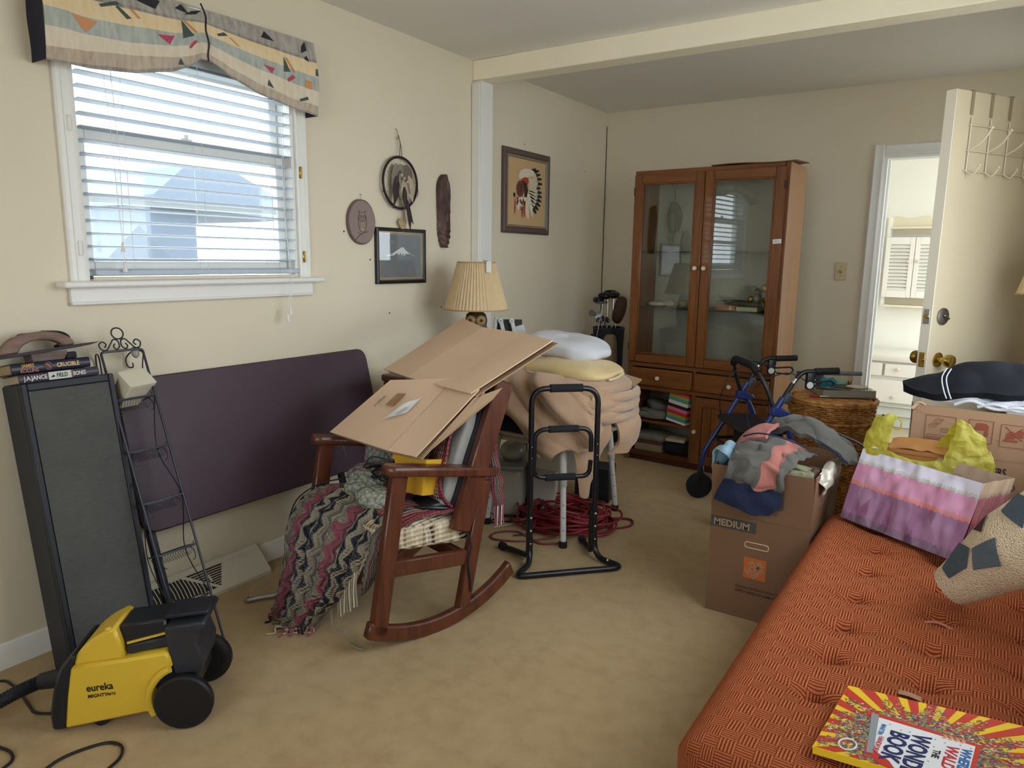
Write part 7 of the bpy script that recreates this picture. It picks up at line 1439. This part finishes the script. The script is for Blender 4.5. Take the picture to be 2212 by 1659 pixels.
def clothes():
    loc = (1.95, -2.35, .56); th = thing('knit_pullover', 'grey marl pullover with coral panels and navy hem over box edge', 'pullover', loc); B = Wf(loc)
    gm = shirt_mat('grey marl', '#35332f', '#75726c', [(0, 0), (.60, 1), (.82, 0)]); g2 = shirt_mat('grey marl plain', '#33312e', '#6d6a65'); pk = shirt_mat('coral marl', '#8f524b', '#b57a70'); nv = M('navy rib', '#1b2440', .9, bump=.3, bscale=120)
    rows = [[(1.86, -2.30, .64), (1.93, -2.31, .66), (2.00, -2.32, .655), (2.08, -2.34, .63)], [(1.835, -2.40, .655), (1.91, -2.41, .675), (1.99, -2.42, .67), (2.065, -2.43, .64)], [(1.825, -2.50, .645), (1.895, -2.505, .655), (1.975, -2.51, .65), (2.045, -2.51, .625)], [(1.822, -2.560, .60), (1.885, -2.568, .605), (1.965, -2.568, .60), (2.035, -2.565, .59)], [(1.812, -2.570, .552), (1.876, -2.580, .545), (1.952, -2.580, .535), (2.020, -2.572, .535)]]
    B().patch(rows, 54, 60, .006, .020, 24, 3).build('body', gm, th, ang=75)
    rows = [[(1.812, -2.571, .553), (1.876, -2.581, .546), (1.952, -2.581, .536), (2.020, -2.573, .536)], [(1.795, -2.572, .50), (1.865, -2.584, .49), (1.945, -2.584, .482), (2.015, -2.576, .485)], [(1.786, -2.570, .468), (1.85, -2.582, .450), (1.93, -2.584, .435), (1.985, -2.576, .44)]]
    B().patch(rows, 30, 16, .006, .010, 16, 5).build('hem_band', nv, th, ang=75)
    rows = [[(1.84, -2.29, .615), (1.86, -2.23, .665), (1.90, -2.19, .66)], [(1.95, -2.33, .70), (1.97, -2.27, .735), (2.00, -2.21, .69)], [(2.05, -2.36, .69), (2.08, -2.30, .725), (2.10, -2.23, .68)], [(2.14, -2.34, .645), (2.16, -2.28, .675), (2.17, -2.22, .635)], [(2.19, -2.35, .60), (2.21, -2.32, .615), (2.22, -2.28, .595)]]
    B().patch(rows, 40, 60, .020, .018, 24, 7).build('sleeve', g2, th, ang=75)
    rows = [[(1.80, -2.42, .585), (1.80, -2.36, .62), (1.82, -2.31, .62)], [(1.825, -2.44, .63), (1.83, -2.37, .675), (1.85, -2.31, .665)], [(1.86, -2.44, .67), (1.875, -2.37, .705), (1.89, -2.30, .685)], [(1.92, -2.44, .69), (1.93, -2.37, .72), (1.94, -2.30, .70)]]
    B().patch(rows, 20, 30, .014, .014, 18, 9).build('coral_shoulder', pk, th, ang=75)
    for pts in ([(1.84, -2.45, .69), (1.90, -2.46, .712), (1.98, -2.45, .705), (2.06, -2.42, .675)], [(2.09, -2.385, .70), (2.14, -2.37, .67), (2.20, -2.345, .615)]): B().tube(catmull([V(p) for p in pts], 8), .0032, 6).build('seam', M('navy rib'), th)
    loc = (1.80, -2.45, .56); t = thing('blue_cloth', 'pale blue cloth poking from the left corner of the box', 'cloth', loc); B = Wf(loc); lb = M('pale blue cotton', '#7f9cab', .9, var=.08, scale=20, bump=.3, bscale=60)
    rows = [[(1.775, -2.51, .50), (1.78, -2.45, .50), (1.80, -2.39, .50)], [(1.760, -2.51, .59), (1.775, -2.45, .61), (1.80, -2.39, .60)], [(1.755, -2.50, .625), (1.785, -2.45, .648), (1.82, -2.40, .63)], [(1.80, -2.515, .62), (1.83, -2.46, .635), (1.85, -2.42, .62)], [(1.83, -2.52, .55), (1.85, -2.47, .56), (1.87, -2.43, .55)]]
    B().patch(rows, 20, 30, .006, .022, 22, 2).build('fold', lb, t, ang=75); B().soft((1.90, -2.44, .54), (.24, .16, .12), None, (.7, .7), .02, 12, 3).build('fold', lb, t)
    loc = (2.06, -2.45, .54); t = thing('olive_cloth', 'crumpled olive and cream cloth inside the moving box', 'cloth', loc); B = Wf(loc); B().soft((2.035, -2.45, .57), (.15, .13, .07), None, (.7, .7), .022, 24, 5).build('fold', M('olive cotton', '#77755c', .9, var=.2, scale=30, bump=.4, bscale=60), t); B().soft((2.085, -2.42, .575), (.06, .12, .05), None, (.7, .7), .016, 30, 6).build('fold', M('brown print cloth', '#4a342c', .9, var=.6, scale=60), t)
    for k in range(3): B().tube(catmull([(1.985, -2.49 + .02 * k, .60), (2.03, -2.50 + .02 * k, .62 - .004 * k), (2.08, -2.48 + .02 * k, .60)], 6), .007, 8).build('roll', M('olive cotton'), t)
    loc = (2.13, -2.40, .52); t = thing('plastic_bag', 'clear crinkled plastic bag hanging over the box side', 'bag', loc); B = Wf(loc)
    rows = [[(2.118, -2.50, .575), (2.125, -2.36, .605), (2.13, -2.22, .60)], [(2.146, -2.49, .555), (2.150, -2.36, .60), (2.152, -2.22, .60)], [(2.146, -2.48, .535), (2.152, -2.36, .56), (2.156, -2.24, .565)], [(2.142, -2.46, .525), (2.148, -2.36, .53), (2.150, -2.26, .535)]]
    B().patch(rows, 30, 16, .002, .014, 30, 4).build('film', M('milky film', '#b3ab9c', .2, spec=.8), t, ang=50)
clothes()

# ------------------------------------------------------------------ gift bag on the daybed
def gift_bag():
    A = V((2.198, -2.42, .437)); Bq = V((2.565, -2.655, .440)); TLq = V((2.237, -2.310, .675)); TRq = V((2.612, -2.580, .682)); dp = V((.54, .842, 0)) * .15; loc = (2.40, -2.50, .435)
    th = thing('gift_bag', 'crumpled pink and purple striped paper gift bag lying on daybed', 'gift bag', loc); B = Wf(loc)
    def gb(name, ca, side=0):
        t = NT(name); u, v = t.uv(); j = t.math('MULTIPLY', t.math('SUBTRACT', t.noise(14, 3, vec=t.coord('UV'), stretch=(4, .4, 1)), .5), .12); w = t.math('ADD', v, j)
        c = t.ramp(w, [(0, ca[0]), (.10, ca[1]), (.49, ca[2]), (.54, ca[3]), (.80, ca[4]), (.84, ca[5])], True)
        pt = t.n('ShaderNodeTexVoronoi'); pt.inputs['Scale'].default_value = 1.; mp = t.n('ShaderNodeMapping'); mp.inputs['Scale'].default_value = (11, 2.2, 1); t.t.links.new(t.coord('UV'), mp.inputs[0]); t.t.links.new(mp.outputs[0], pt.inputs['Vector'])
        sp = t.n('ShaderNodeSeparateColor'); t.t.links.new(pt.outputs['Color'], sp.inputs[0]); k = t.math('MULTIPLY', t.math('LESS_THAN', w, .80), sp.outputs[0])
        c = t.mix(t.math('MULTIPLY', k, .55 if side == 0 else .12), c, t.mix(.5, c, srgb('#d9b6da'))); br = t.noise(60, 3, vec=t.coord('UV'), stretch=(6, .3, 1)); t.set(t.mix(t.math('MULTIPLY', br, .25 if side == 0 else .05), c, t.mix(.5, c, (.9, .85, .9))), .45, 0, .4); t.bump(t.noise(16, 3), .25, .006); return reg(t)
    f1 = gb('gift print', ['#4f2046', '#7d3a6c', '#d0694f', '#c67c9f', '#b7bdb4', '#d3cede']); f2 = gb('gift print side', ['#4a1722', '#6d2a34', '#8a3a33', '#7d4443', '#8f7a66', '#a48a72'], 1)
    nn = (Bq - A).cross(TLq - A).normalized(); nn = -nn if nn.y > 0 else nn
    def face(a, b, c, d, mat, nm, s, amp=.015):
        n_ = (b - a).cross(d - a).normalized()
        B().grid(lambda u, v: (a * (1 - u) + b * u) * (1 - v) + (d * (1 - u) + c * u) * v + n_ * (amp * (nz(u * 5 + s, v * 2.5, s) + .5 * nz(u * 13, v * 5 + s)) * min(1, 6 * v, 8 * min(u, 1 - u) + .2) + .006 * abs(sin(u * 22 + 3 * v)) * (1 - v)), 60, 30, .0012).build(nm, mat, th, ang=50)
    face(A, Bq, TRq, TLq, f1, 'front_panel', 1); face(Bq, Bq + dp, TRq + dp, TRq, f2, 'side_panel', 5, .006); face(A + dp, A, TLq, TLq + dp, f1, 'side_panel', 9, .006); face(Bq + dp, A + dp, TLq + dp, TRq + dp, f2, 'back_panel', 3, .006)
    B().grid(lambda u, v: (A * (1 - u) + Bq * u) + dp * v, 10, 4, .001).build('base', M('gift base', '#4a2340', .5), th)
    B().box((A + Bq) / 2 + dp * .5 + V((.02, .05, .09)), (.30, .10, .14), rz=-.57).build('bundle_inside', M('brown paper', '#6d5846', .8), th)
gift_bag()

# ------------------------------------------------------------------ big carton, clothes on it, yellow bag, rug roll
def big_carton():
    loc = (2.60, -2.0, 0); th = thing('large_carton', 'large brown printed carton with upturned flaps behind the daybed', 'carton', loc); X = Matrix.Translation(-V(loc))
    x0, x1, y0, y1 = 2.372, 2.862, -2.150, -1.80; zc, zt = .665, .832
    box_walls(th, X, x0, x1, y0, y1, 0, zc, kraft_f, kraft_d)
    P = [(x0, y0 - .001, zc + .002), (x1, y0 - .001, zc + .002), (x1, y0 - .010, zt), (x0 + .02, y0 - .008, zt + .002), (x0 + .012, y0 - .007, zt - .018), (x0, y0 - .006, zt - .022)]
    MB(X).add([V(p) for p in P] + [V(p) + V((0, .005, 0)) for p in P], [tuple(range(6)), tuple(range(11, 5, -1))] + [(i, 6 + i, 6 + (i + 1) % 6, (i + 1) % 6) for i in range(6)]).build('front_flap', kraft_f, th, ang=30)
    panel(X, th, ((x0, y1, zc), (x0, y0, zc), (x0 - .006, y0 + .01, zt - .03), (x0 - .03, y1, zt - .05)), kraft_b, 'side_flap')
    MB(X).patch([[(x0, y0 - .004, zt - .02), (x0 + .02, y0 - .006, zt + .002), (x0 + .04, y0 - .006, zt)], [(x0 - .006, y0 - .012, zt - .012), (x0 + .015, y0 - .02, zt + .012), (x0 + .035, y0 - .014, zt + .006)]], 10, 6, .003).build('torn_edge', kraft, th)
    rd = M('rust print', '#8a4630', .7); f = lambda x, z: V((x, y0 - .0032 - .006 * (z - zc) / .17, z)); ln = lambda a, b_, nm='printed_line', r=.0009: MB(X).tube([f(*a), f(*b_)], r, 4).build(nm, rd, th)
    for (a, b_, c_, d) in ((2.418, 2.512, .712, .800), (2.552, 2.625, .720, .800), (2.648, 2.722, .715, .795)):
        for p, q in (((a, c_), (b_, c_)), ((b_, c_), (b_, d)), ((b_, d), (a, d)), ((a, d), (a, c_))): ln(p, q, 'printed_frame')
    for i, (x, z) in enumerate(((2.445, .782), (2.430, .764), (2.468, .75))):
        for p, q in (((x, z), (x + .022, z)), ((x + .022, z), (x + .03, z + .006)), ((x + .03, z + .006), (x + .008, z + .006)), ((x + .008, z + .006), (x, z)), ((x, z), (x, z - .008)), ((x, z - .008), (x + .022, z - .008)), ((x + .022, z - .008), (x + .022, z))): ln(p, q, 'printed_line', .0006)
    for k, w in enumerate((.075, .06)): 
        for j in range(8): ln((2.424 + .01 * j * w / .075, .728 - .009 * k), (2.430 + .01 * j * w / .075, .728 - .009 * k), 'printed_line', .0011)
    fl = lambda pts, nm: MB(X).add([f(a, b_) + V((0, -.0005, 0)) for a, b_ in pts], [tuple(range(len(pts)))]).build(nm, rd, th, ang=0)
    fl([(2.57, .765), (2.60, .765), (2.606, .79), (2.575, .79)], 'printed_icon'); fl([(2.60, .74), (2.612, .745), (2.612, .785), (2.604, .785)], 'printed_icon'); fl([(2.57, .735), (2.605, .738), (2.604, .746), (2.57, .744)], 'printed_icon')
    fl([(2.658, .735), (2.70, .735), (2.70, .742), (2.658, .742)], 'printed_icon'); fl([(2.664, .745), (2.69, .745), (2.694, .765), (2.68, .774), (2.666, .765)], 'printed_icon'); ln((2.660, .788), (2.712, .742), 'printed_line', .0016); ln((2.664, .742), (2.71, .786), 'printed_line', .0016); fl([(2.692, .752), (2.714, .752), (2.714, .778), (2.696, .778)], 'printed_icon')
    MB(X).box((2.65, y0 - .0006, zc), (.42, .0012, .003)).build('fold_crease', kraft_d, th)
    text('FLOWERS', .040, M('black ink'), th, X @ basis((2.680, y0 - .0008, .607), (1, 0, .04), (0, 0, 1)), depth=.0003, bold=.0008, align='RIGHT', sx=.62)
    MB(X).tube([(2.69 + .020 * cos(2 * pi * k / 20), y0 - .0006, .57 + .014 * sin(2 * pi * k / 20)) for k in range(20)], .0012, 4, True).build('printed_ring', M('black ink'), th)
    MB(X).tube([(2.66 + .012 * cos(2 * pi * k / 20), y0 - .0006, .56 + .014 * sin(2 * pi * k / 20)) for k in range(20)], .0012, 4, True).build('printed_ring', M('black ink'), th)
big_carton()
def carton_clothes():
    loc = (2.58, -2.0, .84); th = thing('navy_jacket', 'navy jacket with white piping heaped on the large carton', 'jacket', loc); B = Wf(loc); nv = M('navy fleece', '#0c0e17', .95, bump=.3, bscale=120, var=.1, scale=20)
    rows = [[(2.335, -2.10, .862), (2.338, -2.06, .872), (2.345, -2.02, .862)], [(2.39, -2.14, .855), (2.40, -2.06, .895), (2.41, -1.97, .865)], [(2.46, -2.155, .86), (2.47, -2.06, .925), (2.48, -1.95, .875)], [(2.52, -2.155, .875), (2.53, -2.05, .958), (2.54, -1.94, .89)], [(2.62, -2.15, .88), (2.63, -2.05, .965), (2.64, -1.93, .90)], [(2.74, -2.15, .885), (2.75, -2.05, .955), (2.76, -1.92, .90)], [(2.84, -2.14, .88), (2.85, -2.05, .93), (2.85, -1.92, .88)]]
    B().patch(rows, 30, 60, .035, .014, 12, 3).build('body', nv, th, ang=75)
    for dx in (0, .014): B().tube(catmull([(2.475 + dx, -2.196, .872), (2.462 + dx, -2.182, .902), (2.452 + dx, -2.15, .940), (2.462 + dx, -2.10, .968)], 8), .0022, 6).build('piping', M('white piping', '#b9bcc4', .8), th)
    loc = (2.62, -2.08, .82); th = thing('white_towel', 'white folded towel under the navy jacket on the carton', 'towel', loc); B = Wf(loc); wt = M('towel white', '#c6c8cf', .95, bump=.5, bscale=200, var=.04, scale=20)
    rows = [[(2.44, -2.13, .842), (2.46, -2.08, .846), (2.48, -2.0, .842)], [(2.53, -2.150, .860), (2.54, -2.09, .868), (2.55, -2.0, .86)], [(2.62, -2.152, .848), (2.63, -2.09, .862), (2.64, -2.0, .855)], [(2.72, -2.153, .862), (2.73, -2.09, .872), (2.74, -2.0, .862)], [(2.84, -2.15, .85), (2.85, -2.09, .865), (2.85, -2.0, .855)]]
    B().patch(rows, 24, 44, .02, .010, 22, 5).build('terry', wt, th, ang=75)
    for k in range(3): B().tube(catmull([(2.50 + .07 * k, -2.160, .848), (2.55 + .07 * k, -2.164, .868 - .005 * k), (2.62 + .07 * k, -2.160, .846), (2.70 + .05 * k, -2.160, .855)], 6), .0065, 8).build('hem_fold', wt, th)
carton_clothes()
def yellow_bag():
    loc = (2.44, -2.31, .43); th = thing('yellow_bag', 'translucent yellow plastic carrier bag with tied handles behind gift bag', 'bag', loc); B = Wf(loc)
    t = NT('yellow film'); tr = t.n('ShaderNodeBsdfTransparent'); tr.inputs[0].default_value = (.86, .82, .22, 1); df = t.n('ShaderNodeBsdfTranslucent'); df.inputs[0].default_value = (.75, .70, .10, 1); ms = t.n('ShaderNodeMixShader'); ms.inputs[0].default_value = .45
    t.set((.60, .56, .12), .25, 0, .5); t.bump(t.noise(30, 5), .8, .02); m2 = t.n('ShaderNodeMixShader'); m2.inputs[0].default_value = .38
    t.t.links.new(t.b.outputs[0], ms.inputs[1]); t.t.links.new(df.outputs[0], ms.inputs[2]); t.t.links.new(ms.outputs[0], m2.inputs[1]); t.t.links.new(tr.outputs[0], m2.inputs[2]); t.t.links.new(m2.outputs[0], t.out.inputs[0]); ym = reg(t)
    # front sheet: bottom edge, waist, the dip between the handles
    rows = [[(2.235, -2.34, .45), (2.34, -2.37, .45), (2.45, -2.375, .45), (2.56, -2.36, .45), (2.655, -2.32, .45)], [(2.230, -2.335, .53), (2.34, -2.372, .53), (2.45, -2.378, .53), (2.56, -2.36, .53), (2.650, -2.32, .53)], [(2.235, -2.33, .60), (2.34, -2.362, .60), (2.45, -2.365, .60), (2.56, -2.355, .605), (2.645, -2.315, .61)], [(2.245, -2.325, .655), (2.33, -2.352, .650), (2.44, -2.352, .652), (2.54, -2.345, .662), (2.635, -2.31, .69)], [(2.245, -2.32, .69), (2.315, -2.345, .685), (2.43, -2.340, .665), (2.53, -2.335, .69), (2.625, -2.305, .72)]]
    B().patch(rows, 64, 52, .0012, .009, 30, 2).build('front_sheet', ym, th, ang=60)
    rows = [[(2.66, -2.31, .45), (2.66, -2.27, .45), (2.64, -2.235, .45)], [(2.65, -2.305, .60), (2.65, -2.27, .60), (2.63, -2.235, .60)], [(2.628, -2.30, .715), (2.625, -2.27, .72), (2.61, -2.24, .71)]]
    B().patch(rows, 16, 24, .0012, .008, 24, 4).build('side_gusset', ym, th, ang=60)
    # handles: gathered straps drawn up to a point
    rows = [[(2.243, -2.322, .685), (2.28, -2.335, .69), (2.318, -2.345, .688)], [(2.240, -2.315, .735), (2.275, -2.33, .74), (2.322, -2.335, .73)], [(2.268, -2.305, .785), (2.295, -2.318, .79), (2.328, -2.322, .775)], [(2.298, -2.298, .812), (2.312, -2.306, .818), (2.332, -2.306, .806)]]
    B().patch(rows, 36, 44, .0012, .010, 34, 6).build('handle', ym, th, ang=60)
    B().tube(catmull([(2.330, -2.300, .805), (2.350, -2.298, .79), (2.348, -2.300, .765), (2.330, -2.305, .76)], 6), .003, 7).build('handle_knot', ym, th)
    rows = [[(2.49, -2.342, .675), (2.55, -2.335, .695), (2.625, -2.305, .718)], [(2.505, -2.328, .73), (2.55, -2.325, .745), (2.605, -2.30, .755)], [(2.515, -2.315, .785), (2.54, -2.315, .79), (2.57, -2.30, .79)], [(2.516, -2.306, .820), (2.527, -2.306, .824), (2.540, -2.300, .816)]]
    B().patch(rows, 36, 44, .0012, .009, 34, 8).build('handle', ym, th, ang=60)
    rows = [[(2.44, -2.26, .68), (2.50, -2.25, .69), (2.54, -2.25, .70)], [(2.475, -2.275, .74), (2.51, -2.27, .75), (2.535, -2.27, .755)], [(2.512, -2.298, .812), (2.522, -2.297, .815), (2.532, -2.296, .812)]]
    B().patch(rows, 20, 24, .0012, .010, 26, 9).build('handle', ym, th, ang=60)
    loc = (2.46, -2.27, .43); th = thing('torn_carton', 'orange brown torn carton inside the yellow bag', 'carton', loc); B = Wf(loc); oc = kraft_mat('orange carton', '#9a6a3c')
    B().box((2.455, -2.262, .56), (.30, .075, .26), bev=.002).build('body', oc, th); B().patch([[(2.32, -2.30, .688), (2.42, -2.302, .697), (2.52, -2.302, .690), (2.60, -2.302, .694)], [(2.32, -2.23, .712), (2.42, -2.23, .722), (2.52, -2.23, .712), (2.60, -2.23, .717)]], 24, 6, .003, .006, 30, 3).build('torn_flap', kraft_mat('orange carton', '#9a6a3c') if 'orange carton' not in _mats else _mats['orange carton'], th)
    B().bar((2.34, -2.3015, .675), (2.47, -2.3015, .675), .0012, .003).build('printed_line', M('rust print'), th)
yellow_bag()
o = MB().tube([(-.075, -.02, .06), (0, 0, .03), (.09, .03, -.02)], [.003, .0045, .0045], 7).build('thin_rod', M('black rod', '#1e1a1a', .4)); o.location = (2.20, -2.27, .66); tag(o, 'thin black rod sticking out beside the yellow bag', 'rod')
def rug_roll():
    loc = (2.68, -3.0, .43); th = thing('rolled_rug', 'rolled cream wool rug with blue and maroon motifs on the daybed', 'rug', loc); a = V((2.566, -2.955, .482)); b = V((2.79, -3.06, .772)); ax = (b - a).normalized(); up = V((0, 0, 1)); up = (up - ax * up.dot(ax)).normalized(); sd = ax.cross(up); L = (b - a).length
    t = NT('cream wool'); x, y, z = t.xyz(); g = t.noise(240, 2); vo = t.n('ShaderNodeTexVoronoi'); vo.inputs['Scale'].default_value = 230; t.t.links.new(t.coord(), vo.inputs['Vector']); t.set(t.mix(vo.outputs['Distance'], srgb('#eddcc0'), srgb('#c2ab8a')), .95, 0, .05); t.bump(t.math('SUBTRACT', 1., vo.outputs['Distance']), .8, .004); m = reg(t)
    R_ = lambda s: .044 + .043 * min(1, s / .57)
    def surf(s, an, off=0.): r_ = R_(s) + off; return a + ax * (L * s) + (sd * cos(an) + up * sin(an)) * r_ - V(loc)
    MB().grid(lambda u, v: surf(v, u * 2 * pi, .003 * nz(u * 6, v * 5)), 64, 40, .012, closeu=True).build('outer_layer', m, th, ang=70)
    sp = [a - V(loc) + ax * .004 + (sd * cos(k * .35) + up * sin(k * .35)) * (.030 - .0006 * k) for k in range(38)]
    MB().grid(lambda u, v: sp[round(u * 37)] + ax * (L * .95 * v), 37, 6, .006).build('inner_roll', m, th, ang=70)
    def motif(pts, h):
        pg = [(p[0], p[1]) for p in pts]; n = len(pg); cs = sum(p[0] for p in pg) / n; ca = sum(p[1] for p in pg) / n; ring = [(pg[i][0] + (pg[(i + 1) % n][0] - pg[i][0]) * k / 6, pg[i][1] + (pg[(i + 1) % n][1] - pg[i][1]) * k / 6) for i in range(n) for k in range(6)]
        vs = [surf(cs, ca, .0168)]; 
        for q in (.35, .7, 1.): vs += [surf(cs + (s - cs) * q, ca + (c - ca) * q, .0168) for s, c in ring]
        mm = len(ring); fs = [(0, 1 + i, 1 + (i + 1) % mm) for i in range(mm)]
        for r_ in (0, 1): fs += [(1 + r_ * mm + i, 1 + (r_ + 1) * mm + i, 1 + (r_ + 1) * mm + (i + 1) % mm, 1 + r_ * mm + (i + 1) % mm) for i in range(mm)]
        MB().add(vs, fs).build('woven_motif', M('wool ' + h, h, .95, var=.2, scale=80, bump=.5, bscale=250), th)
    motif([(.10, .75), (.30, 1.15), (.40, .55), (.30, .15), (.12, .20)], '#4a555f'); motif([(.33, .0), (.42, .50), (.62, .35), (.52, -.25)], '#59636b'); motif([(.46, 1.05), (.62, 1.10), (.54, .68)], '#452a30'); motif([(.72, .9), (.85, 1.2), (.95, .6), (.8, .2)], '#4a555f')
    for k in range(12):
        p = surf(.62 + .03 * k, 3.9 - .02 * k) * 1.0; p.z = .012; q = p + V((-.02 - .004 * (k % 3), -.035, -.004)); MB().tube(catmull([p, (p + q) / 2 + V((.008 * (-1) ** k, 0, .006)), q], 5), .0028, 6).build('fringe', M('fringe cream', '#b9a384', .95), th)
rug_roll()
def right_lamp():
    loc = (2.765, -1.53, .0); st = thing('plant_stand', 'narrow white stand behind the large carton holding a lamp', 'stand', (2.775, -1.53, 0)); 
    MB().box((0, 0, .735), (.20, .22, .03), bev=.004).build('top', white_pl, st)
    for x in (-.08, .08):
        for y in (-.09, .09): MB().box((x, y, .36), (.025, .025, .72)).build('leg', white_pl, st)
    th = thing('table_lamp', 'white lamp with pleated shade cut off at the right edge', 'lamp', (2.775, -1.53, .75)); 
    MB().lathe([(.075, 0), (.085, .02), (.080, .10), (.060, .22), (.040, .30), (.018, .34), (.012, .40), (.012, .46)], 28).build('base', M('white ceramic', '#d9d7d2', .25), th)
    def sh(u, v): an = u * 2 * pi; r = .122 - .05 * v + .0015 * sin(an * 50); return V((r * cos(an), r * sin(an), .478 + .19 * v))
    MB().grid(sh, 300, 5, .0015, closeu=True).build('shade', _mats['pleated linen'], th, ang=60)
    MB().tube([(.1235 * cos(2 * pi * k / 48), .1235 * sin(2 * pi * k / 48), .480) for k in range(48)], .004, 6, True).build('shade_trim', M('shade braid'), th)
right_lamp()
